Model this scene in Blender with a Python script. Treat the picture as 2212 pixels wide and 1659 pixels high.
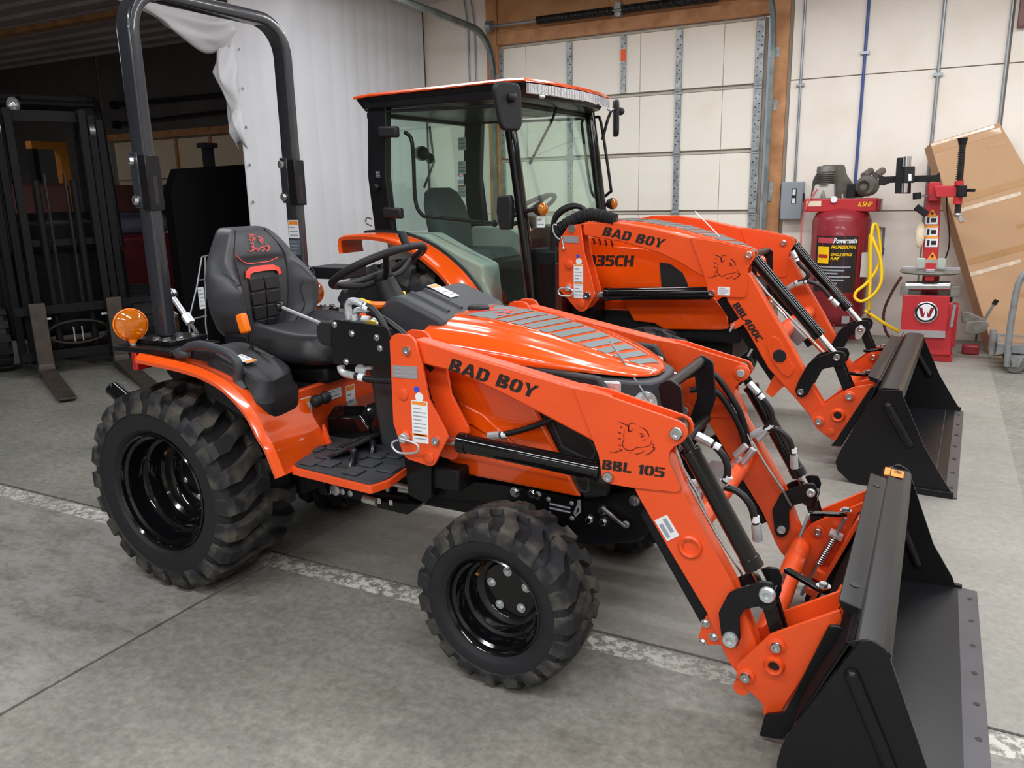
import bpy, bmesh, math, random
from mathutils import Vector, Matrix
random.seed(7)
PI = math.pi
for o in list(bpy.data.objects): bpy.data.objects.remove(o)
SC = bpy.context.scene
COL = SC.collection

# ---------------------------------------------------------------- camera
IW, IH, FPX = 2212.0, 1659.0, 1728.8
YAW, PITCH, ROLL = 0.4876, 0.2367, -0.0223
CAM = Vector((2.2938, -2.2635, 1.3439))
_f0 = Vector((-math.sin(YAW), math.cos(YAW), 0)); _r0 = Vector((math.cos(YAW), math.sin(YAW), 0)); _u0 = Vector((0, 0, 1))
_fw = _f0 * math.cos(PITCH) - _u0 * math.sin(PITCH); _up = _u0 * math.cos(PITCH) + _f0 * math.sin(PITCH)
CR = _r0 * math.cos(ROLL) + _up * math.sin(ROLL); CU = _up * math.cos(ROLL) - _r0 * math.sin(ROLL); CF = _fw
cam = bpy.data.cameras.new('camera'); camo = bpy.data.objects.new('camera', cam); COL.objects.link(camo)
camo.matrix_world = Matrix(((CR.x, CU.x, -CF.x, CAM.x), (CR.y, CU.y, -CF.y, CAM.y), (CR.z, CU.z, -CF.z, CAM.z), (0, 0, 0, 1)))
cam.sensor_fit = 'HORIZONTAL'; cam.sensor_width = 36.0; cam.lens = FPX / IW * 36.0; cam.clip_start = 0.05; cam.clip_end = 200
SC.camera = camo

# ---------------------------------------------------------------- world, lamps, exposure
w = bpy.data.worlds.new('world'); SC.world = w; w.use_nodes = True
w.node_tree.nodes['Background'].inputs[0].default_value = (0.75, 0.85, 1.0, 1)
w.node_tree.nodes['Background'].inputs[1].default_value = 0.25
SC.view_settings.view_transform = 'Standard'; SC.view_settings.look = 'None'
SC.view_settings.gamma = 1.0; SC.view_settings.exposure = 0.47; SC.view_settings.use_curve_mapping = False
CEIL = 3.33
LAMPS = [(-1.0, 0.9, 26), (1.9, 0.9, 44), (4.6, 0.9, 40), (-1.0, 3.6, 30), (1.9, 3.6, 52), (4.6, 3.6, 46), (0.4, -2.2, 46), (3.4, -2.2, 50), (0.4, -4.6, 60), (3.4, -4.6, 60), (-7.4, 0.4, 34)]  # last lamp is unseen, added to brighten the dark left bay
for (lx, ly, le) in LAMPS:
    ld = bpy.data.lights.new('tube_lamp_light', 'AREA'); ld.shape = 'RECTANGLE'; ld.size = 2.3; ld.size_y = 0.22
    ld.energy = le; ld.color = (0.95, 0.97, 1.0)
    lo = bpy.data.objects.new('tube_lamp_light', ld); COL.objects.link(lo); lo.location = (lx, ly, CEIL - 0.165)

# ---------------------------------------------------------------- photo pixel -> place
class Frame:
    "a place on the floor with a heading; pixels are met with planes of that place"
    def __init__(s, ox=0, oy=0, yaw=0):
        s.o = Vector((ox, oy, 0)); s.yaw = yaw; s.R = Matrix.Rotation(-yaw, 3, 'Z')
    def _ray(s, px, py):
        d = CF + CR * ((px - IW / 2) / FPX) - CU * ((py - IH / 2) / FPX)
        return s.R @ (CAM - s.o), s.R @ d
    def pl(s, px, py, ax, v):
        o, d = s._ray(px, py); return o + d * ((v - o[ax]) / d[ax])
    def y(s, px, py, v): return s.pl(px, py, 1, v)
    def x(s, px, py, v): return s.pl(px, py, 0, v)
    def z(s, px, py, v): return s.pl(px, py, 2, v)
    def prof(s, pts, v): return [(q.x, q.z) for q in (s.y(p[0], p[1], v) for p in pts)]
W0 = Frame()

# ---------------------------------------------------------------- materials
def lin(c):
    c = c / 255.0
    return c / 12.92 if c <= 0.04045 else ((c + 0.055) / 1.055) ** 2.4
def rgb(r, g, b): return (lin(r), lin(g), lin(b), 1)
MATS = {}
def mat(name, col, rough=0.5, metal=0.0, coat=0.0, var=0.08, vscale=6.0, bump=0.0, bscale=60.0, col2=None, spec=0.5, trans=0.0, ior=1.45, emit=0.0, thr=(0.35, 0.65)):
    if name in MATS: return MATS[name]
    m = bpy.data.materials.new(name); m.use_nodes = True; nt = m.node_tree; b = nt.nodes['Principled BSDF']
    N = nt.nodes.new; L = nt.links.new
    tc = N('ShaderNodeTexCoord'); nz = N('ShaderNodeTexNoise'); nz.inputs['Scale'].default_value = vscale; nz.inputs['Detail'].default_value = 5
    L(tc.outputs['Object'], nz.inputs['Vector'])
    rp = N('ShaderNodeValToRGB'); rp.color_ramp.elements[0].position = thr[0]; rp.color_ramp.elements[1].position = thr[1]
    c2 = col2 if col2 else tuple(min(1, c * (1 + var)) for c in col[:3]) + (1,)
    c1 = col if col2 else tuple(c * (1 - var) for c in col[:3]) + (1,)
    rp.color_ramp.elements[0].color = c1; rp.color_ramp.elements[1].color = c2
    L(nz.outputs['Fac'], rp.inputs['Fac']); L(rp.outputs['Color'], b.inputs['Base Color'])
    mr = N('ShaderNodeMapRange'); mr.inputs['To Min'].default_value = max(0.02, rough * 0.85); mr.inputs['To Max'].default_value = min(1, rough * 1.15)
    L(nz.outputs['Fac'], mr.inputs['Value']); L(mr.outputs['Result'], b.inputs['Roughness'])
    b.inputs['Metallic'].default_value = metal; b.inputs['Coat Weight'].default_value = coat; b.inputs['Coat Roughness'].default_value = 0.05
    b.inputs['Specular IOR Level'].default_value = spec; b.inputs['IOR'].default_value = ior
    if trans: b.inputs['Transmission Weight'].default_value = trans
    if emit:
        b.inputs['Emission Strength'].default_value = emit; L(rp.outputs['Color'], b.inputs['Emission Color'])
    if bump:
        n2 = N('ShaderNodeTexNoise'); n2.inputs['Scale'].default_value = bscale; n2.inputs['Detail'].default_value = 4; L(tc.outputs['Object'], n2.inputs['Vector'])
        bp = N('ShaderNodeBump'); bp.inputs['Strength'].default_value = bump; bp.inputs['Distance'].default_value = 0.004
        L(n2.outputs['Fac'], bp.inputs['Height']); L(bp.outputs['Normal'], b.inputs['Normal'])
    MATS[name] = m; return m
def glass_mat(name, tint, refl=0.12):
    m = bpy.data.materials.new(name); m.use_nodes = True; nt = m.node_tree; nt.nodes.clear(); N = nt.nodes.new; L = nt.links.new
    out = N('ShaderNodeOutputMaterial'); tr = N('ShaderNodeBsdfTransparent'); gl = N('ShaderNodeBsdfGlossy'); mx = N('ShaderNodeMixShader'); lw = N('ShaderNodeLayerWeight')
    tr.inputs[0].default_value = tint; gl.inputs['Roughness'].default_value = 0.03; gl.inputs[0].default_value = (0.9, 1, 0.95, 1); lw.inputs[0].default_value = 0.5; pw = N('ShaderNodeMath'); pw.operation = 'POWER'; pw.inputs[1].default_value = 4.0; ma = N('ShaderNodeMath'); ma.operation = 'MULTIPLY_ADD'; ma.inputs[1].default_value = 0.7; ma.inputs[2].default_value = refl * 0.3
    L(lw.outputs['Facing'], pw.inputs[0]); L(pw.outputs[0], ma.inputs[0]); L(ma.outputs[0], mx.inputs[0]); L(tr.outputs[0], mx.inputs[1]); L(gl.outputs[0], mx.inputs[2]); L(mx.outputs[0], out.inputs[0])
    MATS[name] = m; return m
ORANGE = mat('orange_powder_coat', rgb(228, 80, 30), 0.33, coat=0.25, var=0.03, bump=0.05, bscale=220)
HOODO = mat('orange_gloss_paint', rgb(236, 82, 10), 0.2, coat=1.0, var=0.02)
BLACKG = mat('black_gloss_paint', rgb(11, 11, 13), 0.09, coat=0.35, var=0.1, spec=0.4)
FLATB = mat('flat_black_antiglare', rgb(14, 14, 16), 0.8, var=0.1, spec=0.12)  # only for the added sheet that hides reflections on the bucket back
BLACKS = mat('black_satin_paint', rgb(20, 20, 23), 0.32, coat=0.08, var=0.1, bump=0.03, bscale=200, spec=0.3)
BLACKM = mat('black_matte_steel', rgb(24, 24, 27), 0.5, var=0.12, spec=0.3)
ROPSM = mat('dark_slate_paint', rgb(40, 42, 48), 0.25, coat=0.5, var=0.05)
PLAST = mat('charcoal_textured_plastic', rgb(52, 54, 58), 0.5, var=0.05, bump=0.12, bscale=380)
PLASTD = mat('black_textured_plastic', rgb(32, 32, 35), 0.5, var=0.06, bump=0.1, bscale=380, spec=0.35)
RUBBER = mat('tyre_rubber', rgb(30, 31, 34), 0.6, var=0.1, vscale=9, bump=0.06, bscale=80, spec=0.35)
TREAD = mat('tyre_tread_rubber', rgb(36, 37, 40), 0.66, vscale=14, bump=0.12, bscale=60, col2=rgb(86, 82, 73), thr=(0.46, 0.72), spec=0.35)
VINYL = mat('charcoal_vinyl', rgb(54, 55, 59), 0.42, var=0.08, bump=0.08, bscale=420)
VINYLD = mat('black_vinyl', rgb(30, 30, 33), 0.45, var=0.08, bump=0.08, bscale=420)
CHROME = mat('bright_zinc', rgb(205, 207, 210), 0.22, metal=1.0, var=0.08, vscale=30)
STEEL = mat('grey_galvanised_steel', rgb(150, 155, 160), 0.42, metal=0.8, var=0.12, vscale=12)
ZINCW = mat('pale_zinc_fitting', rgb(200, 205, 208), 0.35, metal=0.6, var=0.1, vscale=40)
HOSE = mat('black_rubber_hose', rgb(24, 24, 26), 0.42, var=0.1, vscale=40)
AMBER = mat('amber_lens', rgb(255, 140, 8), 0.1, coat=1.0, var=0.12, vscale=40, trans=0.6)
AMBERK = mat('orange_plastic', rgb(250, 120, 20), 0.4, var=0.03)
YELLOW = mat('yellow_plastic', rgb(250, 200, 10), 0.4, var=0.03)
WHITE = mat('white_sticker', rgb(228, 230, 234), 0.4, var=0.02)
STOR = mat('orange_sticker_header', rgb(232, 140, 50), 0.4, var=0.03)
STTX = mat('grey_sticker_print', rgb(150, 155, 165), 0.5, var=0.05)
STBL = mat('blue_sticker', rgb(30, 80, 210), 0.4, var=0.04)
INK = mat('black_print', rgb(30, 26, 26), 0.5, var=0.05)
DARKRED = mat('dark_red_cutout', rgb(96, 20, 14), 0.6, var=0.05)
ALUP = mat('grey_metal_nameplate', rgb(170, 165, 168), 0.4, metal=0.5, var=0.04)
REDV = mat('red_vinyl_accent', rgb(235, 62, 44), 0.45, var=0.03)
STRIPE = mat('grey_hood_decal', rgb(104, 112, 112), 0.45, var=0.03)
GLASS = glass_mat('green_tinted_glass', (0.89, 0.955, 0.925, 1), 0.16)
LENS = mat('clear_lamp_lens', rgb(225, 230, 235), 0.08, metal=0.6, coat=1.0, var=0.25, vscale=90)
BRASS = mat('brass', rgb(190, 140, 80), 0.35, metal=0.9)

# ---------------------------------------------------------------- mesh helpers
def smooth_path(pts, n=8):
    pts = [Vector(p) for p in pts]
    if len(pts) < 3: return pts
    out = []
    for i in range(len(pts) - 1):
        p0 = pts[max(i - 1, 0)]; p1 = pts[i]; p2 = pts[i + 1]; p3 = pts[min(i + 2, len(pts) - 1)]
        for k in range(n):
            t = k / n
            out.append(0.5 * ((2 * p1) + (p2 - p0) * t + (2 * p0 - 5 * p1 + 4 * p2 - p3) * t * t + (3 * p1 - p0 - 3 * p2 + p3) * t ** 3))
    out.append(pts[-1]); return out
def rounded(pts, r, n=4):
    "round the corners of a closed 2D outline"
    out = []; N = len(pts)
    for i in range(N):
        p = Vector(pts[i][:2]); a = Vector(pts[i - 1][:2]); b = Vector(pts[(i + 1) % N][:2])
        rr = pts[i][2] if len(pts[i]) > 2 else r
        da = a - p; db = b - p; la = da.length; lb = db.length
        if rr <= 0 or la < 1e-6 or lb < 1e-6: out.append((p.x, p.y)); continue
        d = min(rr, la * 0.45, lb * 0.45); p1 = p + da * (d / la); p2 = p + db * (d / lb)
        for k in range(n + 1):
            t = k / n; q = p1 * (1 - t) ** 2 + p * 2 * t * (1 - t) + p2 * t * t; out.append((q.x, q.y))
    return out
class MB:
    def __init__(s): s.v = []; s.f = []; s.mi = []; s.cur = 0
    def use(s, i): s.cur = i; return s
    def add(s, vs, fs):
        b = len(s.v); s.v += [tuple(x) for x in vs]
        for f in fs: s.f.append([b + i for i in f]); s.mi.append(s.cur)
        return s
    def box(s, x0, x1, y0, y1, z0, z1):
        v = [(x, y, z) for z in (z0, z1) for y in (y0, y1) for x in (x0, x1)]
        return s.add(v, [(0, 2, 3, 1), (4, 5, 7, 6), (0, 1, 5, 4), (2, 6, 7, 3), (0, 4, 6, 2), (1, 3, 7, 5)])
    def obox(s, c, u, v, w, hu, hv, hw):
        c = Vector(c); u = Vector(u).normalized() * hu; v = Vector(v).normalized() * hv; w = Vector(w).normalized() * hw
        vs = [c + u * a + v * b + w * d for d in (-1, 1) for b in (-1, 1) for a in (-1, 1)]
        return s.add(vs, [(0, 2, 3, 1), (4, 5, 7, 6), (0, 1, 5, 4), (2, 6, 7, 3), (0, 4, 6, 2), (1, 3, 7, 5)])
    def plate(s, pts, y0, y1):
        "outline in x,z pushed out from y0 to y1"
        return s.prism(pts, (0, 0, 0), (1, 0, 0), (0, 0, 1), (0, 1, 0), y0, y1)
    def prism(s, pts, o, u, v, w, a, b):
        o = Vector(o); u = Vector(u); v = Vector(v); w = Vector(w); n = len(pts)
        vs = [o + u * p[0] + v * p[1] + w * a for p in pts] + [o + u * p[0] + v * p[1] + w * b for p in pts]
        fs = [tuple(range(n)), tuple(range(2 * n - 1, n - 1, -1))] + [(i, i + n, (i + 1) % n + n, (i + 1) % n) for i in range(n)]
        return s.add(vs, fs)
    def tube(s, path, r, seg=12, caps=True, sm=0, closed=False):
        if sm: path = smooth_path(path, sm)
        path = [Vector(p) for p in path]; n = len(path)
        rs = r if isinstance(r, (list, tuple)) else None
        rad = lambda i: r if rs is None else rs[min(len(rs) - 1, int(round(i * (len(rs) - 1) / max(1, n - 1))))]
        T = []
        for i in range(n):
            a = path[i - 1] if (i > 0 or closed) else path[i]; b = path[(i + 1) % n] if (i < n - 1 or closed) else path[i]
            T.append((b - a).normalized())
        u = T[0].orthogonal().normalized(); vs = []
        for i in range(n):
            if i: 
                u = u - T[i] * u.dot(T[i])
                u = u.normalized() if u.length > 1e-6 else T[i].orthogonal().normalized()
            w_ = T[i].cross(u)
            for k in range(seg):
                a = 2 * PI * k / seg; vs.append(path[i] + (u * math.cos(a) + w_ * math.sin(a)) * rad(i))
        fs = []
        for i in range(n if closed else n - 1):
            j = (i + 1) % n
            for k in range(seg): fs.append((i * seg + k, i * seg + (k + 1) % seg, j * seg + (k + 1) % seg, j * seg + k))
        if caps and not closed: fs += [tuple(range(seg - 1, -1, -1)), tuple((n - 1) * seg + k for k in range(seg))]
        return s.add(vs, fs)
    def cyl(s, a, b, r, seg=20, r2=None): return s.tube([a, b], [r, r if r2 is None else r2], seg)
    def lathe(s, prof, o, ax, seg=48, a0=0.0, a1=None, ref=None):
        "profile (radius, height) turned about the axis ax through o"
        o = Vector(o); ax = Vector(ax).normalized(); u = Vector(ref) if ref else ax.orthogonal().normalized(); w_ = ax.cross(u); n = len(prof)
        full = a1 is None; m = seg if full else seg + 1; vs = []
        for k in range(m):
            a = 2 * PI * k / seg if full else a0 + (a1 - a0) * k / seg; d = u * math.cos(a) + w_ * math.sin(a)
            for (r, h) in prof: vs.append(o + d * r + ax * h)
        fs = []
        for k in range(seg):
            j = (k + 1) % m if full else k + 1
            for i in range(n - 1):
                if prof[i][0] < 1e-7 and prof[i + 1][0] < 1e-7: continue
                fs.append((k * n + i, j * n + i, j * n + i + 1, k * n + i + 1))
        return s.add(vs, fs)
    def ball(s, c, r, sc=(1, 1, 1), seg=20, rings=12):
        c = Vector(c); vs = []; fs = []
        for i in range(rings + 1):
            t = PI * i / rings
            for k in range(seg):
                a = 2 * PI * k / seg; vs.append(c + Vector((math.sin(t) * math.cos(a) * sc[0], math.sin(t) * math.sin(a) * sc[1], math.cos(t) * sc[2])) * r)
        for i in range(rings):
            for k in range(seg): fs.append((i * seg + k, (i + 1) * seg + k, (i + 1) * seg + (k + 1) % seg, i * seg + (k + 1) % seg))
        return s.add(vs, fs)
    def loft(s, rings, caps=True, closed=True):
        n = len(rings[0]); vs = [p for r in rings for p in r]; fs = []
        for i in range(len(rings) - 1):
            for k in range(n if closed else n - 1):
                j = (k + 1) % n; fs.append((i * n + k, i * n + j, (i + 1) * n + j, (i + 1) * n + k))
        if caps: fs += [tuple(range(n - 1, -1, -1)), tuple((len(rings) - 1) * n + k for k in range(n))]
        return s.add(vs, fs)
    def ribbon(s, pts, wd, nrm, off=0.0):
        "flat stroke on a surface; wd one width or a list"
        pts = [Vector(p) for p in pts]; nrm = Vector(nrm).normalized(); n = len(pts); vs = []
        for i in range(n):
            t = (pts[min(i + 1, n - 1)] - pts[max(i - 1, 0)]).normalized(); sd = nrm.cross(t)
            w_ = wd if not isinstance(wd, (list, tuple)) else wd[min(len(wd) - 1, int(round(i * (len(wd) - 1) / max(1, n - 1))))]
            vs += [pts[i] + sd * w_ / 2 + nrm * off, pts[i] - sd * w_ / 2 + nrm * off]
        return s.add(vs, [(2 * i, 2 * i + 1, 2 * i + 3, 2 * i + 2) for i in range(n - 1)])
    def poly3(s, pts): return s.add(pts, [tuple(range(len(pts)))])
    def mirror_y(s):
        "a copy of what was collected, mirrored in y"
        m = MB(); m.v = [(x, -y, z) for (x, y, z) in s.v]; m.f = [list(reversed(f)) for f in s.f]; m.mi = list(s.mi); return m
    def build(s, name, mats, parent=None, bevel=0.0, angle=35, seg=2, sub=0, flat=False):
        me = bpy.data.meshes.new(name); me.from_pydata([tuple(p) for p in s.v], [], s.f)
        if not isinstance(mats, (list, tuple)): mats = [mats]
        for m in mats: me.materials.append(m)
        if len(mats) > 1: me.polygons.foreach_set('material_index', s.mi)
        bm = bmesh.new(); bm.from_mesh(me); bmesh.ops.remove_doubles(bm, verts=bm.verts, dist=1e-6); bmesh.ops.recalc_face_normals(bm, faces=bm.faces); bm.to_mesh(me); bm.free()
        if not flat:
            me.polygons.foreach_set('use_smooth', [True] * len(me.polygons)); me.set_sharp_from_angle(angle=math.radians(angle))
        o = bpy.data.objects.new(name, me); COL.objects.link(o)
        if parent is not None: o.parent = parent
        if bevel:
            b = o.modifiers.new('edge', 'BEVEL'); b.width = bevel; b.segments = seg; b.limit_method = 'ANGLE'; b.angle_limit = math.radians(40)
        if sub:
            b = o.modifiers.new('sub', 'SUBSURF'); b.levels = sub; b.render_levels = sub
        return o
def tag(o, label, cat, group=None):
    o['label'] = label; o['category'] = cat
    if group: o['group'] = group
    return o
def thing(name, label, cat, loc=(0, 0, 0), rz=0, group=None):
    o = bpy.data.objects.new(name, None); COL.objects.link(o); o.location = loc; o.rotation_euler = (0, 0, rz); o.empty_display_size = 0.1
    return tag(o, label, cat, group)
def struct(o): o['kind'] = 'structure'; return o
def plab(o, label): o['label'] = label; return o
def dup(o, parent=None, loc=None, rot=None):
    c = o.copy(); COL.objects.link(c); c.parent = parent if parent is not None else o.parent
    if loc is not None: c.location = loc
    if rot is not None: c.rotation_euler = rot
    return c
# ------------------------------------------------------- lettering: stencil capitals
_Ol = [(.32, 0), (.17, 0), (0, .2), (0, .8), (.17, 1), (.32, 1), (.32, .84), (.22, .74), (.22, .26), (.32, .16)]
_Or = [(.72 - a, b) for a, b in _Ol]
_bar = [(0, 0), (.22, 0), (.22, 1), (0, 1)]
GLY = {
 'B': (.74, [_bar, [(.29, .53), (.55, .53), (.69, .63), (.69, .9), (.58, 1), (.29, 1), (.29, .83), (.44, .83), (.44, .69), (.29, .69)], [(.29, 0), (.6, 0), (.73, .12), (.73, .38), (.6, .48), (.29, .48), (.29, .33), (.47, .33), (.47, .16), (.29, .16)]]),
 'A': (.9, [[(0, 0), (.22, 0), (.42, .66), (.42, 1), (.33, 1)], [(.48, 1), (.48, .66), (.66, 0), (.9, 0), (.58, 1)], [(.33, .17), (.56, .17), (.51, .33), (.38, .33)]]),
 'D': (.74, [_bar, [(.29, 0), (.55, 0), (.74, .2), (.74, .8), (.55, 1), (.29, 1), (.29, .83), (.44, .83), (.51, .75), (.51, .25), (.44, .17), (.29, .17)]]),
 'O': (.72, [_Ol, _Or]), '0': (.72, [_Ol, _Or]),
 'Y': (.84, [[(.28, 0), (.51, 0), (.51, .5), (.28, .5)], [(0, 1), (.22, 1), (.38, .62), (.38, .54), (.27, .54)], [(.44, .62), (.62, 1), (.84, 1), (.53, .54), (.44, .54)]]),
 'L': (.62, [_bar, [(.29, 0), (.62, 0), (.62, .16), (.29, .16)]]),
 '1': (.36, [[(.13, 0), (.36, 0), (.36, 1), (.2, 1), (0, .85), (0, .74), (.13, .78)]]),
 '5': (.7, [[(0, .48), (.2, .48), (.2, 1), (0, 1)], [(.27, .84), (.68, .84), (.68, 1), (.27, 1)], [(.27, .62), (.56, .62), (.7, .5), (.7, .14), (.56, 0), (.36, 0), (.36, .16), (.48, .2), (.48, .44), (.27, .46)], [(0, 0), (.29, 0), (.29, .15), (0, .15)]]),
 '3': (.68, [[(0, .85), (.3, .85), (.3, 1), (0, 1)], [(.08, .44), (.32, .44), (.32, .58), (.08, .58)], [(0, 0), (.3, 0), (.3, .15), (0, .15)], [(.38, .54), (.6, .54), (.68, .64), (.68, .9), (.58, 1), (.38, 1)], [(.38, 0), (.58, 0), (.7, .12), (.7, .38), (.6, .48), (.38, .48)]]),
 'C': (.68, [_Ol, [(.4, .85), (.68, .85), (.68, 1), (.4, 1)], [(.4, 0), (.68, 0), (.68, .15), (.4, .15)]]),
 'H': (.74, [_bar, [(a + .52, b) for a, b in _bar], [(.28, .42), (.46, .42), (.46, .58), (.28, .58)]]),
 '4': (.72, [[(.42, 0), (.64, 0), (.64, 1), (.42, 1)], [(0, .25), (.36, .25), (.36, .4), (.2, .4), (.36, .72), (.36, 1), (.3, 1), (0, .42)]]),
 'W': (1.0, [[(0, 1), (.2, 1), (.34, .3), (.46, .8), (.36, 0), (.22, 0)], [(.54, .8), (.66, .3), (.8, 1), (1, 1), (.78, 0), (.64, 0)]]),
}
def fatten(pg, d):
    "grow a letter piece outward by d"
    ar = sum(pg[i - 1][0] * pg[i][1] - pg[i][0] * pg[i - 1][1] for i in range(len(pg))); sg = 1 if ar > 0 else -1; out = []; n = len(pg)
    for i in range(n):
        p = Vector(pg[i]); a = (p - Vector(pg[i - 1])).normalized(); b = (Vector(pg[(i + 1) % n]) - p).normalized()
        na = Vector((a.y, -a.x)) * sg; nb = Vector((b.y, -b.x)) * sg; m_ = na + nb; k = m_.length_squared / 2
        q = p + m_ * (d / max(k, .5)); out.append((q.x, q.y))
    return out
def stencil(mb, text, o, u, v, h, shear=0.0, gap=.12, width=None, lift=0.0):
    "flat stencil capitals; o = lower left, u/v = unit directions"
    o = Vector(o); u = Vector(u).normalized(); v = Vector(v).normalized(); n = u.cross(v)
    tot = sum((GLY[c][0] if c != ' ' else .35) + gap for c in text) - gap
    k = (width / (tot * h)) if width else 1.0; x = 0
    for c in text:
        if c == ' ': x += .35 + gap; continue
        for pg in GLY[c][1]:
            mb.poly3([o + u * ((x + a) * k * h + shear * b * h) + v * (b * h) + n * lift for a, b in fatten(pg, .021)])
        x += GLY[c][0] + gap
    return mb
def fontmesh(name, text, o, u, v, h, m, parent=None, shear=0.0, bold=0.0, width=None, lift=0.0008):
    cu = bpy.data.curves.new(name, 'FONT'); cu.body = text; cu.size = 1.0; cu.shear = shear; cu.offset = bold; cu.resolution_u = 2
    t = bpy.data.objects.new(name, cu); COL.objects.link(t); dg = bpy.context.evaluated_depsgraph_get(); me = bpy.data.meshes.new_from_object(t.evaluated_get(dg))
    bpy.data.objects.remove(t); bpy.data.curves.remove(cu)
    xs = [p.co.x for p in me.vertices] or [0, 1]; w0 = max(xs) - min(xs); hh = h / 0.7; k = (width / (w0 * hh)) if width else 1.0
    o = Vector(o); u = Vector(u).normalized(); v = Vector(v).normalized(); n = u.cross(v); x0 = min(xs)
    for p in me.vertices:
        q = o + u * ((p.co.x - x0) * k * hh) + v * (p.co.y * hh) + n * lift; p.co = q
    me.materials.clear(); me.materials.append(m); ob = bpy.data.objects.new(name, me); COL.objects.link(ob)
    if parent is not None: ob.parent = parent
    return ob
def sticker(name, parent, o, u, v, wd, ht, head=0.0, lines=0, mats=None, t=0.0012, body=None, foot=0.0):
    "a printed label lying on a surface: o = lower left corner"
    o = Vector(o); u = Vector(u).normalized(); v = Vector(v).normalized(); n = u.cross(v); mb = MB()
    mb.prism(rounded([(0, 0), (wd, 0), (wd, ht), (0, ht)], min(wd, ht) * .06, 2), o, u, v, n, 0, t)
    q = lambda a, b, lf: o + u * a + v * b + n * (t + lf)
    def rect(a0, a1, b0, b1, lf=0.0003): mb.poly3([q(a0, b0, lf), q(a1, b0, lf), q(a1, b1, lf), q(a0, b1, lf)])
    m = wd * .05
    if head: mb.use(1); rect(m, wd - m, ht * (1 - head), ht - m)
    if foot: mb.use(1); rect(m, wd - m, ht * foot, ht * (foot + .06))
    if lines:
        mb.use(2); top = ht * (1 - head) - ht * .05; step = (top - ht * .05) / lines
        for i in range(lines):
            y = top - step * (i + .3); rect(wd * .1, wd * (.88 if i % 3 else .6), y - step * .28, y)
    return mb.build(name, [body or WHITE, STOR, STTX], parent, flat=True)
def hexbolt(mb, c, ax, r, h, washer=True):
    c = Vector(c); ax = Vector(ax).normalized()
    if washer: mb.lathe([(0, h * .3), (r * 1.5, h * .3), (r * 1.5, 0)], c, ax, 16)
    mb.lathe([(0, h), (r * .8, h), (r, h * .85), (r, 0)], c, ax, 6)
def pin(mb, c, ax, r, h):
    "round pin head with a socket"
    mb.lathe([(0, h * .45), (r * .42, h * .45), (r * .48, h), (r * .85, h), (r, h * .7), (r, 0)], c, ax, 24)
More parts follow.
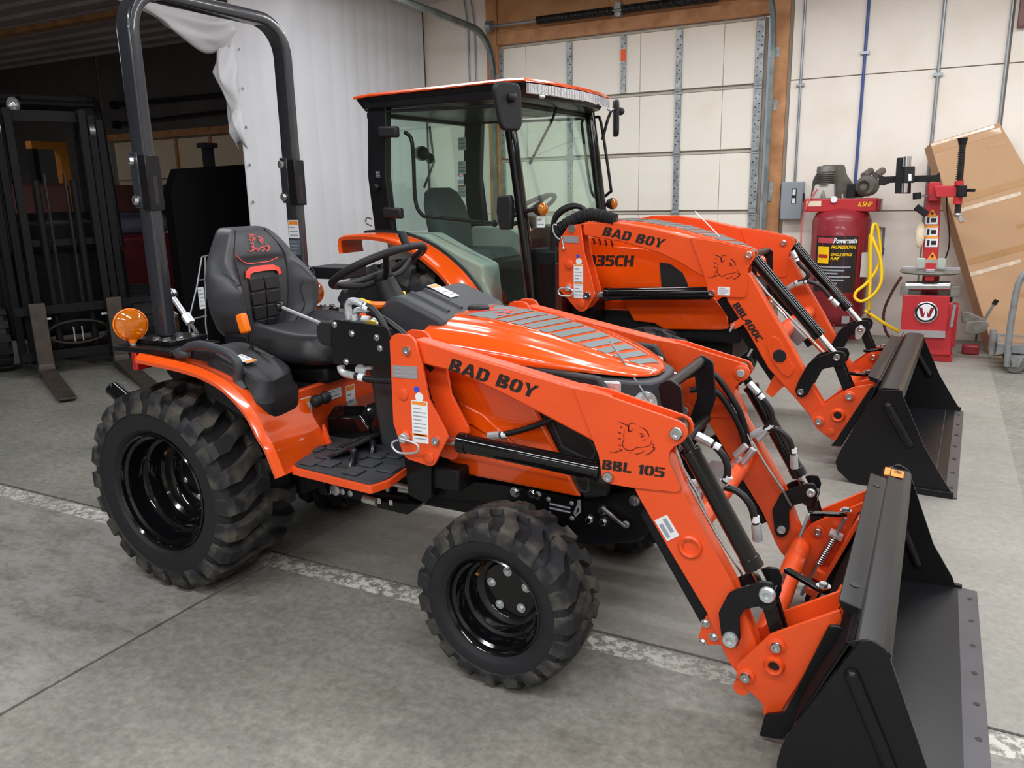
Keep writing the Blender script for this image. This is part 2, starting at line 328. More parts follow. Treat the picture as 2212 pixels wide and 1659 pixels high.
# ================================================================ the room
WY = 5.6
def concrete():
    m = bpy.data.materials.new('worn_concrete'); m.use_nodes = True; nt = m.node_tree; b = nt.nodes['Principled BSDF']; N = nt.nodes.new; L = nt.links.new
    geo = N('ShaderNodeNewGeometry'); sep = N('ShaderNodeSeparateXYZ'); L(geo.outputs['Position'], sep.inputs[0])
    def noise(sc, det=6, rough=0.6, stretch=None):
        n = N('ShaderNodeTexNoise'); n.inputs['Scale'].default_value = sc; n.inputs['Detail'].default_value = det; n.inputs['Roughness'].default_value = rough
        if stretch:
            mp = N('ShaderNodeMapping'); mp.inputs['Scale'].default_value = stretch; L(geo.outputs['Position'], mp.inputs[0]); L(mp.outputs[0], n.inputs['Vector'])
        else: L(geo.outputs['Position'], n.inputs['Vector'])
        return n.outputs['Fac']
    def ramp(f, stops):
        r = N('ShaderNodeValToRGB'); e = r.color_ramp.elements
        while len(e) < len(stops): e.new(0.5)
        for i, (p, c) in enumerate(stops): e[i].position = p; e[i].color = c
        L(f, r.inputs['Fac']); return r.outputs['Color']
    def mix(f, a, c, mode='MIX'):
        x = N('ShaderNodeMix'); x.data_type = 'RGBA'; x.blend_type = mode
        if isinstance(f, float): x.inputs[0].default_value = f
        else: L(f, x.inputs[0])
        for s, q in ((6, a), (7, c)):
            if isinstance(q, tuple): x.inputs[s].default_value = q
            else: L(q, x.inputs[s])
        return x.outputs[2]
    def math_(op, a, c=None):
        x = N('ShaderNodeMath'); x.operation = op; x.use_clamp = False
        for s, q in ((0, a), (1, c)):
            if q is None: continue
            if isinstance(q, (int, float)): x.inputs[s].default_value = q
            else: L(q, x.inputs[s])
        return x.outputs[0]
    base = ramp(noise(1.6, 8, 0.62), [(0.3, rgb(118, 119, 112)), (0.5, rgb(135, 134, 126)), (0.72, rgb(148, 144, 137))])
    fine = ramp(noise(38, 8, 0.7), [(0.3, (0.64, 0.64, 0.64, 1)), (0.7, (1.16, 1.16, 1.15, 1))])
    col = mix(1.0, base, fine, 'MULTIPLY')
    # brown stains and worn patches
    st = ramp(noise(2.4, 7, 0.7, (1, 2.2, 1)), [(0.56, (0, 0, 0, 1)), (0.72, (1, 1, 1, 1))])
    col = mix(math_('MULTIPLY', st, 0.45), col, rgb(92, 87, 79))
    st2 = ramp(noise(9, 6, 0.72, (1, 2.6, 1)), [(0.58, (0, 0, 0, 1)), (0.66, (1, 1, 1, 1))])
    col = mix(math_('MULTIPLY', st2, 0.35), col, rgb(102, 97, 90))
    md = ramp(noise(13, 7, 0.75, (1, 1.7, 1)), [(0.36, (0.80, 0.79, 0.77, 1)), (0.64, (1.1, 1.1, 1.1, 1))])
    col = mix(0.8, col, md, 'MULTIPLY')
    sp = ramp(noise(26, 3, 0.5), [(0.71, (0, 0, 0, 1)), (0.75, (1, 1, 1, 1))])
    col = mix(math_('MULTIPLY', sp, 0.5), col, rgb(74, 72, 69))
    # scuffed paler sealing on one bay of slab
    lx = math_('LESS_THAN', sep.outputs['X'], 0.166); ly = math_('LESS_THAN', sep.outputs['Y'], -0.16)
    pm = math_('MULTIPLY', lx, ly); pn = ramp(noise(5.5, 7, 0.7, (0.8, 1.6, 1)), [(0.42, (0, 0, 0, 1)), (0.55, (1, 1, 1, 1))])
    col = mix(math_('MULTIPLY', math_('MULTIPLY', pm, pn), 0.7), col, rgb(150, 147, 143))
    pn2 = ramp(noise(22, 8, 0.78, (0.8, 1.5, 1)), [(0.5, (0, 0, 0, 1)), (0.58, (1, 1, 1, 1))])
    col = mix(math_('MULTIPLY', math_('MULTIPLY', pm, pn2), 0.4), col, rgb(104, 97, 88))
    # paler concrete right of the tractors
    rx = math_('MULTIPLY', math_('LESS_THAN', sep.outputs['X'], 2.72), math_('MULTIPLY', math_('GREATER_THAN', sep.outputs['X'], 0.167), math_('GREATER_THAN', sep.outputs['Y'], -0.157)))
    col = mix(math_('MULTIPLY', rx, 0.30), col, rgb(166, 160, 153))
    # worn white line along the joint
    y = sep.outputs['Y']; band = math_('MULTIPLY', math_('GREATER_THAN', y, -0.262), math_('LESS_THAN', y, -0.172))
    chip = ramp(noise(30, 8, 0.75), [(0.47, (0, 0, 0, 1)), (0.53, (1, 1, 1, 1))])
    big = ramp(noise(1.3, 3, 0.5, (1, 0.2, 1)), [(0.35, (0.25, 0.25, 0.25, 1)), (0.6, (1, 1, 1, 1))])
    wm = math_('MULTIPLY', math_('MULTIPLY', band, chip), math_('MULTIPLY', big, 0.95))
    col = mix(wm, col, rgb(216, 214, 205))
    L(col, b.inputs['Base Color'])
    L(ramp(noise(3, 6), [(0.3, (0.42,) * 3 + (1,)), (0.7, (0.62,) * 3 + (1,))]), b.inputs['Roughness'])
    bp = N('ShaderNodeBump'); bp.inputs['Strength'].default_value = 0.25; bp.inputs['Distance'].default_value = 0.003; L(noise(45, 8, 0.7), bp.inputs['Height']); L(bp.outputs['Normal'], b.inputs['Normal'])
    return m
CONC = concrete()
JOINT = mat('dark_joint_filler', rgb(58, 50, 44), 0.8, var=0.2, vscale=30)
floor = struct(MB().box(-12, 7, -6.5, 5.8, -0.12, -0.006).build('floor', JOINT))
JX = [-12, -4.6, 0.167, 7]; JY = [-6.5, -3.2, -0.157, 5.8]
g = 0.006
for i in range(3):
    for j in range(3):
        MB().box(JX[i] + g, JX[i + 1] - g, JY[j] + g, JY[j + 1] - g, -0.02, 0.0).build('concrete_slab', CONC, floor)
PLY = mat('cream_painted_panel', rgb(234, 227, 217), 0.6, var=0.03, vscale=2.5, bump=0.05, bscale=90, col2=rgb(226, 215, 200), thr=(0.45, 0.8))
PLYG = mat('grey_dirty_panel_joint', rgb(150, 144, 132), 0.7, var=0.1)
DARKW = mat('dark_wall_panel', rgb(92, 84, 86), 0.7, var=0.12, vscale=3)  # one even dark tone for the left bay walls
WOOD = mat('rough_pine', rgb(198, 146, 102), 0.65, vscale=7, bump=0.15, bscale=50, col2=rgb(158, 108, 70), thr=(0.35, 0.75))
PLYW = mat('plywood_sheet', rgb(206, 156, 110), 0.65, vscale=4, bump=0.1, bscale=40, col2=rgb(182, 128, 84))
# back wall: backing with openings left and right of the big door, panels on it
DX0, DX1, DZ1 = -1.95, 0.80, 2.81
wall = struct(MB().box(-12, -8.3, WY + .02, WY + .2, 0, 3.4).box(-5.65, DX0 - .06, WY + .02, WY + .2, 0, 3.4).box(DX1 + .06, 7, WY + .02, WY + .2, 0, 3.4).box(DX0 - .06, DX1 + .06, WY + .02, WY + .2, DZ1 + .06, 3.4).box(-8.3, -5.65, WY + .02, WY + .2, 2.2, 3.4).build('wall_back', PLYG))
seams = [1.012, 2.165, 2.665, 3.9, 5.1, 7.0]
xs = [(1.0, 1.59), (1.6, 2.168), (2.178, 2.655), (2.665, 3.85), (3.86, 5.1), (5.11, 6.99)]
gp = 0.005
for (a, b_) in [(1.0, 2.166), (2.176, 2.655), (2.665, 3.87), (3.88, 5.09), (5.1, 6.99), (-2.87, -2.02)]:
    for (z0, z1) in [(0.0, 1.098), (1.106, 2.243), (2.251, 3.4)]:
        MB().box(a + gp / 2, b_ - gp / 2, WY, WY + .025, z0, z1).build('wall_panel', PLY, wall, bevel=.002, seg=1)
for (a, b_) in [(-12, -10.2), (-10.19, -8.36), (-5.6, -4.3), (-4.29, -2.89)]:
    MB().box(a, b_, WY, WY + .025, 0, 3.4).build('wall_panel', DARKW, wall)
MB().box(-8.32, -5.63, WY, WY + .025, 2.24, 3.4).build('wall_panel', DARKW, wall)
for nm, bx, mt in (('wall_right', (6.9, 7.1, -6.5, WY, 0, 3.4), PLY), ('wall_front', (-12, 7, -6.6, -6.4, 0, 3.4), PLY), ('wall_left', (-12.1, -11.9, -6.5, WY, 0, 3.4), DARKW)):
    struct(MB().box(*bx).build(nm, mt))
# ribbed metal ceiling, ribs run along the back wall
CE = mat('dark_ribbed_metal', rgb(176, 165, 168), 0.55, var=0.1, vscale=2)
CE2 = mat('pale_ribbed_metal', rgb(176, 172, 168), 0.55, var=0.05, vscale=2)
def ribbed(x0, x1, y0, y1, nm, mt, pitch=0.3):
    pr = []; y = y0
    while y < y1:
        pr += [(y, 0), (y + pitch * .55, 0), (y + pitch * .62, -.035), (y + pitch * .93, -.035)]; y += pitch
    pr = [(a, CEIL + b) for a, b in pr if a <= y1]
    m = MB(); n = len(pr); m.add([(x0, a, z) for a, z in pr] + [(x1, a, z) for a, z in pr], [(i, i + 1, n + i + 1, n + i) for i in range(n - 1)])
    m.box(x0, x1, y0, y1, CEIL + .02, CEIL + .06); return struct(m.build(nm, mt))
ribbed(-12, -2.9, -6.5, WY + .1, 'ceiling_left_bay', CE, 0.33)
ribbed(-2.9, 7, -6.5, WY + .1, 'ceiling', CE2)
MB().box(-9.5, -3.0, 2.2, 2.32, CEIL - .09, CEIL - .036).build('purlin', WOOD, bpy.data.objects['ceiling_left_bay'])
MB().box(-9.5, -3.0, 3.9, 4.02, CEIL - .09, CEIL - .036).build('purlin', WOOD, bpy.data.objects['ceiling_left_bay'])
for i, (lx, ly, le) in enumerate(LAMPS):
    t = thing('tube_light', 'white tube light fitting under the ribbed ceiling', 'ceiling light', (lx, ly, CEIL - .16), 0, 'tube lights over the tractors')  # the added left bay lamp gets a fitting too
    m = MB().plate([(-1.2, .01), (1.2, .01), (1.2, .05), (-1.2, .05)], -.12, .12); m.build('housing', mat('white_enamel', rgb(235, 235, 232), .4), t, bevel=.008)
    for hx_ in (-.9, .9): MB().cyl((hx_, 0, .04), (hx_, 0, .15), .006, 8).build('hanger', STEEL, t)
# ---- sectional door
GALV = mat('galvanised_strut', rgb(178, 184, 186), 0.45, metal=0.55, vscale=18, col2=rgb(140, 148, 152))
DOORP = mat('cream_door_panel', rgb(244, 238, 226), 0.55, var=0.02, vscale=2, col2=rgb(236, 224, 202), thr=(0.55, 0.85))
DOORR = mat('grey_door_rail', rgb(188, 182, 168), 0.6, var=0.08)
door = struct(MB().box(DX0 - .05, DX1 - .03, WY + .09, WY + .11, 0.0, DZ1).build('door_1', DOORR))
zr = [0.0, 0.535, 1.102, 1.663, 2.234, DZ1]
struts = [-1.16, -0.59, -0.03]
cuts = [DX0 - .04, -1.66, -1.16, -.42, -.03, .385, DX1 - .045]
for k in range(5):
    for j in range(6):
        MB().box(cuts[j] + .002, cuts[j + 1] - .002, WY + .055, WY + .09, zr[k] + .02, zr[k + 1] - .02).build('door_panel', DOORP, door, bevel=.003, seg=1)
    MB().box(DX0 - .04, DX1 - .045, WY + .05, WY + .092, zr[k + 1] - .018, zr[k + 1] + .004).build('section_rail', DOORR, door, bevel=.003, seg=1)
def strut(x, z0, z1, wd, nm='door_strut'):
    m = MB().box(x - wd / 2, x + wd / 2, WY + .028, WY + .056, z0, z1); z = z0 + .05
    o = m.build(nm, GALV, door, bevel=.003, seg=1); h = MB()
    while z < z1 - .02:
        h.cyl((x - wd * .22, WY + .0275, z), (x - wd * .22, WY + .029, z), .007, 8); h.cyl((x + wd * .22, WY + .0275, z + .03), (x + wd * .22, WY + .029, z + .03), .007, 8); z += .075
    h.build('punched_holes', INK, o)['kind'] = 'stuff'; return o
for k in range(5):
    for x in (-1.16, -.03): strut(x, zr[k] + .03, zr[k + 1] - .03, .055)
    strut(.715, zr[k] + .03, zr[k + 1] - .03, .075, 'end_stile'); strut(-1.95, zr[k] + .03, zr[k + 1] - .03, .065, 'end_stile')
s_ = strut(-.585, zr[4] + .02, zr[5] - .02, .05)
MB().box(-.61, -.56, WY + .024, WY + .028, 2.55, 2.66).build('orange_tape', mat('orange_tape', rgb(240, 96, 40), .5), s_)
for z in zr[1:5]:
    for x in (-1.16, -.03, .715):
        MB().box(x - .035, x + .035, WY + .02, WY + .05, z - .03, z + .03).cyl((x - .03, WY + .02, z), (x + .03, WY + .02, z), .012, 10).build('hinge', GALV, door)
# timber around the door
tr = struct(MB().box(DX1 + .02, DX1 + .17, WY - .02, WY + .08, 0, 3.4).build('trim_1', WOOD, bevel=.004))
for z_ in (2.0, 1.28): MB().box(DX1 + .06, DX1 + .10, WY - .024, WY - .018, z_, z_ + .09).build('mending_plate', GALV, tr)
tl = struct(MB().box(DX0 - .13, DX0 - .01, WY - .02, WY + .08, 0, 3.4).build('trim_2', WOOD, bevel=.004))
th = struct(MB().box(DX0 - .005, DX1 + .015, WY - .02, WY + .08, DZ1 + .01, DZ1 + .13).build('trim_3', WOOD, bevel=.004))
tp = struct(MB().box(DX0 - .005, DX1 + .015, WY + .01, WY + .06, DZ1 + .135, 3.4).build('trim_4', PLYW))
struct(MB().box(-.72, -.60, WY - .02, WY + .01, DZ1 + .135, 3.4).build('trim_5', WOOD, bevel=.004))
# spring shaft over the door
sp = thing('door_spring_shaft', 'dark coil spring shaft across the timber header of the cream door', 'door spring', (-.6, WY - .1, 2.99))
MB().cyl((-1.45, 0, 0), (1.38, 0, 0), .014, 12).build('shaft', STEEL, sp)
def coil(x0, x1, r, w_, n): return MB().tube([(x0 + (x1 - x0) * i / (n * 12), r * math.cos(2 * PI * i / 12), r * math.sin(2 * PI * i / 12)) for i in range(n * 12 + 1)], w_, 6)
GREASE = mat('greasy_dark_steel', rgb(48, 47, 46), .4, metal=.5, var=.15, vscale=20)
coil(-.85, -.05, .033, .0075, 56).build('coil_spring', GREASE, sp); coil(.05, .95, .033, .0075, 62).build('coil_spring', GREASE, sp)
MB().box(-.03, .03, .0, .08, -.05, .07).build('centre_bracket', GALV, sp)
for s in (-1, 1): MB().lathe([(.0, 0), (.06, 0), (.055, .02), (.05, .05), (.06, .06), (0, .06)], (s * 1.36 + (-.06 if s < 0 else 0), 0, 0), (1, 0, 0), 24).build('cable_drum', STEEL, sp)
# roller tracks
TRK = mat('grey_track_steel', rgb(140, 148, 146), .4, metal=.5, vscale=9, col2=rgb(112, 122, 120))
def track(nm, x, lab):
    path = [(x, WY - .04, 0.0), (x, WY - .04, 2.45), (x, WY - .055, 2.60), (x, WY - .13, 2.78), (x, WY - .30, 2.90), (x, WY - .5, 2.93), (x, 3.2, 3.0), (x, 1.6, 3.04)]
    p = smooth_path(path[1:6], 6); p = [Vector(path[0])] + p + [Vector(path[6]), Vector(path[7])]
    m = MB(); rings = []
    for i, q in enumerate(p):
        t = (p[min(i + 1, len(p) - 1)] - p[max(i - 1, 0)]).normalized(); n = Vector((1, 0, 0)).cross(t).normalized(); u = Vector((1, 0, 0))
        rings.append([q + u * a + n * b for a, b in ((-.02, -.03), (.02, -.03), (.02, -.024), (-.012, -.024), (-.012, .024), (.02, .024), (.02, .03), (-.02, .03))])
    t = thing(nm, lab, 'door track', (0, 0, 0)); m.loft(rings).build('rail', TRK, t)
    MB().box(x - .03, x + .03, 1.58, 1.62, 3.02, CEIL - .03).build('hanger', GALV, t); MB().box(x - .02, x + .02, 3.2, 3.24, 3.02, CEIL - .03).build('hanger', GALV, t)
    MB().box(x - .04, x + .05, WY - .03, WY + .0, 2.45, 2.53).build('bracket', GALV, t); MB().box(x - .04, x + .05, WY - .03, WY + .0, 1.2, 1.28).build('bracket', GALV, t)
    return t
track('door_track', -2.02 + .03, 'curved grey roller track from the timber jamb beside the white curtain')
track('door_track', .845, 'grey roller track up the door edge beside the electrical box')
# conduits on the wall
def pipe(nm, lab, pts, r, m, cat='conduit', straps=(), holders=False):
    t = thing(nm, lab, cat, (0, 0, 0)); MB().tube(pts, r, 10).build('tube', m, t)
    if holders:
        for q in (pts[0], pts[-1]): MB().box(q[0] - .03, q[0] + .03, q[1] - .02, WY, q[2] - .05, q[2] + .05).build('wall_bracket', GREASE, t)
    for (x, z) in straps: MB().box(x - .035, x + .035, WY - 2 * r - .004, WY, z - .012, z + .012).build('strap', STEEL, t)
    return t
pipe('metal_conduit', 'bare metal conduit running down into the grey electrical box', [(1.09, WY - .012, 1.37), (1.09, WY - .012, CEIL - .04)], .011, STEEL, straps=[(1.09, 2.2)])
BLUEP = mat('blue_painted_pipe', rgb(64, 84, 142), .45, var=.08)
pipe('air_pipe', 'blue painted air pipe on the wall above the compressor', [(1.60, WY - .014, 1.30), (1.60, WY - .014, CEIL - .04)], .013, BLUEP, 'pipe', straps=[(1.6, 2.42)])
pipe('metal_conduit', 'bare metal conduit on the panel seam above the tyre changer', [(2.17, WY - .016, .9), (2.17, WY - .016, CEIL - .04)], .014, STEEL, straps=[(2.17, 2.2)])
pipe('metal_conduit', 'bare metal conduit on the wall behind the leaning carton', [(2.645, WY - .013, .2), (2.645, WY - .013, CEIL - .04)], .012, STEEL)
for x, l in ((-2.30, 'left'), (-2.22, 'right')):
    pipe('metal_conduit', 'thin bare metal conduit on the cream wall between curtain and jamb', [(x, WY - .01, .9), (x, WY - .01, 3.05), (x - .02, WY - .04, CEIL - .03)], .009, STEEL)['group'] = 'pair of thin conduits by the curtain'
# ---- electrical box
eb = thing('electrical_box', 'grey metal electrical disconnect box mounted beside the timber jamb', 'electrical box', (1.085, WY - .06, 1.205))
EBX = mat('grey_enamel', rgb(142, 150, 158), .45, var=.04)
MB().box(-.095, .095, -.05, .055, -.17, .165).build('enclosure', EBX, eb, bevel=.006)
MB().box(-.09, .09, -.056, -.05, -.165, .16).build('door_cover', EBX, eb, bevel=.003)
MB().box(.0, .042, -.058, -.0562, -.03, .105).build('switch_plate', INK, eb)
MB().box(.008, .034, -.064, -.058, .045, .095).box(.008, .034, -.061, -.058, -.025, .02).build('switch_handle', WHITE, eb)
MB().box(.096, .104, -.02, .02, -.02, .06).build('side_lever', BLACKM, eb)
ns = thing('wall_notice', 'small white notice with red ring on the cream wall seen through the cab', 'notice', (-2.46, WY, 1.50))
MB().box(-.06, .06, -.004, 0, -.10, .10).build('sheet', WHITE, ns); MB().lathe([(.028, .0055), (.037, .0055)], (0, 0, .045), (0, -1, 0), 24).build('red_ring', REDV, ns); MB().obox((0, -.0055, .045), (1, 0, 1), (1, 0, -1), (0, 1, 0), .03, .004, .0004).build('red_bar', REDV, ns); MB().box(-.04, .04, -.0055, -.0045, -.07, -.02).build('print', STTX, ns)
jb = thing('junction_box', 'small brownish junction box high on the wall above the leaning carton', 'junction box', (2.725, WY - .04, 2.62)); MB().box(-.035, .035, -.035, .04, -.12, .22).build('enclosure', mat('brown_enamel', rgb(120, 84, 82), .5), jb, bevel=.005); MB().box(-.03, .03, -.039, -.035, -.11, .21).build('cover', mat('brown_enamel', rgb(120, 84, 82), .5), jb, bevel=.002)
# ---- left bay door far behind
DIMP = mat('tan_door_panel', rgb(226, 206, 178), .6, var=.05, vscale=2)
d2 = struct(MB().box(-8.28, -5.67, WY + .1, WY + .12, 0, 2.2).build('door_2', DOORR))
for k in range(4):
    for j in range(4):
        MB().box(-8.26 + j * .645 + .012, -8.26 + (j + 1) * .645 - .012, WY + .06, WY + .1, k * .535 + .015, (k + 1) * .535 - .012).build('door_panel', DIMP, d2)
for j in (1, 2, 3): MB().box(-8.26 + j * .645 - .02, -8.26 + j * .645 + .02, WY + .03, WY + .06, 0, 2.14).build('door_strut', WOOD, d2)
struct(MB().box(-8.3, -5.6, WY - .02, WY + .03, 2.15, 2.24).build('trim_6', WOOD))
struct(MB().box(-5.67, -5.56, WY - .02, WY + .03, 0, 2.24).build('trim_7', WOOD))
pipe('spring_bar', 'dark torsion bar above the far bay door behind the roll bar', [(-8.0, WY - .08, 2.62), (-5.2, WY - .08, 2.60)], .03, GREASE, 'bar', holders=True)
pipe('spring_bar', 'thin dark rod below the torsion bar over the far bay door', [(-8.0, WY - .08, 2.36), (-5.4, WY - .08, 2.42)], .022, GREASE, 'bar', holders=True)
# ---- curtain
TARP = mat('white_tarpaulin', rgb(214, 216, 221), .5, var=.02, vscale=3, bump=.03, bscale=300)
CX = -2.88
random.seed(3)
def curtain():
    m = MB(); ny = 150; nz = 40; y0, y1 = 2.80, 5.56; vs = []
    for k in range(nz + 1):
        z = .02 + (CEIL - .06 - .02) * k / nz
        for i in range(ny + 1):
            s = i / ny; y = y0 + (y1 - y0) * s
            d = .008 * abs(math.sin(s * 44 + 1.3 * math.sin(s * 9))) ** .6 + .006 * math.sin(s * 23 + z * .8) + .02 * math.sin(s * 5 + 1.1 * z)
            d += .05 * math.exp(-((s - .18 - (.09 * (z - 2.2))) / .05) ** 2) * max(0, (z - 1.2) / 2.0)
            vs.append((CX + d, y, z))
    fs = [(k * (ny + 1) + i, k * (ny + 1) + i + 1, (k + 1) * (ny + 1) + i + 1, (k + 1) * (ny + 1) + i) for k in range(nz) for i in range(ny)]
    m.add(vs, fs); t = thing('tarp_curtain', 'white tarpaulin curtain hanging between the bays behind the cab', 'curtain', (0, 0, 0))
    o = m.build('sheet', TARP, t, angle=180); sd = o.modifiers.new('th', 'SOLIDIFY'); sd.thickness = .003
    for k in range(1, 9):
        z = .3 * k + .1; MB().lathe([(.006, 0), (.013, .001), (.013, .003), (.006, .004)], (CX + .05, 2.83, z), (1, 0, 0), 12).build('eyelet', STEEL, t)
    MB().tube([(CX, -1.0, CEIL - .075), (CX, 5.56, CEIL - .075)], .018, 10).build('rail', STEEL, t)
    # gathered end bundled up along the rail
    rings = []; path = smooth_path([(CX, .9, 2.98), (CX + .02, 1.45, 2.84), (CX + .03, 1.95, 2.72), (CX + .02, 2.45, 2.62), (CX + .03, 2.78, 2.66)], 9)
    for i, q in enumerate(path):
        f = i / (len(path) - 1); rr = .10 + .03 * math.sin(f * 9) + (.02 if f > .6 else 0) - (.06 if f > .97 else 0)
        rings.append([q + Vector((math.cos(a) * rr * .8 * (1 + .16 * math.sin(3 * a + 9 * f) + .10 * math.sin(7 * a - 15 * f)), 0, math.sin(a) * rr * (1 + .2 * math.sin(2 * a + 6 * f) + .12 * math.sin(5 * a + 21 * f)))) for a in [2 * PI * k / 40 for k in range(40)]])
    MB().loft(rings).build('gathered_roll', TARP, t, angle=180)
    rings = []
    for i in range(33):
        f = i / 32; z = 2.78 - f * 1.02; wd = [(.02), .13, .17, .12, .15, .17, .13, .08, .10, .10, .02][min(10, int(f * 10.01))]
        fr = f * 10; a = int(min(9, fr)); tb = [.03, .14, .18, .13, .16, .18, .12, .07, .10, .09, .012]; wd = tb[a] * (1 - (fr - a)) + tb[a + 1] * (fr - a)
        cy = 2.80 - wd * .55
        rings.append([Vector((CX + .02 + math.cos(b) * .05 * (1 + .4 * math.sin(3 * b + 14 * f)), cy + math.sin(b) * wd * .62 * (1 + .14 * math.sin(4 * b - 17 * f)), z + .035 * math.sin(b * 2 + 11 * f))) for b in [2 * PI * k / 36 for k in range(36)]])
    MB().loft(rings).build('hanging_fold', TARP, t, angle=180)
curtain()
# ================================================================ shared tractor pieces
_MC = {}
def inst(name, key, fn, mats, parent, loc, ax=(0, -1, 0), roll=0.0, sc=1.0, bevel=0.0):
    "an object that shares its mesh; built along +z, turned to ax"
    if key not in _MC:
        m = MB(); fn(m); o = m.build(name, mats, None, bevel=bevel); _MC[key] = o.data; COL.objects.unlink(o); bpy.data.objects.remove(o)
    o = bpy.data.objects.new(name, _MC[key]); COL.objects.link(o); o.parent = parent; o.location = loc
    o.rotation_mode = 'QUATERNION'; o.rotation_quaternion = Vector(ax).to_track_quat('Z', 'Y') @ Matrix.Rotation(roll, 3, 'Z').to_quaternion(); o.scale = (sc,) * 3
    return o
def bolt(parent, c, ax=(0, -1, 0), r=.010, name='bolt', m=None):
    return inst(name, ('bolt', (m or CHROME).name), lambda b: hexbolt(b, (0, 0, 0), (0, 0, 1), .010, .009), m or CHROME, parent, c, ax, random.random(), r / .010)
def pinhead(parent, c, ax=(0, -1, 0), r=.016, name='pivot_pin', m=None):
    return inst(name, ('pin', (m or CHROME).name), lambda b: pin(b, (0, 0, 0), (0, 0, 1), .016, .012), m or CHROME, parent, c, ax, 0, r / .016)
def boss(parent, c, ax=(0, -1, 0), r=.022, name='weld_boss', m=None, h=.35):
    return inst(name, ('boss', (m or ORANGE).name, h), lambda b: b.lathe([(0, .022 * h), (.017, .022 * h), (.022, .015 * h), (.022, -.002)], (0, 0, 0), (0, 0, 1), 24), m or ORANGE, parent, c, ax, 0, r / .022)
def pair(mb, name, mats, parent, pfar=None, **k):
    a = mb.build(name, mats, parent, **k); b = mb.mirror_y().build(name, mats, pfar or parent, **k); return a, b
def tire_mesh(R, w, rr, n, lug, wide=.5, skew=(.0, .05, .3, .55), reach=-.08, seg=96):
    Rc = R - lug; S = Rc - rr; half = [(rr - .004, .86 * w), (rr + .012, .93 * w), (rr + .02, .985 * w), (rr + .28 * S, 1.02 * w), (rr + .55 * S, 1.02 * w), (rr + .58 * S, 1.045 * w), (rr + .66 * S, 1.04 * w), (rr + .82 * S, .98 * w), (Rc - .03 * S - .006, .88 * w), (Rc - .004, .6 * w), (Rc, 0)]
    prof = [(r, h) for r, h in half] + [(r, -h) for r, h in reversed(half[:-1])]
    m = MB(); m.lathe(prof, (0, 0, 0), (0, -1, 0), seg, ref=(1, 0, 0)); m.use(1)
    rad = lambda h: Rc - .004 * (h / w) ** 2 if abs(h) < .6 * w else Rc - .004 - (.03 * S + .006) * (abs(h) / w - .6) / .28 if abs(h) < .88 * w else 0
    pitch = 2 * PI / n; st = [(1.045 * w, rr + .64 * S, .006, 0), (1.0 * w, rr + .84 * S, lug * .75, 0), (.90 * w, Rc - .010, lug, 1), (.66 * w, Rc - .005, lug, 1), (.34 * w, Rc - .002, lug, 2), (reach * w, Rc, lug, 3)]
    for side in (1, -1):
        for k in range(n):
            th0 = pitch * (k + (.5 if side < 0 else 0)); vs = []
            for i, (h, r, lh, si) in enumerate(st):
                th = th0 + skew[si] * pitch; wd = pitch * wide * (1.12 if i < 2 else 1.0 if i < 4 else .82)
                if i == len(st) - 1: wd = pitch * wide * 1.05
                for (dw, rr_) in ((.64, r - .006), (.5, r + lh), (-.5, r + lh), (-.64, r - .006)):
                    a = th + dw * wd; vs.append((math.cos(a) * rr_, -h * side, math.sin(a) * rr_))
            fs = []
            for i in range(len(st) - 1):
                for q in range(3): fs.append((i * 4 + q, i * 4 + q + 1, i * 4 + q + 5, i * 4 + q + 4))
            e = (len(st) - 1) * 4; fs += [(0, 1, 2, 3), (e + 3, e + 2, e + 1, e)]
            m.add(vs, fs)
    return m
def wheel(name, parent, c, far, tm, rimprof, nb, rb, dh, key, valve=.6, label=None):
    "tyre mesh with its rim and nuts; outer face looks to -y"
    if ('tire', key) not in _MC:
        o = tm().build(name, [RUBBER, TREAD], None, angle=28); _MC[('tire', key)] = o.data; bpy.data.objects.remove(o)
        o = MB().lathe(rimprof, (0, 0, 0), (0, -1, 0), 64, ref=(1, 0, 0)).build('rim', BLACKG, None, angle=32); _MC[('rim', key)] = o.data; bpy.data.objects.remove(o)
    t = bpy.data.objects.new(name, _MC[('tire', key)]); COL.objects.link(t); t.parent = parent; t.location = c; t.rotation_euler = (0, 0, PI if far else 0)
    if label: t['label'] = label
    r = bpy.data.objects.new('rim', _MC[('rim', key)]); COL.objects.link(r); r.parent = t
    for k in range(nb):
        a = 2 * PI * (k + .3) / nb; bolt(t, (math.cos(a) * rb, -dh, math.sin(a) * rb), (0, -1, 0), .011 if key[0] == 'r' else .009, 'wheel_nut', ZINCW)
    MB().cyl((math.cos(2.3) * rb * 1.75, -dh - .03, math.sin(2.3) * rb * 1.75), (math.cos(2.3) * rb * 1.6, -dh - .07, math.sin(2.3) * rb * 1.6), .005, 8).build('valve_stem', BRASS, t)
    return t
def bar(mb, a, b, wd, th, n):
    "rectangular bar from a to b, th thick along n"
    a = Vector(a); b = Vector(b); t = (b - a); n = Vector(n); s = t.cross(n).normalized(); return mb.obox((a + b) / 2, t, s, n, t.length / 2, wd / 2, th / 2)
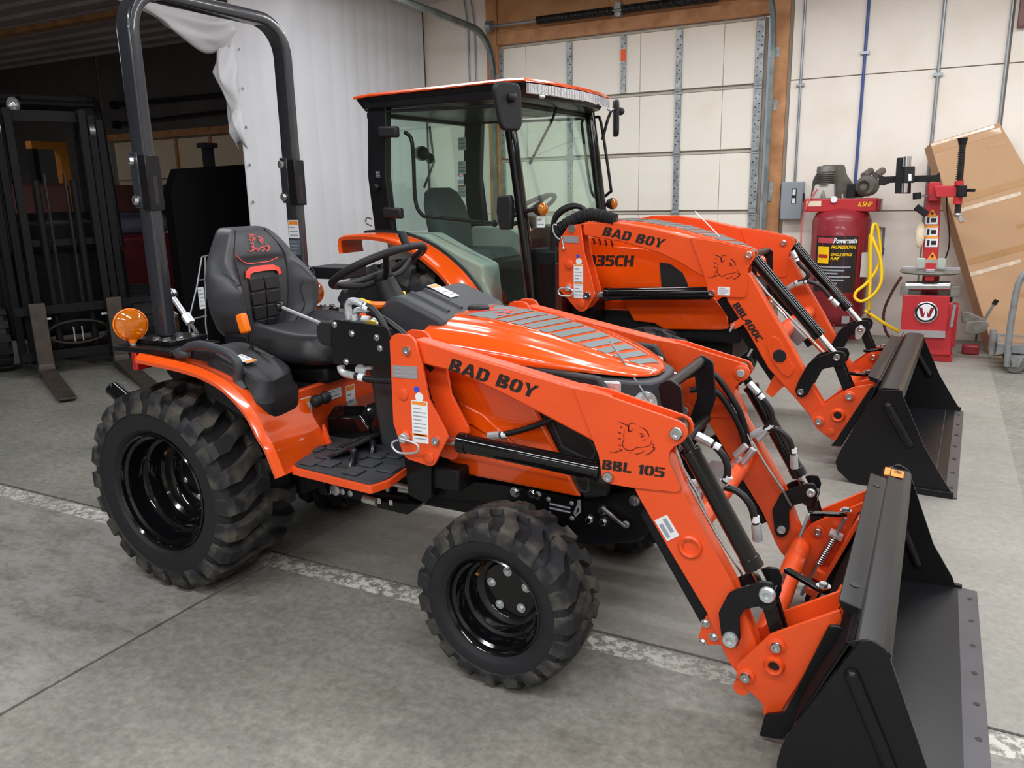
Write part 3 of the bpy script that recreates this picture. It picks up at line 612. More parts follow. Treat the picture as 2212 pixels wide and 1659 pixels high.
def hydraulic(parent, name, a, b, r, l0, l1, rod_r, lugr=.024):
    "cylinder: barrel from l0 to l1 of the way, bright rod after it, eyes at both ends"
    a = Vector(a); b = Vector(b); P = lambda t: a.lerp(b, t); L_ = (b - a).length
    m = MB().cyl(P(l0), P(l1), r, 28); m.cyl(P(l0), P(l0 + .012 / L_), r * 1.12, 28).cyl(P(l1 - .03 / L_), P(l1), r * 1.1, 28); o = m.build(name, BLACKG, parent, bevel=.0015)
    MB().cyl(P(l1 - .01), P(.985), rod_r, 18).build('piston_rod', CHROME, o)
    MB().cyl(P(.02), P(l0 + .01), r * .62, 18).build('end_neck', BLACKG, o)
    for q in (a, b): MB().cyl(q + Vector((0, -.022, 0)), q + Vector((0, .022, 0)), lugr, 20).build('pivot_eye', BLACKG, o)
    return o
def hose(parent, pts, r=.0085, ends=True, name='hydraulic_hose', el=.035):
    p = smooth_path(pts, 8); o = MB().tube(p, r, 10).build(name, HOSE, parent, angle=60)
    if ends:
        for i, j in ((0, 2), (-1, -3)):
            d = (p[j] - p[i]).normalized(); MB().tube([p[i] - d * .01, p[i] + d * el], r * 1.35, 10).build('crimp_fitting', ZINCW, o)
            MB().tube([p[i] + d * (el + .006), p[i] + d * (el + .022)], r * 1.12, 10).build('hose_band', WHITE, o)
    return o
LOGO = [  # bulldog head cut-out, in a crop of the arm plate
 ([(220, 597), (300, 625), (375, 665), (385, 735), (410, 742), (440, 720), (460, 695)], [3, 14, 14, 18, 14, 8, 3]), ([(385, 735), (382, 690), (395, 640), (430, 618), (465, 625), (488, 650)], [14, 14, 12, 10, 8, 3]),
 ([(540, 678), (600, 700), (645, 740), (672, 790), (678, 820)], [3, 12, 16, 14, 3]), ([(330, 715), (315, 790), (318, 860), (297, 900), (305, 955), (345, 1000), (400, 1015), (450, 1005), (500, 975), (600, 965), (680, 945), (713, 905), (705, 860)], [3, 9, 9, 12, 12, 14, 12, 9, 9, 8, 8, 8, 3]),
 ([(525, 768), (570, 775), (630, 818)], [3, 14, 3]), ([(565, 785), (560, 810), (580, 820), (600, 800)], [6, 14, 14, 6]), ([(570, 866), (610, 862), (645, 852)], [3, 9, 3]),
 ([(265, 678), (308, 695)], [18, 5]), ([(228, 745), (275, 772)], [8, 22]), ([(228, 840), (275, 855)], [6, 22]), ([(232, 938), (278, 940)], [5, 20]), ([(240, 990), (290, 1012), (225, 1030), (160, 1047), (103, 1032)], [8, 14, 10, 10, 3]),
 ([(700, 962), (745, 970), (755, 990), (720, 1030), (670, 1065), (612, 1082)], [4, 20, 20, 14, 12, 3]), ([(738, 918), (745, 948)], [6, 22]), ([(625, 1003), (580, 1040), (520, 1064), (470, 1066)], [4, 9, 9, 3]), ([(368, 1044), (400, 1050), (436, 1040)], [3, 8, 3])]
def logo(mb, f, s, nrm, wk):
    for pts, wd in LOGO:
        p = smooth_path([f(x, y) for x, y in pts], 4) if len(pts) > 2 else [Vector(f(x, y)) for x, y in pts]
        mb.ribbon(p, [max(1.5, x) * wk for x in wd], nrm, s)
    return mb

# ================================================================ the orange compact tractor in front
F = W0
T1 = thing('compact_tractor', 'orange open-station compact tractor with black roll bar and front loader', 'tractor')
YA = .365                      # loader arm centre line
yo, yi = -.397, -.333          # its outer and inner faces
# ---- wheels
RW = [(.208, -.012), (.2105, .0), (.206, .004), (.199, -.002), (.196, -.016), (.186, -.022), (.183, -.07), (.176, -.082), (.163, -.086), (.158, -.096), (.156, -.135), (.148, -.146), (.120, -.150), (.112, -.158), (.106, -.176), (.0, -.178)]
for far in (0, 1):
    s = 1 if far else -1
    w_ = wheel('rear_wheel', T1, (0, s * .398, .362), far, lambda: tire_mesh(.366, .156, .205, 22, .026), [(r, h + .146) for r, h in RW], 6, .082, -.036, 'r1', label='big rear wheel with lugged tyre and deep black rim')
    MB().lathe([(0, .0), (.045, .0), (.052, -.008), (.056, -.03), (.056, -.06)], (0, .045, 0), (0, -1, 0), 24).build('hub', BLACKG, w_)
FW = [(.142, -.01), (.1445, 0), (.140, .003), (.135, -.003), (.132, -.012), (.124, -.018), (.122, -.05), (.117, -.058), (.108, -.062), (.106, -.085), (.099, -.096), (.084, -.10), (.08, -.104), (0, -.106)]
for far in (0, 1):
    s = 1 if far else -1
    w_ = wheel('front_wheel', T1, (1.312, s * .468, .249), far, lambda: tire_mesh(.252, .1, .140, 19, .017, wide=.52, skew=(.0, .05, .35, .62), reach=-.12, seg=80), [(r, h + .092) for r, h in FW], 5, .058, -.012, 'f1', label='small front wheel with lugged tyre and black rim')
    MB().lathe([(0, .0), (.03, 0), (.033, -.004), (.033, -.02)], (0, .016, 0), (0, -1, 0), 24).build('hub', BLACKG, w_)
# ---- chassis
ch = MB().box(.2, 1.56, -.135, .135, .30, .50).build('chassis', BLACKM, T1, bevel=.01)
MB().cyl((0, -.25, .362), (0, .25, .362), .055, 20).build('rear_axle', BLACKM, T1)
MB().box(-.32, .3, -.17, .17, .26, .62).build('gearbox', BLACKM, T1, bevel=.02)
MB().tube([(1.312, -.40, .249), (1.312, -.30, .25), (1.312, -.15, .29), (1.312, .15, .29), (1.312, .30, .25), (1.312, .40, .249)], .042, 14).build('front_axle', BLACKM, T1, angle=60)
for s in (-1, 1): MB().cyl((1.312, s * .34, .17), (1.312, s * .34, .34), .05, 16).build('steering_knuckle', BLACKM, T1, bevel=.006)
MB().cyl((1.22, -.34, .24), (1.22, .34, .24), .012, 10).build('tie_rod', STEEL, T1)
# front frame plates with louvre, hook and bar
fp = F.prof([(990, 1035), (1100, 1050), (1250, 1078), (1380, 1060), (1440, 1075), (1425, 1130), (1385, 1165), (1290, 1180), (1230, 1170), (1185, 1105), (1110, 1090), (950, 1075)], -.2)
pl_ = MB().plate(rounded(fp, .015), -.2, -.18); fr = pair(pl_, 'frame_plate', BLACKS, T1, bevel=.002)[0]
MB().box(1.42, 1.60, -.178, .178, .33, .47).build('front_bolster', BLACKM, T1, bevel=.01)
for p in ((1113, 1063), (1150, 1066), (1162, 1069), (1132, 1093), (1273, 1122), (1303, 1127), (1302, 1103), (1371, 1081)): bolt(fr, F.y(p[0], p[1], -.2), r=.011)
for k in range(2):
    a = F.y(1188, 1088 + k * 9, -.2); b = F.y(1233, 1098 + k * 9, -.2); MB().tube([a, b], .0045, 8).build('louvre_slat', STEEL, fr)
for p in ((1185, 1078), (1235, 1087), (1186, 1109), (1236, 1119)): bolt(fr, F.y(p[0], p[1], -.2), r=.005, m=ZINCW)
MB().tube([F.y(*p, -.212) for p in ((1252, 1080), (1253, 1105), (1243, 1114), (1241, 1108), (1250, 1088), (1250, 1080))], .004, 8).build('spring_clip', ZINCW, fr)
MB().tube([F.y(1300, 1097, -.225), F.y(1352, 1138, -.225)], .0065, 10).build('hood_latch_bar', CHROME, fr); bolt(fr, F.y(1353, 1133, -.215), r=.008)
# ---- under the footboard: hydraulic unit
hu = MB().plate(rounded(F.prof([(700, 1040), (880, 1075), (880, 1100), (740, 1075), (705, 1062)], -.22), .008), -.22, -.15).build('hydrostatic_unit', BLACKM, T1, bevel=.004)
MB().plate(F.prof([(815, 1082), (905, 1090), (915, 1085), (880, 1112), (870, 1110), (815, 1097)], -.25), -.25, -.05).build('skid_bracket', BLACKS, T1, bevel=.003)
for p, r in (((725, 1058), .020), ((740, 1062), .011), ((757, 1066), .011), ((711, 1062), .010)): boss(hu, F.y(p[0], p[1], -.224), r=r, name='port_plug', m=ZINCW)
MB().cyl(F.y(786, 1077, -.24), F.y(815, 1085, -.24), .014, 14).build('hydraulic_fitting', ZINCW, hu)
for p in ((820, 1082), (845, 1086)): sticker('tag_label', hu, F.y(p[0] - 4, p[1] + 5, -.252), (1, 0, 0), (0, 0, 1), .014, .018, lines=2)
for k, (a, b) in enumerate((((850, 1045), (905, 1060)), ((862, 1058), (900, 1064)), ((838, 1052), (838, 1072)))):
    MB().cyl(F.y(*a, -.2), F.y(*b, -.2), .010 - k * .001, 12).build('steel_fitting', ZINCW, hu)
MB().plate(rounded(F.prof([(650, 1030), (700, 1042), (706, 1070), (692, 1068), (688, 1050), (664, 1040), (662, 1048), (652, 1036)], -.3), .004), -.3, -.28).build('step_bracket', BLACKS, T1, bevel=.002)
# ---- footboard
fb = [F.z(*p, .52) for p in ((628, 1008), (800, 1050), (842, 1036), (880, 1008))]; fbo = [(q.x, q.y) for q in fb] + [(1.0, -.12), (.42, -.12), (.42, -.275)]
pn = MB().prism(rounded(fbo, .01, 3), (0, 0, 0), (1, 0, 0), (0, 1, 0), (0, 0, 1), .494, .5175); pr_ = pair(pn, 'footboard', ORANGE, T1, bevel=.005)
ctr = Vector((.72, -.30)); mo = [(ctr.x + (a - ctr.x) * .955, ctr.y + (b - ctr.y) * .955) for a, b in fbo]
mt_ = MB().prism(rounded(mo, .02, 3), (0, 0, 0), (1, 0, 0), (0, 1, 0), (0, 0, 1), .514, .523); MATN, MATF = pair(mt_, 'rubber_mat', PLAST, T1, bevel=.002)
for (px, py) in ((683, 970), (722, 966), (672, 1000), (712, 1003), (765, 1020), (800, 1003), (818, 985), (752, 968), (855, 985), (840, 1015), (708, 986), (780, 985)):
    q = F.z(px, py, .523); MB().prism(rounded([(-.03, -.028), (.03, -.028), (.03, .028), (-.03, .028)], .008, 2), (q.x, q.y, .523), (1, 0, 0), (0, 1, 0), (0, 0, 1), 0, .006).build('mat_pad', PLAST, MATN, bevel=.002)
for (a, b, st) in ((((716, 985), (782, 955)), -.33, (752, 1010)), (((755, 958), (806, 945)), -.24, (800, 985))):
    p0 = F.y(*a[0], b - .05); p1 = F.y(*a[1], b + .05); q = F.z(*st, .523); mid = (p0 + p1) / 2
    pd = MB(); d = (p1 - p0).normalized(); pd.obox(mid, d, Vector((1, 0, .5)), d.cross(Vector((1, 0, .5))), (p1 - p0).length / 2 + .01, .035, .008); po = pd.build('pedal', PLASTD, T1, bevel=.006)
    MB().tube([mid, mid.lerp(q, .5) + Vector((.03, 0, .02)), q - Vector((0, 0, .02))], .011, 8, sm=5).build('pedal_arm', BLACKS, po)
    MB().box(q.x - .05, q.x + .05, q.y - .012, q.y + .012, .522, .5245).build('pedal_slot', INK, po)
# ---- seat front panel, tunnel cover
MB().box(.405, .43, -.30, .30, .50, .705).build('seat_riser_panel', ORANGE, T1, bevel=.006)
rp = bpy.data.objects['seat_riser_panel']
MB().box(.12, .40, -.26, .26, .56, .70).build('seat_platform', BLACKM, T1, bevel=.01)
sticker('warning_label', rp, (.4305, -.285, .575), (0, 1, 0), (0, 0, 1), .055, .10, .2, 4); sticker('warning_label', rp, (.4305, -.045, .565), (0, 1, 0), (0, 0, 1), .05, .10, .2, 3)
sticker('lever_label', rp, (.4305, -.16, .635), (0, 1, 0), (0, 0, 1), .09, .035, 0, 2)
MB().ball((.47, -.20, .665), .021, (1, 1, 1.1)).build('black_lever_knob', PLASTD, T1); MB().ball((.46, -.235, .66), .022).build('black_lever_knob', PLASTD, T1)
MB().cyl((.42, -.2, .64), (.47, -.2, .66), .009, 10).build('lever_stem', BLACKG, T1)
def ring(x, y0, y1, z0, z1, n): return [Vector(p) for p in ((x, y0, z0), (x, y0, z1 - .03 * n), (x, y0 + .04 * n, z1), (x, y1 - .04 * n, z1), (x, y1, z1 - .03 * n), (x, y1, z0))]
MB().loft([ring(.43, -.14, .14, .5, .585, 1), ring(.46, -.19, .19, .5, .62, 1), ring(.60, -.185, .185, .5, .635, 1), ring(.64, -.19, .19, .5, .60, 1)]).build('tunnel_cover', BLACKG, T1, bevel=.006)
MB().loft([ring(.645, -.19, .19, .5, .615, 1), ring(.68, -.20, .20, .5, .66, 1.1), ring(.80, -.19, .19, .5, .60, 1), ring(.92, -.17, .17, .5, .58, 1)]).build('tunnel_cover', BLACKG, T1, bevel=.006)
# ---- rear fenders
path = smooth_path([Vector((q.x, 0, q.z)) for q in (F.y(*p, -.535) for p in ((300, 768), (397, 789), (453, 809), (498, 838), (542, 887), (571, 941), (587, 968), (611, 1028)))], 5)
def fender(path, y0, y1, th, lip):
    R_ = []
    for i, q in enumerate(path):
        t = (path[min(i + 1, len(path) - 1)] - path[max(i - 1, 0)]).normalized(); n = Vector((-t.z, 0, t.x))
        if n.z < 0 and abs(n.z) > .2: n = -n
        prof = [(y0 + .003, -lip), (y0, -lip * .4), (y0 + .006, -.003), (y0 + .02, th), (y0 + .05, th - .008), (y1, th - .055), (y1, -.055), (y0 + .05, -.014), (y0 + .024, 0), (y0 + .012, -.008), (y0 + .008, -lip)]
        R_.append([q + n * b + Vector((0, a, 0)) for a, b in prof])
    return MB().loft(R_)
fn, ff = pair(fender(path, -.552, -.262, .008, .022), 'rear_fender', HOODO, T1, angle=50)
wl = [(-.05, .70)] + [(p.x, p.z) for p in path] + [(.50, .49), (.42, .50), (.40, .70)]
pair(MB().plate([(a - .03 if a > .42 else a, b - .055 if b > .6 else b) for a, b in wl], -.268, -.255), 'fender_inner_wall', ORANGE, T1, bevel=.002)
# reflector at the fender tip
MB().box(-.11, -.085, -.50, -.44, .775, .84).build('red_reflector', mat('red_reflector', rgb(170, 20, 24), .2, coat=1), fn, bevel=.004)
# ---- roll bar
RX = -.104; hx, hy = .033, .022
def rops_path():
    p = [Vector((RX, -.355, .875)), Vector((RX, -.355, 1.88))]
    for k in range(1, 9):
        a = PI / 2 * k / 8; p.append(Vector((RX, -.355 + .13 - .13 * math.cos(a), 1.88 + .13 * math.sin(a))))
    return p + [Vector((q.x, -q.y, q.z)) for q in reversed(p)]
sec = rounded([(-hx, -hy), (hx, -hy), (hx, hy), (-hx, hy)], .010, 3); P_ = rops_path(); rings = []
for i, q in enumerate(P_):
    t = (P_[min(i + 1, len(P_) - 1)] - P_[max(i - 1, 0)]).normalized(); n = Vector((1, 0, 0)).cross(t).normalized()
    rings.append([q + Vector((1, 0, 0)) * a + n * b for a, b in sec])
ro = MB().loft(rings).build('roll_bar', ROPSM, T1, angle=40)
for s in (-1, 1):
    br = MB().box(RX - hx - .008, RX + hx - .035, s * .355 - .027, s * .355 + .027, 1.315, 1.497).build('fold_bracket', ROPSM, T1, bevel=.003); MB().box(RX - hx + .035, RX + hx + .008, s * .355 - .029, s * .355 + .029, 1.305, 1.487).build('fold_sleeve', BLACKS, br, bevel=.003)
    for z in (1.34, 1.47):
        bolt(br, (RX - .03, s * .355 - .028, z), r=.012); bolt(br, (RX - .03, s * .355 + .028, z), (0, 1, 0), r=.012)
    MB().box(RX + hx + .0075, RX + hx + .0085, s * .355 - .008, s * .355 + .008, 1.325, 1.42).build('pin_slot', INK, br)
    pk = MB().box(-.20, .09, s * .50 if s < 0 else .29, -.29 if s < 0 else .50, .835, .855).build('roll_bar_base', BLACKS, T1, bevel=.004)
    MB().box(-.17, .02, s * .44 if s < 0 else .28, -.28 if s < 0 else .44, .855, .872).build('mount_flange', BLACKS, pk, bevel=.003)
    for (dx, dy) in ((-.15, .43), (-.15, .30), (-.01, .43), (-.01, .31), (-.06, .43), (.02, .40)): bolt(pk, (dx, s * dy, .872), (0, 0, 1), r=.012)
    MB().plate(rounded([(-.2, .84), (.05, .84), (.0, .70), (-.1, .66), (-.18, .72)], .01), s * .30 - .01, s * .30 + .01).build('roll_bar_leg', BLACKS, pk)
    # amber flasher
    am = MB().lathe([(0, .028), (.03, .026), (.048, .016), (.052, .004), (.052, -.004), (.048, -.016), (.03, -.026), (0, -.028)], (-.145, s * .46, .925), (1, -.55, .05), 36).build('amber_flasher', AMBER, T1)
    MB().lathe([(.0525, .006), (.056, .004), (.056, -.004), (.0525, -.006)], (-.145, s * .46, .925), (1, -.55, .05), 36).build('lens_seam', AMBERK, am)
    MB().cyl((-.145, s * .46, .885), (-.145, s * .46, .862), .017, 14, .013).build('stalk', AMBERK, am); MB().cyl((-.145, s * .46, .862), (-.145, s * .46, .845), .010, 12).build('stud', ZINCW, am)
sticker('warning_label', ro, (RX - .024, .3325, 1.17), (1, 0, 0), (0, 0, 1), .055, .075, .25, 3); sticker('grey_label', ro, (RX - .024, .3325, 1.10), (1, 0, 0), (0, 0, 1), .055, .065, 0, 4, body=mat('grey_label', rgb(96, 102, 112), .5))
MB().box(-.06, .12, .36, .52, 1.0, 1.05).build('tool_box', BLACKM, T1, bevel=.006)
# ---- rear hitch pieces
h1 = MB().cyl(F.y(372, 640, .05), F.y(405, 688, .05), .012, 12).build('hitch_turnbuckle', ZINCW, T1); MB().ball(F.y(371, 634, .05), .022).build('ball_end', CHROME, h1); MB().cyl(F.y(400, 680, .05), F.y(412, 698, .05), .02, 6).build('lock_nut', ZINCW, h1); MB().cyl(F.y(412, 698, .05), F.y(438, 740, .05), .007, 8).build('threaded_rod', CHROME, h1)
MB().cyl(F.y(382, 682, .05), F.y(374, 676, .05), .009, 8).build('hitch_pin', CHROME, T1)
lk = MB().cyl(F.y(242, 838, -.28), F.y(275, 866, -.28), .03, 18).build('lower_link_end', BLACKG, T1, bevel=.004); MB().lathe([(.008, 0), (.016, .002), (.016, -.004)], F.y(239, 837, -.30), (-.5, -1, 0), 16).build('link_eye', INK, lk)
MB().tube([(-.05, -.25, .34), (-.36, -.27, .52), (-.5, -.28, .585)], .022, 12).build('lower_link', BLACKS, T1)
# ---- fender console with grab handle
def rr(x0, x1, y0, y1, z, rad, dz=0.0, ex=0.0): return [Vector((a, b, z + dz * (a - x0) / (x1 - x0))) for a, b in rounded([(x0, y0), (x1 + ex, y0), (x1, y1), (x0, y1)], rad, 5)]
con = MB().loft([rr(.19, .44, -.49, -.28, .735, .06, -.10, .045), rr(.185, .45, -.50, -.275, .785, .065, -.065, .045), rr(.195, .443, -.485, -.285, .795, .065, -.06, .04), rr(.20, .435, -.475, -.29, .858, .07, -.075, .04), rr(.212, .423, -.462, -.30, .868, .06, -.075, .035)]).build('fender_console', PLASTD, T1, bevel=.004, angle=45)
MB().loft([rr(.02, .20, -.42, -.29, .80, .03, .0), rr(.03, .205, -.41, -.30, .845, .03, .0)]).build('console_rear', PLASTD, con, bevel=.006)
hp = [F.y(*p, -.49) for p in ((393, 764), (404, 752), (420, 746), (445, 747), (486, 760), (508, 776), (516, 795), (514, 822), (527, 843))]
MB().tube(hp, .0145, 14, sm=6).build('grab_handle', PLAST, con, angle=60)
MB().ball(hp[0], .026, (1.4, .8, .8)).build('handle_foot', PLAST, con)
sticker('warning_label', con, (.30, -.44, .841), (.972, 0, -.236), (0, 1, 0), .07, .045, 0, 2)
MB().obox((.362, -.4175, .8285), (.972, 0, -.236), (0, 1, 0), (.236, 0, .972), .007, .0215, .0006).build('label_stripe', STOR, con)
lv = MB().tube([(.285, -.325, .82), (.262, -.325, .90)], .006, 8).build('position_lever', BLACKG, T1); MB().obox((.248, -.325, .93), (-.25, 0, 1), (1, 0, .25), (0, 1, 0), .034, .02, .013).build('orange_knob', AMBERK, lv, bevel=.01, seg=3)
MB().obox((.315, -.325, .8375), (.972, 0, -.236), (0, 1, 0), (.236, 0, .972), .055, .006, .001).build('lever_slot', INK, con)
# ---- seat
def backrest():
    nu, nv = 24, 26; F_, B_ = [], []
    tab = [(0, .165, .035), (.08, .205, .045), (.25, .240, .052), (.42, .250, .052), (.58, .240, .046), (.72, .212, .034), (.86, .168, .016), (.96, .125, -.004), (1.0, .090, -.022)]
    def at(v, k):
        for a, b in zip(tab, tab[1:]):
            if a[0] <= v <= b[0]: t = (v - a[0]) / (b[0] - a[0]); return a[k] + (b[k] - a[k]) * t
        return tab[-1][k]
    for j in range(nv + 1):
        v = j / nv; z = .835 + .40 * v; wv = at(v, 1); xf = at(v, 2)
        for i in range(nu + 1):
            u = -1 + 2 * i / nu; bol = .085 * math.exp(-((abs(u) - .80) / .17) ** 2) * max(0, min(1, (0.72 - v) / .25)) ; edge = max(0, abs(u) - .78) / .22
            F_.append(Vector((xf + bol - .055 * edge ** 2.5 - .018 * (1 - u * u) * (1 if v < .7 else .4), wv * u, z))); B_.append(Vector((xf - .105 + .02 * u * u + .02 * edge ** 2 + .03 * max(0, v - .6), wv * u * .97, z)))
    n = nu + 1; m = MB(); g = lambda j, i: j * n + i; N_ = (nv + 1) * n
    fs = [(g(j, i), g(j, i + 1), g(j + 1, i + 1), g(j + 1, i)) for j in range(nv) for i in range(nu)] + [(N_ + g(j, i), N_ + g(j + 1, i), N_ + g(j + 1, i + 1), N_ + g(j, i + 1)) for j in range(nv) for i in range(nu)]
    for j in range(nv): fs += [(g(j, 0), g(j + 1, 0), N_ + g(j + 1, 0), N_ + g(j, 0)), (g(j, nu), N_ + g(j, nu), N_ + g(j + 1, nu), g(j + 1, nu))]
    for i in range(nu): fs += [(g(0, i), N_ + g(0, i), N_ + g(0, i + 1), g(0, i + 1)), (g(nv, i), g(nv, i + 1), N_ + g(nv, i + 1), N_ + g(nv, i))]
    m.add(F_ + B_, fs); return m, (lambda u, v: F_[g(int(round(v * nv)), int(round((u + 1) / 2 * nu)))])
bm_, sf = backrest(); bk = bm_.build('backrest', VINYL, T1, angle=70, sub=1)
def on(u, v, lf=.004):
    "a point on the front of the backrest"
    iu = (u + 1) / 2 * 24; jv = v * 26; i0 = min(23, int(iu)); j0 = min(25, int(jv)); a, b = iu - i0, jv - j0
    q = lambda i, j: sf(-1 + 2 * i / 24, j / 26)
    p = q(i0, j0) * (1 - a) * (1 - b) + q(i0 + 1, j0) * a * (1 - b) + q(i0, j0 + 1) * (1 - a) * b + q(i0 + 1, j0 + 1) * a * b; return p + Vector((lf, 0, lf * .4))
for s in (-1, 1):
    MB().tube([on(s * u, v, .002) for u, v in ((.42, .02), (.46, .25), (.5, .5), (.62, .75), (.62, .97))], .0022, 6, sm=5).build('seam', VINYLD, bk)
    MB().tube([on(s * u, v, .003) for u, v in ((.60, .02), (.66, .2), (.62, .4), (.82, .52), (.9, .62))], .0022, 6, sm=5).build('seam', VINYLD, bk)
for r_ in range(4):
    for c_ in range(2):
        u0 = -.31 + c_ * .315; v0 = .0 + r_ * .135; q = [on(u0, v0, .001), on(u0 + .295, v0, .001), on(u0 + .295, v0 + .124, .001), on(u0, v0 + .124, .001)]
        m = MB(); lift = Vector((.008, 0, .002)); m.loft([q, [p + lift for p in q]]); m.build('quilt_pad', VINYLD, bk, bevel=.007, seg=3)
MB().ribbon([on(u, v, .008) for u, v in ((-.35, .53), (-.33, .575), (-.25, .60), (0, .605), (.25, .60), (.33, .575), (.35, .53))], .022, (1, 0, .4)).build('red_trim', REDV, bk)
lg = MB(); logo(lg, lambda x, y: on((x - 430) / 330 * .30, .845 - (y - 840) / 480 * .17, .006), 0, (1, 0, .4), .00036); lg.build('seat_logo', REDV, bk)
MB().ribbon([on(u, v, .006) for u, v in ((-.62, .76), (-.45, .70), (-.30, .66), (.2, .66), (.42, .69))], .003, (1, 0, .4)).build('red_stitching', REDV, bk)
MB().box(.0, .12, -.19, .19, .765, .86).build('seat_pan', BLACKM, T1, bevel=.01)
def cushion():
    R_ = []
    for i in range(15):
        f = i / 14; x = .10 + .42 * f; wv = .235 + .012 * math.sin(f * PI) - (.05 * max(0, f - .8) / .2) - (.05 * max(0, .15 - f) / .15); zt = .873 + .012 * math.cos(f * 4.5) - (.035 * max(0, f - .82) / .18); zb = .765 + .02 * max(0, f - .7)
        if i in (0, 14): zt -= .025; zb += .02; wv -= .02
        top = []
        for k in range(21):
            u = -1 + k / 10; e = abs(u); bol = .024 * math.exp(-((e - .78) / .17) ** 2); top.append(Vector((x, u * wv, zt + bol - .045 * max(0, e - .85) ** 2 / .0225 * .9)))
        R_.append(top + [Vector((x, wv * 1.01, (zt + zb) / 2 - .01)), Vector((x, wv * .97, zb)), Vector((x, 0, zb)), Vector((x, -wv * .97, zb)), Vector((x, -wv * 1.01, (zt + zb) / 2 - .01))])
    return MB().loft(R_)
cu = cushion().build('seat_cushion', VINYLD, T1, angle=70, sub=1)
for s in (-1, 1): MB().ribbon([(.43 + .02 * k, s * (.15 - .055 * k) if s < 0 else .15 - .055 * k, .878 - .004 * k) for k in range(3)], .012, (0, 0, 1)).build('red_trim', REDV, cu)
MB().box(.12, .46, -.17, .17, .70, .768).build('seat_suspension', BLACKM, T1, bevel=.02)
MB().box(-.04, .10, -.15, .15, .74, .80).build('seat_hinge', BLACKM, T1, bevel=.01)
# ---- dashboard, steering wheel
dp = [(.70, .50), (.66, .80), (.705, .965), (.76, 1.022), (.80, 1.03), (.965, .965), (.985, .86), (.985, .5)]
da = MB().plate(rounded(dp, .02), -.205, .205).build('dash_cowl', PLAST, T1, bevel=.018, seg=3)
for y in (-.13, -.05): MB().prism([(-.012, 0), (.012, 0), (.004, .008), (-.004, .008)], (.80, y, 1.03), (0, 1, 0), (.37, 0, .93), (.93, 0, -.37), .0, .15).build('cowl_ridge', PLAST, da)
sticker('warning_label', da, (.875, -.01, 1.003), (0, 1, 0), (-.93, 0, .37), .055, .10, .24, 3)
wc = Vector((.578, 0, 1.10)); wn = Vector((-.42, 0, .91)).normalized(); wu = Vector((0, 1, 0)); wv_ = wn.cross(wu)
sw = MB().tube([wc + wu * .17 * math.cos(2 * PI * k / 48) + wv_ * .17 * math.sin(2 * PI * k / 48) for k in range(48)], .0135, 12, closed=True).build('steering_wheel', PLASTD, T1, angle=60)
hub = wc - wn * .045
for a in (-.2, 1.9, 4.0):
    MB().tube([hub, hub + (wu * math.cos(a) + wv_ * math.sin(a)) * .08 + wn * .004, wc + (wu * math.cos(a) + wv_ * math.sin(a)) * .168], .0105, 10, sm=4).build('spoke', PLASTD, sw)
MB().cyl(hub - wn * .01, hub + wn * .022, .036, 24).build('steering_hub', PLASTD, sw, bevel=.008, seg=3)
MB().cyl(hub - wn * .13, hub - wn * .005, .052, 20, .036).build('steering_column', PLASTD, T1, bevel=.01)
kn = MB().tube([wc + wu * -.17 * .2 + wv_ * -.166, wc + wu * -.17 * .2 + wv_ * -.166 + wn * .055], .014, 14).build('spinner_knob', PLASTD, sw, bevel=.005)
tl_ = MB().tube([(.73, -.16, .99), (.72, -.23, 1.0), (.725, -.265, 1.008)], .013, 10).build('throttle_lever', AMBERK, T1); MB().tube([(.725, -.262, 1.008), (.735, -.305, 1.022)], .012, 10).build('yellow_tip', YELLOW, tl_)
yl = MB().tube([(.46, .31, .78), (.45, .31, .90)], .006, 8).build('range_lever', BLACKG, T1); MB().obox((.448, .31, .935), (0, 0, 1), (1, 0, 0), (0, 1, 0), .036, .017, .012).build('yellow_knob', YELLOW, yl, bevel=.009, seg=3)
MB().tube([(.50, .30, .78), (.50, .30, .86)], .006, 8).build('range_lever', BLACKG, T1); MB().ball((.50, .30, .87), .018, (1, 1, 1.3)).build('orange_knob', AMBERK, T1)
# ---- hood
HS = [(.915, .262, .885, .965), (.97, .266, .868, .970), (1.08, .268, .862, .962), (1.2, .264, .858, .944), (1.30, .255, .852, .921), (1.38, .238, .846, .897), (1.45, .210, .838, .874), (1.51, .172, .828, .853), (1.555, .128, .818, .838), (1.585, .08, .812, .827), (1.60, .03, .808, .818)]
HP = [(1.0, 0), (1.012, .12), (1.008, .26), (.985, .38), (.94, .50), (.875, .60), (.865, .632), (.79, .72), (.69, .80), (.675, .832), (.58, .885), (.485, .925), (.47, .975), (.40, .988), (.2, 1.0), (0, 1.0)]
R_ = []
for x, w_, zl, zt in HS:
    top = [Vector((x, -w_ * a, zl + (zt - zl) * b)) for a, b in HP]; top += [Vector((p.x, -p.y, p.z)) for p in reversed(top[:-1])]; R_.append(top)
ho = MB().loft(R_, caps=False, closed=False); n_ = len(R_[0]); ho.add(R_[0], [tuple(range(n_))]).add(R_[-1], [tuple(range(n_ - 1, -1, -1))])
hood = ho.build('hood', HOODO, T1, angle=38)
def hood_at(x, fy, lf=.0015):
    for (x0, w0, l0, t0), (x1, w1, l1, t1) in zip(HS, HS[1:]):
        if x0 <= x <= x1 + 1e-6:
            t = (x - x0) / (x1 - x0); w_ = w0 + (w1 - w0) * t; zl = l0 + (l1 - l0) * t; zt = t0 + (t1 - t0) * t; a = abs(fy)
            for (a1, b1), (a0, b0) in zip(HP, HP[1:]):
                if a0 <= a <= a1: k = (a - a0) / (a1 - a0); b = b0 + (b1 - b0) * k; return Vector((x, fy * w_, zl + (zt - zl) * b + lf))
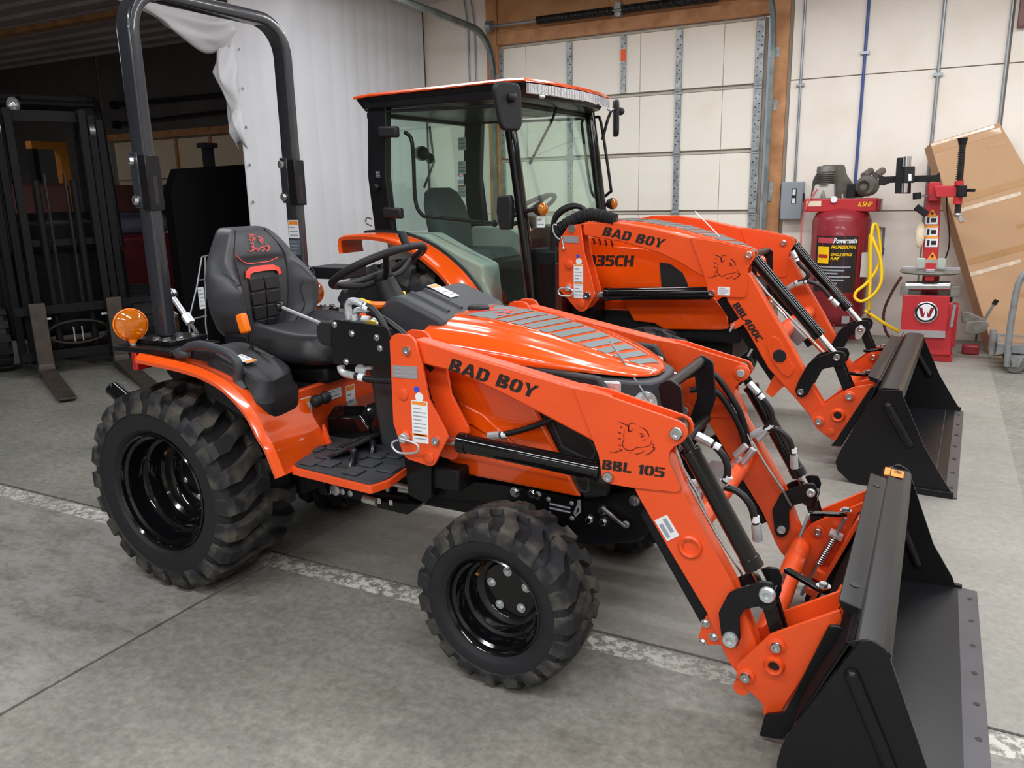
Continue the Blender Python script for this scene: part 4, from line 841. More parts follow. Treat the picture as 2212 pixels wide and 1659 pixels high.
def hood_quad(m, x0, x1, f0, f1, sk=0.0, lf=.0015, n=6):
    g_ = [[hood_at(min(1.599, x0 + (x1 - x0) * i / 2 + sk * (j / n)), f0 + (f1 - f0) * j / n, lf) for j in range(n + 1)] for i in range(3)]
    m.add([p for r in g_ for p in r], [(i * (n + 1) + j, i * (n + 1) + j + 1, (i + 1) * (n + 1) + j + 1, (i + 1) * (n + 1) + j) for i in range(2) for j in range(n)])
st = MB(); hood_quad(st, .93, 1.095, -.43, .43, .03); st.build('hood_decal', STRIPE, hood)
x = 1.108; k = 0
while x < 1.53:
    wd = .036 - k * .0008; m = MB(); hood_quad(m, x, x + wd, -.43, .40, .035); m.build('hood_decal', STRIPE, hood); x += wd + .0085 + k * .0011; k += 1
fl = MB(); 
for i, (a, b) in enumerate(((1.02, .05), (1.035, .16), (1.05, -.05), (1.065, .1), (1.075, -.15), (1.08, .02))): hood_quad(fl, a, a + .012, b - .08, b + .03, .012, .0022, 2)
fl.build('hood_decal_print', REDV, hood)
MB().lathe([(0, .022), (.03, .02), (.036, .014), (.036, .0)], (.975, 0, .962), (0, 0, 1), 24).build('fuel_cap', PLASTD, hood, bevel=.002)
MB().lathe([(.040, .004), (.052, .004), (.05, 0)], (.975, 0, .965), (0, 0, 1), 24).build('cap_recess', REDV, hood)
# side panels with a bevelled front edge, and black grille panel
sp_ = F.prof([(960, 800), (1120, 790), (1165, 890), (1250, 1072), (985, 1022), (970, 1000)], -.268)
sn = pair(MB().plate([(.97, .86), (1.24, .86), (1.318, .72), (1.452, .482), (1.03, .495), (.99, .56)], -.27, -.25), 'side_panel', HOODO, T1, bevel=.012, seg=2)[0]
MB().plate([(1.02, .74), (1.14, .70), (1.27, .60), (1.25, .585), (1.10, .66), (1.02, .66)], -.277, -.268).build('side_panel_crease', HOODO, sn, bevel=.006)
gn, gf = pair(MB().plate([(1.245, .855), (1.50, .84), (1.53, .80), (1.53, .50), (1.46, .482), (1.325, .72)], -.268, -.235), 'grille_panel', PLASTD, T1, bevel=.006)
for q in ([(1.345, .745), (1.45, .70), (1.50, .63), (1.48, .60), (1.395, .63)], [(1.405, .60), (1.475, .57), (1.475, .505), (1.45, .505)], [(1.31, .80), (1.47, .80), (1.47, .74), (1.34, .78)]):
    p3 = rounded(q, .008); m = MB()
    m.tube([Vector((a, -.27, b)) for a, b in p3], .005, 8, closed=True); m.build('grille_rib', PLAST, gn)
    MB().plate(p3, -.2685, -.268).build('grille_mesh', INK, gn)
def plan(dz, sc=1.0):
    h = [(1.27, .255), (1.40, .240), (1.49, .205), (1.56, .16), (1.605, .115), (1.618, .05)]
    pts = [(a, -b * sc) for a, b in h] + [(a, b * sc) for a, b in reversed(h)]; return [Vector((a, b, dz - .18 * (a - 1.27) * (1 if dz > .7 else 0))) for a, b in pts]
nose = MB().loft([plan(.50, .97), plan(.66, 1.0), plan(.80, 1.02), plan(.862, .97)]).build('nose_surround', PLAST, T1, bevel=.008)
for s in (-1, 1):
    hl = MB().plate(rounded([(-.052, -.034), (.05, -.034), (.05, .03), (-.045, .036)], .008), 0, .012).build('side_headlight', LENS, nose, bevel=.004); hl.location = (1.497, s * .2075 - (.006 if s < 0 else .006), .785); hl.rotation_euler = (0, 0, math.radians(27) * (1 if s < 0 else -1))
    inst('round_headlight', 'rhl', lambda b: b.lathe([(0, .004), (.018, .006), (.022, .014), (.033, .016), (.036, .010), (.036, -.004)], (0, 0, 0), (0, 0, 1), 28), LENS, nose, (1.592, s * .135, .745), (1, s * .75, .1))
ge = MB().tube([F.y(1318, 738, -.06), F.y(1400, 862, -.16)], .0035, 8).build('bucket_level_rod', CHROME, T1)
# brush guard
bgp = rounded([(1.645, .815), (1.675, .835), (1.71, .815), (1.722, .70), (1.69, .585), (1.60, .44), (1.555, .44), (1.63, .585), (1.665, .70)], .012)
for s in (-1, 1): MB().plate(bgp, s * .175 - .006, s * .175 + .006).build('brush_guard_side', BLACKS, T1, bevel=.002)
MB().cyl((1.672, -.176, .812), (1.672, .176, .812), .0165, 18).build('brush_guard_tube', BLACKS, T1)
MB().cyl((1.695, -.176, .63), (1.695, .176, .63), .0145, 16).build('brush_guard_tube', BLACKS, T1)
# ---- loader uprights
tw = F.prof([(841, 736), (846, 726), (856, 721), (880, 723), (889, 728), (896, 738), (911, 786), (926, 862), (962, 932), (966, 944), (964, 952), (941, 1000), (936, 1006), (926, 1007), (882, 993), (874, 987), (868, 975), (849, 913)], -.407)
TN, TF = pair(MB().plate(tw, -.407, -.397), 'loader_upright', ORANGE, T1, bevel=.002)
ti = [(a + .03 if b < .88 else a, b) for a, b in tw]
pair(MB().plate(ti, -.333, -.323), 'loader_upright', ORANGE, T1, bevel=.002)
pair(MB().plate([(.915, .70), (1.0, .70), (1.05, .62), (1.0, .58), (.94, .60)], -.398, -.33), 'upright_spacer', ORANGE, T1, bevel=.002)
pair(MB().plate(rounded(F.prof([(846, 745), (900, 745), (930, 860), (960, 940), (934, 1008), (934, 1073), (915, 1084), (884, 1068), (876, 1000)], -.34), .008), -.345, -.325), 'mount_bracket', BLACKS, T1, bevel=.002)
pair(MB().box(.93, 1.08, -.33, -.13, .46, .53), 'subframe_arm', BLACKM, T1, bevel=.006)
for p, r in (((880, 757), .013), ((942, 952), .013)): pinhead(TN, F.y(p[0], p[1], -.407), r=r)
for p in ((871, 851), (927, 988), (875, 940)): boss(TN, F.y(p[0], p[1], -.407), r=.018)
a = F.y(849, 815, -.4075); sticker('nameplate', TN, a, F.y(906, 819, -.4075) - a, (0, 0, 1), .088, .037, 0, 3, body=ALUP)
a = F.y(892, 954, -.4075); sticker('warning_decal', TN, a, (1, 0, 0), (.02, 0, 1), .056, .128, .1, 9, foot=.16)
for (p, r, m) in (((900, 841), .009, STBL), ((906, 858), .014, WHITE)): MB().lathe([(0, .0012), (r, .0012), (r, 0)], F.y(p[0], p[1], -.4075), (0, -1, 0), 24).build('round_sticker', m, TN)
bp = F.y(868, 948, -.43); MB().tube([bp + Vector((0, .024, 0)), bp], .016, 6).build('lock_bolt', ZINCW, TN, bevel=.002)
MB().tube([F.y(*p, -.445) for p in ((866, 948), (893, 956), (903, 963), (904, 971), (897, 978), (868, 979), (855, 974), (847, 963), (849, 955), (858, 951))], .0035, 8, sm=4).build('lynch_clip', ZINCW, TN, angle=60)
q = F.y(1124, 670, .333); pinhead(TF, q, (0, -1, 0), .013)
# ---- arms: straight boom, gusset plate, dipper
boom = F.prof([(892, 733), (1000, 766), (1237, 837), (1310, 862), (1330, 990), (1284, 960), (1271, 951), (1156, 890), (1085, 853), (985, 806), (900, 785)], yo)
AN, AF = pair(MB().plate(boom, yo + .006, yi - .006), 'loader_boom', ORANGE, T1, bevel=.006, seg=3)
gus = F.prof([(1237, 838), (1300, 851), (1390, 883), (1466, 910), (1478, 917), (1485, 932), (1483, 945), (1474, 956), (1456, 965), (1446, 977), (1445, 996), (1470, 1052), (1470, 1060), (1462, 1064), (1363, 1054), (1322, 1047), (1308, 1042), (1300, 1034), (1297, 1012), (1293, 985), (1284, 961)], yo)
GN, GF = pair(MB().plate(gus, yo, yo + .009), 'gusset_plate', ORANGE, T1, bevel=.0015)
gus_in = [(a, b) for a, b in gus]
pair(MB().plate(gus_in, yi - .009, yi), 'gusset_plate', ORANGE, T1, bevel=.0015)
dip = F.prof([(1363, 1000), (1440, 985), (1449, 1005), (1470, 1060), (1584, 1268), (1632, 1394), (1640, 1440), (1612, 1480), (1578, 1440), (1564, 1415), (1526, 1327), (1450, 1200), (1380, 1080), (1360, 1040)], yo)
DN, DF = pair(MB().plate(rounded(dip, .01, 3), yo + .006, yi - .006), 'loader_dipper', ORANGE, T1, bevel=.008, seg=3)
MB().plate(rounded(F.prof([(1524, 1330), (1548, 1322), (1572, 1392), (1548, 1393), (1512, 1393), (1508, 1380)], -.37), .006), -.372, -.362).build('stop_tab', ORANGE, DN, bevel=.0015)
for p in ((1524, 1346), (1541, 1375), (1517, 1387)): bolt(DN, F.y(p[0], p[1], -.373), r=.008)
inst('ring_boss', 'ringboss', lambda b: b.lathe([(.018, .0), (.019, .006), (.026, .009), (.031, .005), (.032, -.001)], (0, 0, 0), (0, 0, 1), 32), ORANGE, DN, F.y(1491, 1181, yo + .006), (0, -1, 0))
a = F.y(1441, 1169, yo + .005); u = F.y(1468, 1157, yo + .005) - a; v_ = F.y(1414, 1124, yo + .005) - a
sticker('barcode_label', DN, a, u, v_, u.length, v_.length, 0, 0)
for k, f0 in enumerate((.12, .55)):
    m = MB(); b0 = a + Vector((0, -.0016, 0)); m.poly3([b0 + u * f0 + v_ * (.1 + .15 * k), b0 + u * (f0 + .28) + v_ * (.1 + .15 * k), b0 + u * (f0 + .28) + v_ * (.75 + .15 * k), b0 + u * f0 + v_ * (.75 + .15 * k)]); m.build('barcode', STTX, DN)
for p, r in (((1462, 935), .0165), ((1315, 1029), .0145)): pinhead(GN, F.y(p[0], p[1], yo), r=r)
for p in ((1602, 805), (1481, 885)):
    q = F.y(p[0], p[1], .333); boss(GF, q, (0, -1, 0), .026); inst('pin_end', 'pinend', lambda b: b.lathe([(0, .014), (.011, .014), (.013, .012), (.013, -.002)], (0, 0, 0), (0, 0, 1), 20), ZINCW, GF, q + Vector((0, -.004, 0)), (0, -1, 0))
# lettering
a = F.y(969, 799, yo + .0055); b = F.y(1154, 860, yo + .0055); u = (b - a).normalized(); v_ = Vector((-u.z, 0, u.x))
stencil(MB(), 'BAD BOY', a, u, v_, .036, .22, .14, (b - a).length, .0008).build('boom_lettering', INK, AN)
a = F.y(1301, 1013, yo); b = F.y(1434, 1031, yo); u = (b - a).normalized(); v_ = Vector((-u.z, 0, u.x))
stencil(MB(), 'BBL 105', a, u, v_, .0255, .12, .1, (b - a).length, .0008).build('gusset_lettering', INK, GN)
logo(MB(), lambda x, y: F.y(1300 + x * .1507, 820 + y * .1507, yo), .001, (0, -1, 0), .0002).build('gusset_logo', DARKRED, GN)
# cross tube, cylinders, cranks
q = F.y(1491, 1178, -.365); MB().cyl((q.x - .01, -.34, q.z + .015), (q.x - .01, .34, q.z + .015), .032, 24).build('torque_tube', ORANGE, T1)
for s in (-1, 1):
    Y_ = s * YA; e = lambda px, py: Vector((F.y(px, py, -.365).x, Y_, F.y(px, py, -.365).z))
    hydraulic(T1, 'lift_cylinder', e(1315, 1029) + Vector((-.01, 0, .01)), e(946, 945), .0275, .02, .86, .015)
    bc = hydraulic(T1, 'bucket_cylinder', e(1466, 925), e(1660, 1283), .0235, .13, .845, .0135)
    c1, c2, c3 = e(1578, 1380), e(1660, 1283), e(1612, 1459)
    cr = rounded([(q.x, q.z) for q in (F.y(*p, -.41) for p in ((1560, 1378), (1553, 1322), (1574, 1281), (1590, 1272), (1645, 1255), (1668, 1258), (1678, 1282), (1672, 1303), (1650, 1306), (1611, 1314), (1598, 1331), (1600, 1378), (1594, 1394), (1578, 1400), (1564, 1392)))], .006, 3)
    for y0 in (-.411, -.327):
        yy = y0 if s < 0 else -y0; m = MB().plate(cr, yy - .005, yy + .005); ck = m.build('bell_crank', BLACKS, T1, bevel=.0015)
    y_o = -.4165 if s < 0 else .327 - .0055
    for p in ((1658, 1283), (1578, 1380)):
        q = F.y(p[0], p[1], -.4165); pinhead(ck, (q.x, y_o, q.z), (0, -1, 0), .0195 if s < 0 else .014, m=ZINCW)
    lk_b = F.y(1684, 1368, -.37); MB().cyl((c2.x, Y_ - .035, c2.z), (c2.x, Y_ + .035, c2.z), .026, 20).build('crank_tube', BLACKG, T1)
    for dy in (-.022, .022): bar(MB(), (c2.x, Y_ + dy, c2.z), (lk_b.x + .01, Y_ + dy, lk_b.z - .03), .034, .010, (0, 1, 0)).build('crank_link', BLACKS, T1, bevel=.003)
    # parking stand folded along the dipper
    a_ = F.y(1398, 1100, -.34); b_ = F.y(1535, 1345, -.34); bar(MB(), (a_.x, Y_ + .02, a_.z), (b_.x, Y_ + .02, b_.z), .035, .03, (0, 1, 0)).build('parking_stand', BLACKS, T1, bevel=.004)
    # quick-attach cheek plates
    qa = rounded([(q.x, q.z) for q in (F.y(*p, -.425) for p in ((1590, 1436), (1664, 1369), (1815, 1316), (1820, 1330), (1690, 1530), (1690, 1545), (1650, 1545), (1648, 1518), (1603, 1476), (1594, 1462)))], .006, 3)
    QA = []
    for y0 in (-.425, -.315): yy = y0 if s < 0 else -y0; QA.append(MB().plate(qa, yy - .005, yy + .005).build('attach_plate', ORANGE, T1, bevel=.0015))
    ho_ = QA[0] if s < 0 else QA[1]; y_f = -.4305 if s < 0 else .3095
    for p, r in (((1678, 1394), .0135), ((1612, 1459), .0135)): q = F.y(p[0], p[1], -.43); boss(ho_, (q.x, y_f, q.z), (0, -1, 0), r * 1.6); pinhead(ho_, (q.x, y_f - .006, q.z), (0, -1, 0), r)
    q = F.y(1673, 1436, -.43)
    if s < 0: inst('socket_ring', 'sockring', lambda b: b.lathe([(.013, .0), (.014, .012), (.02, .014), (.024, .008), (.026, -.001)], (0, 0, 0), (0, 0, 1), 28), ORANGE, ho_, (q.x, y_f, q.z), (0, -1, 0)); MB().lathe([(0, .003), (.0135, .003)], (q.x, y_f, q.z), (0, -1, 0), 24).build('socket_hole', INK, ho_)
    MB().cyl((c3.x, Y_ - .06, c3.z), (c3.x, Y_ + .06, c3.z), .02, 18).build('pivot_tube', ORANGE, T1)
    # attach face with its latch, spring and lever
    fa = [(F.y(1818, 1326, -.37)), (F.y(1690, 1535, -.37))]; d = (fa[1] - fa[0]).normalized(); nrm = Vector((-d.z, 0, d.x)); nrm = nrm if nrm.x > 0 else -nrm
    MB().obox(Vector(((fa[0].x + fa[1].x) / 2 + .004, Y_, (fa[0].z + fa[1].z) / 2)), d, (0, 1, 0), nrm, (fa[1] - fa[0]).length / 2 - .01, .062, .006).build('attach_face', ORANGE, T1, bevel=.002)
    m0 = Vector((fa[0].x, s * .27, fa[0].z)); lp = lambda t, o_: m0 + d * t - nrm * o_
    lt = MB().obox(lp(.17, .012), d, (0, 1, 0), nrm, .17, .045, .006).build('latch_plate', ORANGE, T1, bevel=.002)
    MB().obox(lp(.235, .03), d, (0, 1, 0), nrm, .018, .035, .015).build('latch_guide', ORANGE, lt, bevel=.004); MB().obox(lp(.30, .03), d, (0, 1, 0), nrm, .012, .035, .015).build('latch_guide', ORANGE, lt, bevel=.004)
    N_ = 14; MB().tube([lp(.10 + .11 * i / (N_ * 10), .045) + (Vector((0, 1, 0)) * math.cos(2 * PI * i / 10) + nrm * math.sin(2 * PI * i / 10)) * .012 for i in range(N_ * 10 + 1)], .0022, 5).build('coil_spring', CHROME, lt)
    MB().cyl(lp(.03, .045), lp(.34, .045), .006, 10).build('latch_pin', STEEL, lt); MB().obox(lp(.095, .045), d, (0, 1, 0), nrm, .004, .022, .02).build('spring_washer', ZINCW, lt)
    h0 = lp(.02, .05); h1_ = h0 + Vector((-.10, -s * .06, .01)); bar(MB(), h0, h1_, .022, .010, (0, 0, 1)).build('latch_lever', BLACKG, lt, bevel=.002); bar(MB(), h1_, h1_ + Vector((-.02, -s * .02, -.075)), .02, .010, (1, 0, 0)).build('lever_grip', STEEL, lt, bevel=.002)
    bolt(lt, h0 + Vector((0, 0, .012)), (0, 0, 1), .012)
q = F.y(1720, 1330, 0); MB().cyl((1.985, -.31, .195), (1.985, .31, .195), .032, 24).build('attach_cross_tube', ORANGE, T1)
# ---- bucket
bo = F.prof([(1858, 1383), (1884, 1381), (1914, 1402), (1922, 1420), (1963, 1541), (2003, 1659)], -.60); bl = F.prof([(1715, 1567), (1688, 1612), (1678, 1648)], -.60)
side = bo + [(2.44, .045), (2.455, .0), (2.16, .0), (2.105, .012), (2.077, .04)] + list(reversed(bl))
bk_ = MB().plate(rounded(side, .006, 2), -.604, -.594); BN, BF = pair(bk_, 'bucket_side', BLACKS, T1, bevel=.0015)
for s, B_ in ((-1, BN), (1, BF)):
    for dy in (-.006, .006):
        a_ = Vector((2.215, s * .599 + dy, .33)); b_ = Vector((2.33, s * .599 + dy, .075)); MB().tube([a_, b_], .016, 12).ball(a_, .016).ball(b_, .016).build('pressed_rib', BLACKS, B_)
    MB().box(2.36, 2.47, s * .607 - .008, s * .607 + .008, .0, .022).build('edge_shoe', BLACKS, B_, bevel=.002)
prof = [(2.205, .405), (2.12, .20), (2.10, .115), (2.10, .06), (2.125, .022), (2.17, .008), (2.45, .008)]
sh = smooth_path([Vector((a, 0, b)) for a, b in prof], 5); out_ = [(p.x, p.z) for p in sh]; inn = [(p.x + .008, p.z + .007) for p in reversed(sh)]
BS = MB().plate(out_ + inn, -.595, .595).build('bucket_shell', BLACKS, T1, bevel=.001, angle=50)
MB().plate([(p.x - .0005, p.z - .0005) for p in sh] + [(p.x - .004, p.z - .002) for p in reversed(sh)], -.594, .594).build('bucket_antiglare_sheet', FLATB, T1, angle=50)  # added matt sheet, keeps the bucket back from mirroring the orange plates
tb = MB().plate(rounded([(2.195, .398), (2.222, .412), (2.268, .405), (2.285, .393), (2.288, .350), (2.278, .348), (2.262, .385), (2.215, .388)], .004, 2), -.598, .598).build('bucket_top_bar', BLACKS, T1, bevel=.002)
MB().box(2.205, 2.222, .50, .575, .4075, .4125).build('width_label', STOR, tb); sticker('size_label', tb, (2.225, .49, .4125), (1, 0, -.1), (0, 1, .0), .038, .07, 0, 0, body=STOR)
fontmesh('size_print', '49', (2.233, .555, .4138), (0, -1, 0), (1, 0, -.1), .024, INK, tb)
ed = MB().plate([(2.43, .006), (2.43, .014), (2.515, .007), (2.515, .0)], -.61, .61).build('cutting_edge', mat('bare_edge_steel', rgb(84, 82, 86), .38, metal=.4, var=.1), T1, bevel=.001)
for k in range(8): MB().lathe([(0, .0015), (.008, .0015)], (2.492, -.54 + k * .154, .0085), (0, 0, 1), 14).build('bolt_hole', INK, ed)
for y in (-.2, .2): MB().tube([(2.19, y, .30), (2.16, y * 1.15, .16), (2.23, y * 1.3, .03)], .014, 10, sm=4).build('pressed_rib', BLACKS, BS, angle=60)
# bucket mount frame (black) that the attach plates hook into
for s in (-1, 1):
    fr_ = rounded(F.prof([(1790, 1352), (1815, 1353), (1855, 1383), (1735, 1540), (1690, 1598), (1640, 1590), (1652, 1545), (1695, 1540)], -.46), .006, 2)
    for y0 in (.455, .285): MB().plate(fr_, s * y0 - .006, s * y0 + .006).build('mount_cheek', BLACKS, T1, bevel=.002)
mb_ = MB().plate(rounded([(2.165, .425), (2.215, .412), (2.222, .40), (2.205, .385), (2.175, .40)], .004, 2), -.46, .46).build('mount_lip', BLACKS, T1, bevel=.002)
for y in (-.36, .36): MB().lathe([(0, .001), (.012, .001)], (2.192, y, .4185), (.25, 0, 1), 14).build('slot_hole', INK, mb_)
# ---- hydraulics on arms and valve
vp = rounded(F.prof([(716, 694), (722, 690), (832, 705), (838, 712), (850, 785), (800, 788), (722, 786), (716, 778)], -.385), .004, 2)
VB = MB().plate(vp, -.385, -.378).build('valve_bracket', BLACKS, T1, bevel=.0015)
for p in ((723, 701), (760, 720), (814, 729), (821, 752), (748, 781)): bolt(VB, F.y(p[0], p[1], -.385), r=.007)
MB().box(.665, .86, -.375, -.28, .86, .95).build('control_valve', BLACKM, VB, bevel=.004)
MB().plate(rounded(F.prof([(690, 702), (700, 694), (722, 695), (722, 748), (700, 742), (691, 725)], -.36), .006), -.376, -.30).build('joystick_boot', PLASTD, VB, bevel=.008)
js = MB().cyl(F.y(692, 698, -.34), F.y(607, 663, -.31), .0055, 10).build('joystick_rod', ZINCW, T1); MB().ball(F.y(604, 662, -.31), .0165).build('joystick_knob', BLACKG, js)
for a_, b_ in (((755, 690), (752, 672)), ((766, 692), (764, 680)), ((784, 690), (800, 692)), ((806, 694), (822, 700))): MB().cyl(F.y(*a_, -.35), F.y(*b_, -.35), .012, 12).build('hydraulic_fitting', ZINCW, VB)
MB().tube([F.y(*p, -.35) for p in ((753, 672), (752, 658), (760, 650), (775, 653), (790, 662))], .011, 10, sm=4).build('elbow_fitting', ZINCW, VB); MB().tube([F.y(*p, -.33) for p in ((766, 682), (768, 672), (778, 669), (795, 673))], .009, 10, sm=4).build('elbow_fitting', ZINCW, VB)
MB().obox(F.y(806, 698, -.35), (1, 0, 0), (0, 1, 0), (0, 0, 1), .022, .012, .010).build('yellow_fitting', mat('yellow_zinc', rgb(214, 176, 60), .35, metal=.6), VB, bevel=.003)
hose(VB, [F.y(*p, -.36) for p in ((785, 660), (805, 668), (825, 695), (838, 722), (846, 745), (856, 790))], .0105, ends=False); hose(VB, [F.y(*p, -.33) for p in ((795, 673), (818, 683), (845, 700), (872, 722), (905, 760), (935, 800))], .0105, ends=False)
MB().tube([F.y(787, 661, -.36), F.y(797, 667, -.36)], .0125, 10).build('hose_band', WHITE, VB)
MB().tube([F.y(*p, -.365) for p in ((736, 790), (738, 800), (748, 808), (768, 812))], .012, 10, sm=4).build('elbow_fitting', ZINCW, VB); hose(VB, [F.y(*p, -.365) for p in ((768, 812), (790, 818), (815, 821), (850, 822), (880, 824))], .0105, ends=False); MB().tube([F.y(776, 814, -.365), F.y(787, 817, -.365)], .0125, 10).build('hose_band', WHITE, VB)
cap = MB().lathe([(0, .008), (.017, .008), (.019, .005), (.019, 0)], F.y(780, 799, -.34), (.2, -1, .2), 24).build('reservoir_cap', WHITE, T1, bevel=.001); MB().tube([F.y(790, 795, -.34), F.y(803, 794, -.34)], .006, 8).build('cap_spout', WHITE, cap)
hose(T1, [F.y(*p, -.30) for p in ((960, 800), (972, 850), (985, 880), (972, 925), (955, 940))], .011, ends=False); hose(T1, [F.y(*p, -.31) for p in ((948, 800), (962, 850), (972, 880), (962, 915), (948, 932))], .011, ends=False)
hose(T1, [F.y(*p, -.30) for p in ((1062, 941), (1090, 938), (1140, 925), (1190, 906), (1250, 880))], .009, el=.03)
for s in (-1, 1):
    e = lambda px, py, dy: Vector((F.y(px, py, -.34).x, s * .345 - s * dy, F.y(px, py, -.34).z))
    MB().tube([e(*p, .03) for p in ((1440, 960), (1470, 1035), (1545, 1165), (1600, 1250), (1620, 1285))], .0045, 8).build('hard_line', CHROME, T1)
    MB().tube([e(*p, .045) for p in ((1440, 950), (1465, 1020), (1500, 1080), (1512, 1110), (1516, 1125))], .0045, 8).build('hard_line', CHROME, T1)
f2 = lambda px, py, y=.30: F.y(px, py, y)
hose(T1, [f2(1622, 832), (f2(1638, 850)), f2(1662, 880), f2(1668, 905), f2(1655, 925), f2(1630, 938)], .009); hose(T1, [f2(1642, 945), f2(1660, 928), f2(1680, 928), f2(1705, 950), f2(1714, 985), f2(1716, 1005)], .009)
f3 = lambda px, py, y=-.28: F.y(px, py, y)
hose(T1, [f3(1512, 945), f3(1545, 965), f3(1568, 995), f3(1570, 1030), f3(1548, 1062)], .0095); hose(T1, [f3(1490, 1045), f3(1540, 1048), f3(1590, 1060), f3(1620, 1090), f3(1632, 1130), f3(1636, 1160)], .0095)
hose(T1, [(1.60, .25, .74), (1.68, .27, .76), (1.76, .28, .66), (1.79, .30, .58), (1.80, .31, .52)], .010, ends=False); hose(T1, [(1.62, .24, .70), (1.70, .26, .70), (1.77, .28, .60), (1.80, .30, .50)], .010, ends=False)
for k, (a_, b_) in enumerate((((1588, 985), (1612, 962)), ((1605, 1000), (1628, 970)), ((1580, 1010), (1600, 990)))): MB().cyl(F.y(*a_, .2), F.y(*b_, .2), .011, 10).build('hydraulic_fitting', ZINCW, T1)
MB().box(1.72, 1.79, -.02, .16, .44, .50).build('manifold_block', STEEL, T1, bevel=.003); MB().box(1.70, 1.76, -.20, -.08, .47, .50).build('manifold_block', STEEL, T1, bevel=.003)
# ================================================================ the cab tractor behind
Y2 = math.radians(-2)
F2 = Frame(0, 2.367, Y2)
T2 = thing('cab_tractor', 'larger orange tractor with glazed black cab, mirrors and front loader', 'tractor', (0, 2.367, 0), Y2)
def z6(x, y): return (1150 + x * .339, 400 + y * .339)
def zb(x, y): return (1560 + x * .2947, 640 + y * .2947)
def zc(x, y): return (700 + x * .339, 120 + y * .339)
def zt(x, y): return (1180 + x * .15675, 440 + y * .15675)
y2o, y2i = -.532, -.458
# wheels
R2 = [(.250, -.012), (.254, .0), (.249, .004), (.242, -.002), (.238, -.02), (.224, -.03), (.22, -.09), (.21, -.10), (.19, -.11), (.185, -.15), (.12, -.16), (0, -.16)]
for far in (0, 1):
    s = 1 if far else -1
    wheel('rear_wheel', T2, (-.52, s * .66, .478), far, lambda: tire_mesh(.482, .17, .248, 20, .03), [(r, h + .16) for r, h in R2], 8, .1, .0, 'r2', label='large rear wheel with lugged tyre')
    wheel('front_wheel', T2, (1.0, s * .58, .312), far, lambda: tire_mesh(.316, .12, .175, 18, .02, seg=72), [(r * .7, (h) * .7 + .11) for r, h in R2], 6, .07, .0, 'f2', label='front wheel with lugged tyre')
MB().box(-.7, 1.35, -.2, .2, .38, .62).build('chassis', BLACKM, T2, bevel=.02)
MB().cyl((-.52, -.55, .478), (-.52, .55, .478), .09, 20).build('rear_axle', BLACKM, T2); MB().cyl((1.0, -.5, .312), (1.0, .5, .312), .06, 16).build('front_axle', BLACKM, T2)
# engine side black mass below hood, hood and side panels
MB().box(.35, 1.42, -.30, .30, .52, .70).build('engine_block', BLACKM, T2, bevel=.02)
HS2 = [(.40, .30, 1.02, 1.165), (.55, .30, 1.0, 1.178), (.8, .295, .98, 1.158), (1.0, .285, .96, 1.125), (1.2, .26, .93, 1.072), (1.33, .22, .90, 1.025), (1.42, .15, .88, .985), (1.46, .06, .86, .95)]
R_ = []
for x, w_, zl, z1 in HS2:
    top = [Vector((x, -w_ * a, zl + (z1 - zl) * b)) for a, b in HP]; top += [Vector((p.x, -p.y, p.z)) for p in reversed(top[:-1])]; R_.append(top)
hm = MB().loft(R_, caps=False, closed=False); n_ = len(R_[0]); hm.add(R_[0], [tuple(range(n_))]).add(R_[-1], [tuple(range(n_ - 1, -1, -1))]); hood2 = hm.build('hood', HOODO, T2, angle=38)
_HS = HS; HS = HS2
x = .62; k = 0
while x < 1.36:
    m = MB(); hood_quad(m, x, x + .048, -.43, .40, .04); m.build('hood_decal', STRIPE, hood2); x += .064; k += 1
HS = _HS
MB().tube([F2.y(1502, 457, -.1), F2.y(1556, 512, -.2)], .004, 8).build('bucket_level_rod', CHROME, T2)
pn2 = pair(MB().plate([(.40, 1.05), (.9, 1.02), (1.15, .97), (1.30, .90), (1.42, .80), (1.44, .68), (.42, .66)], -.31, -.29), 'side_panel', HOODO, T2, bevel=.01)[0]
for k in range(4):
    a = F2.y(*zt(645 + 82 * k, 470 + 12 * k), -.312); b = F2.y(*zt(672 + 82 * k, 556 + 10 * k), -.312); MB().ribbon([a, b], .012, (0, -1, 0), .001).build('vent_slot', DARKRED, pn2)
a = F2.y(*zt(560, 850), -.3115); b = F2.y(*zt(1190, 862), -.3115); u = (b - a).normalized()
stencil(MB(), '035CH', a, u, (-u.z, 0, u.x), .058, .14, .1, (b - a).length, .001).build('model_lettering', INK, pn2)
MB().plate(rounded(F2.prof([z6(810, 490), z6(880, 500), z6(960, 560), z6(995, 640), z6(990, 660), z6(825, 660)], -.313), .008), -.316, -.31).build('vent_grille', PLASTD, pn2, bevel=.002)
pair(MB().plate(F2.prof([z6(570, 725), z6(1160, 715), z6(1240, 820), z6(1250, 915), z6(1190, 922), z6(840, 918), z6(780, 880), z6(650, 865)], -.33), -.335, -.31), 'lower_skirt', HOODO, T2, bevel=.006)
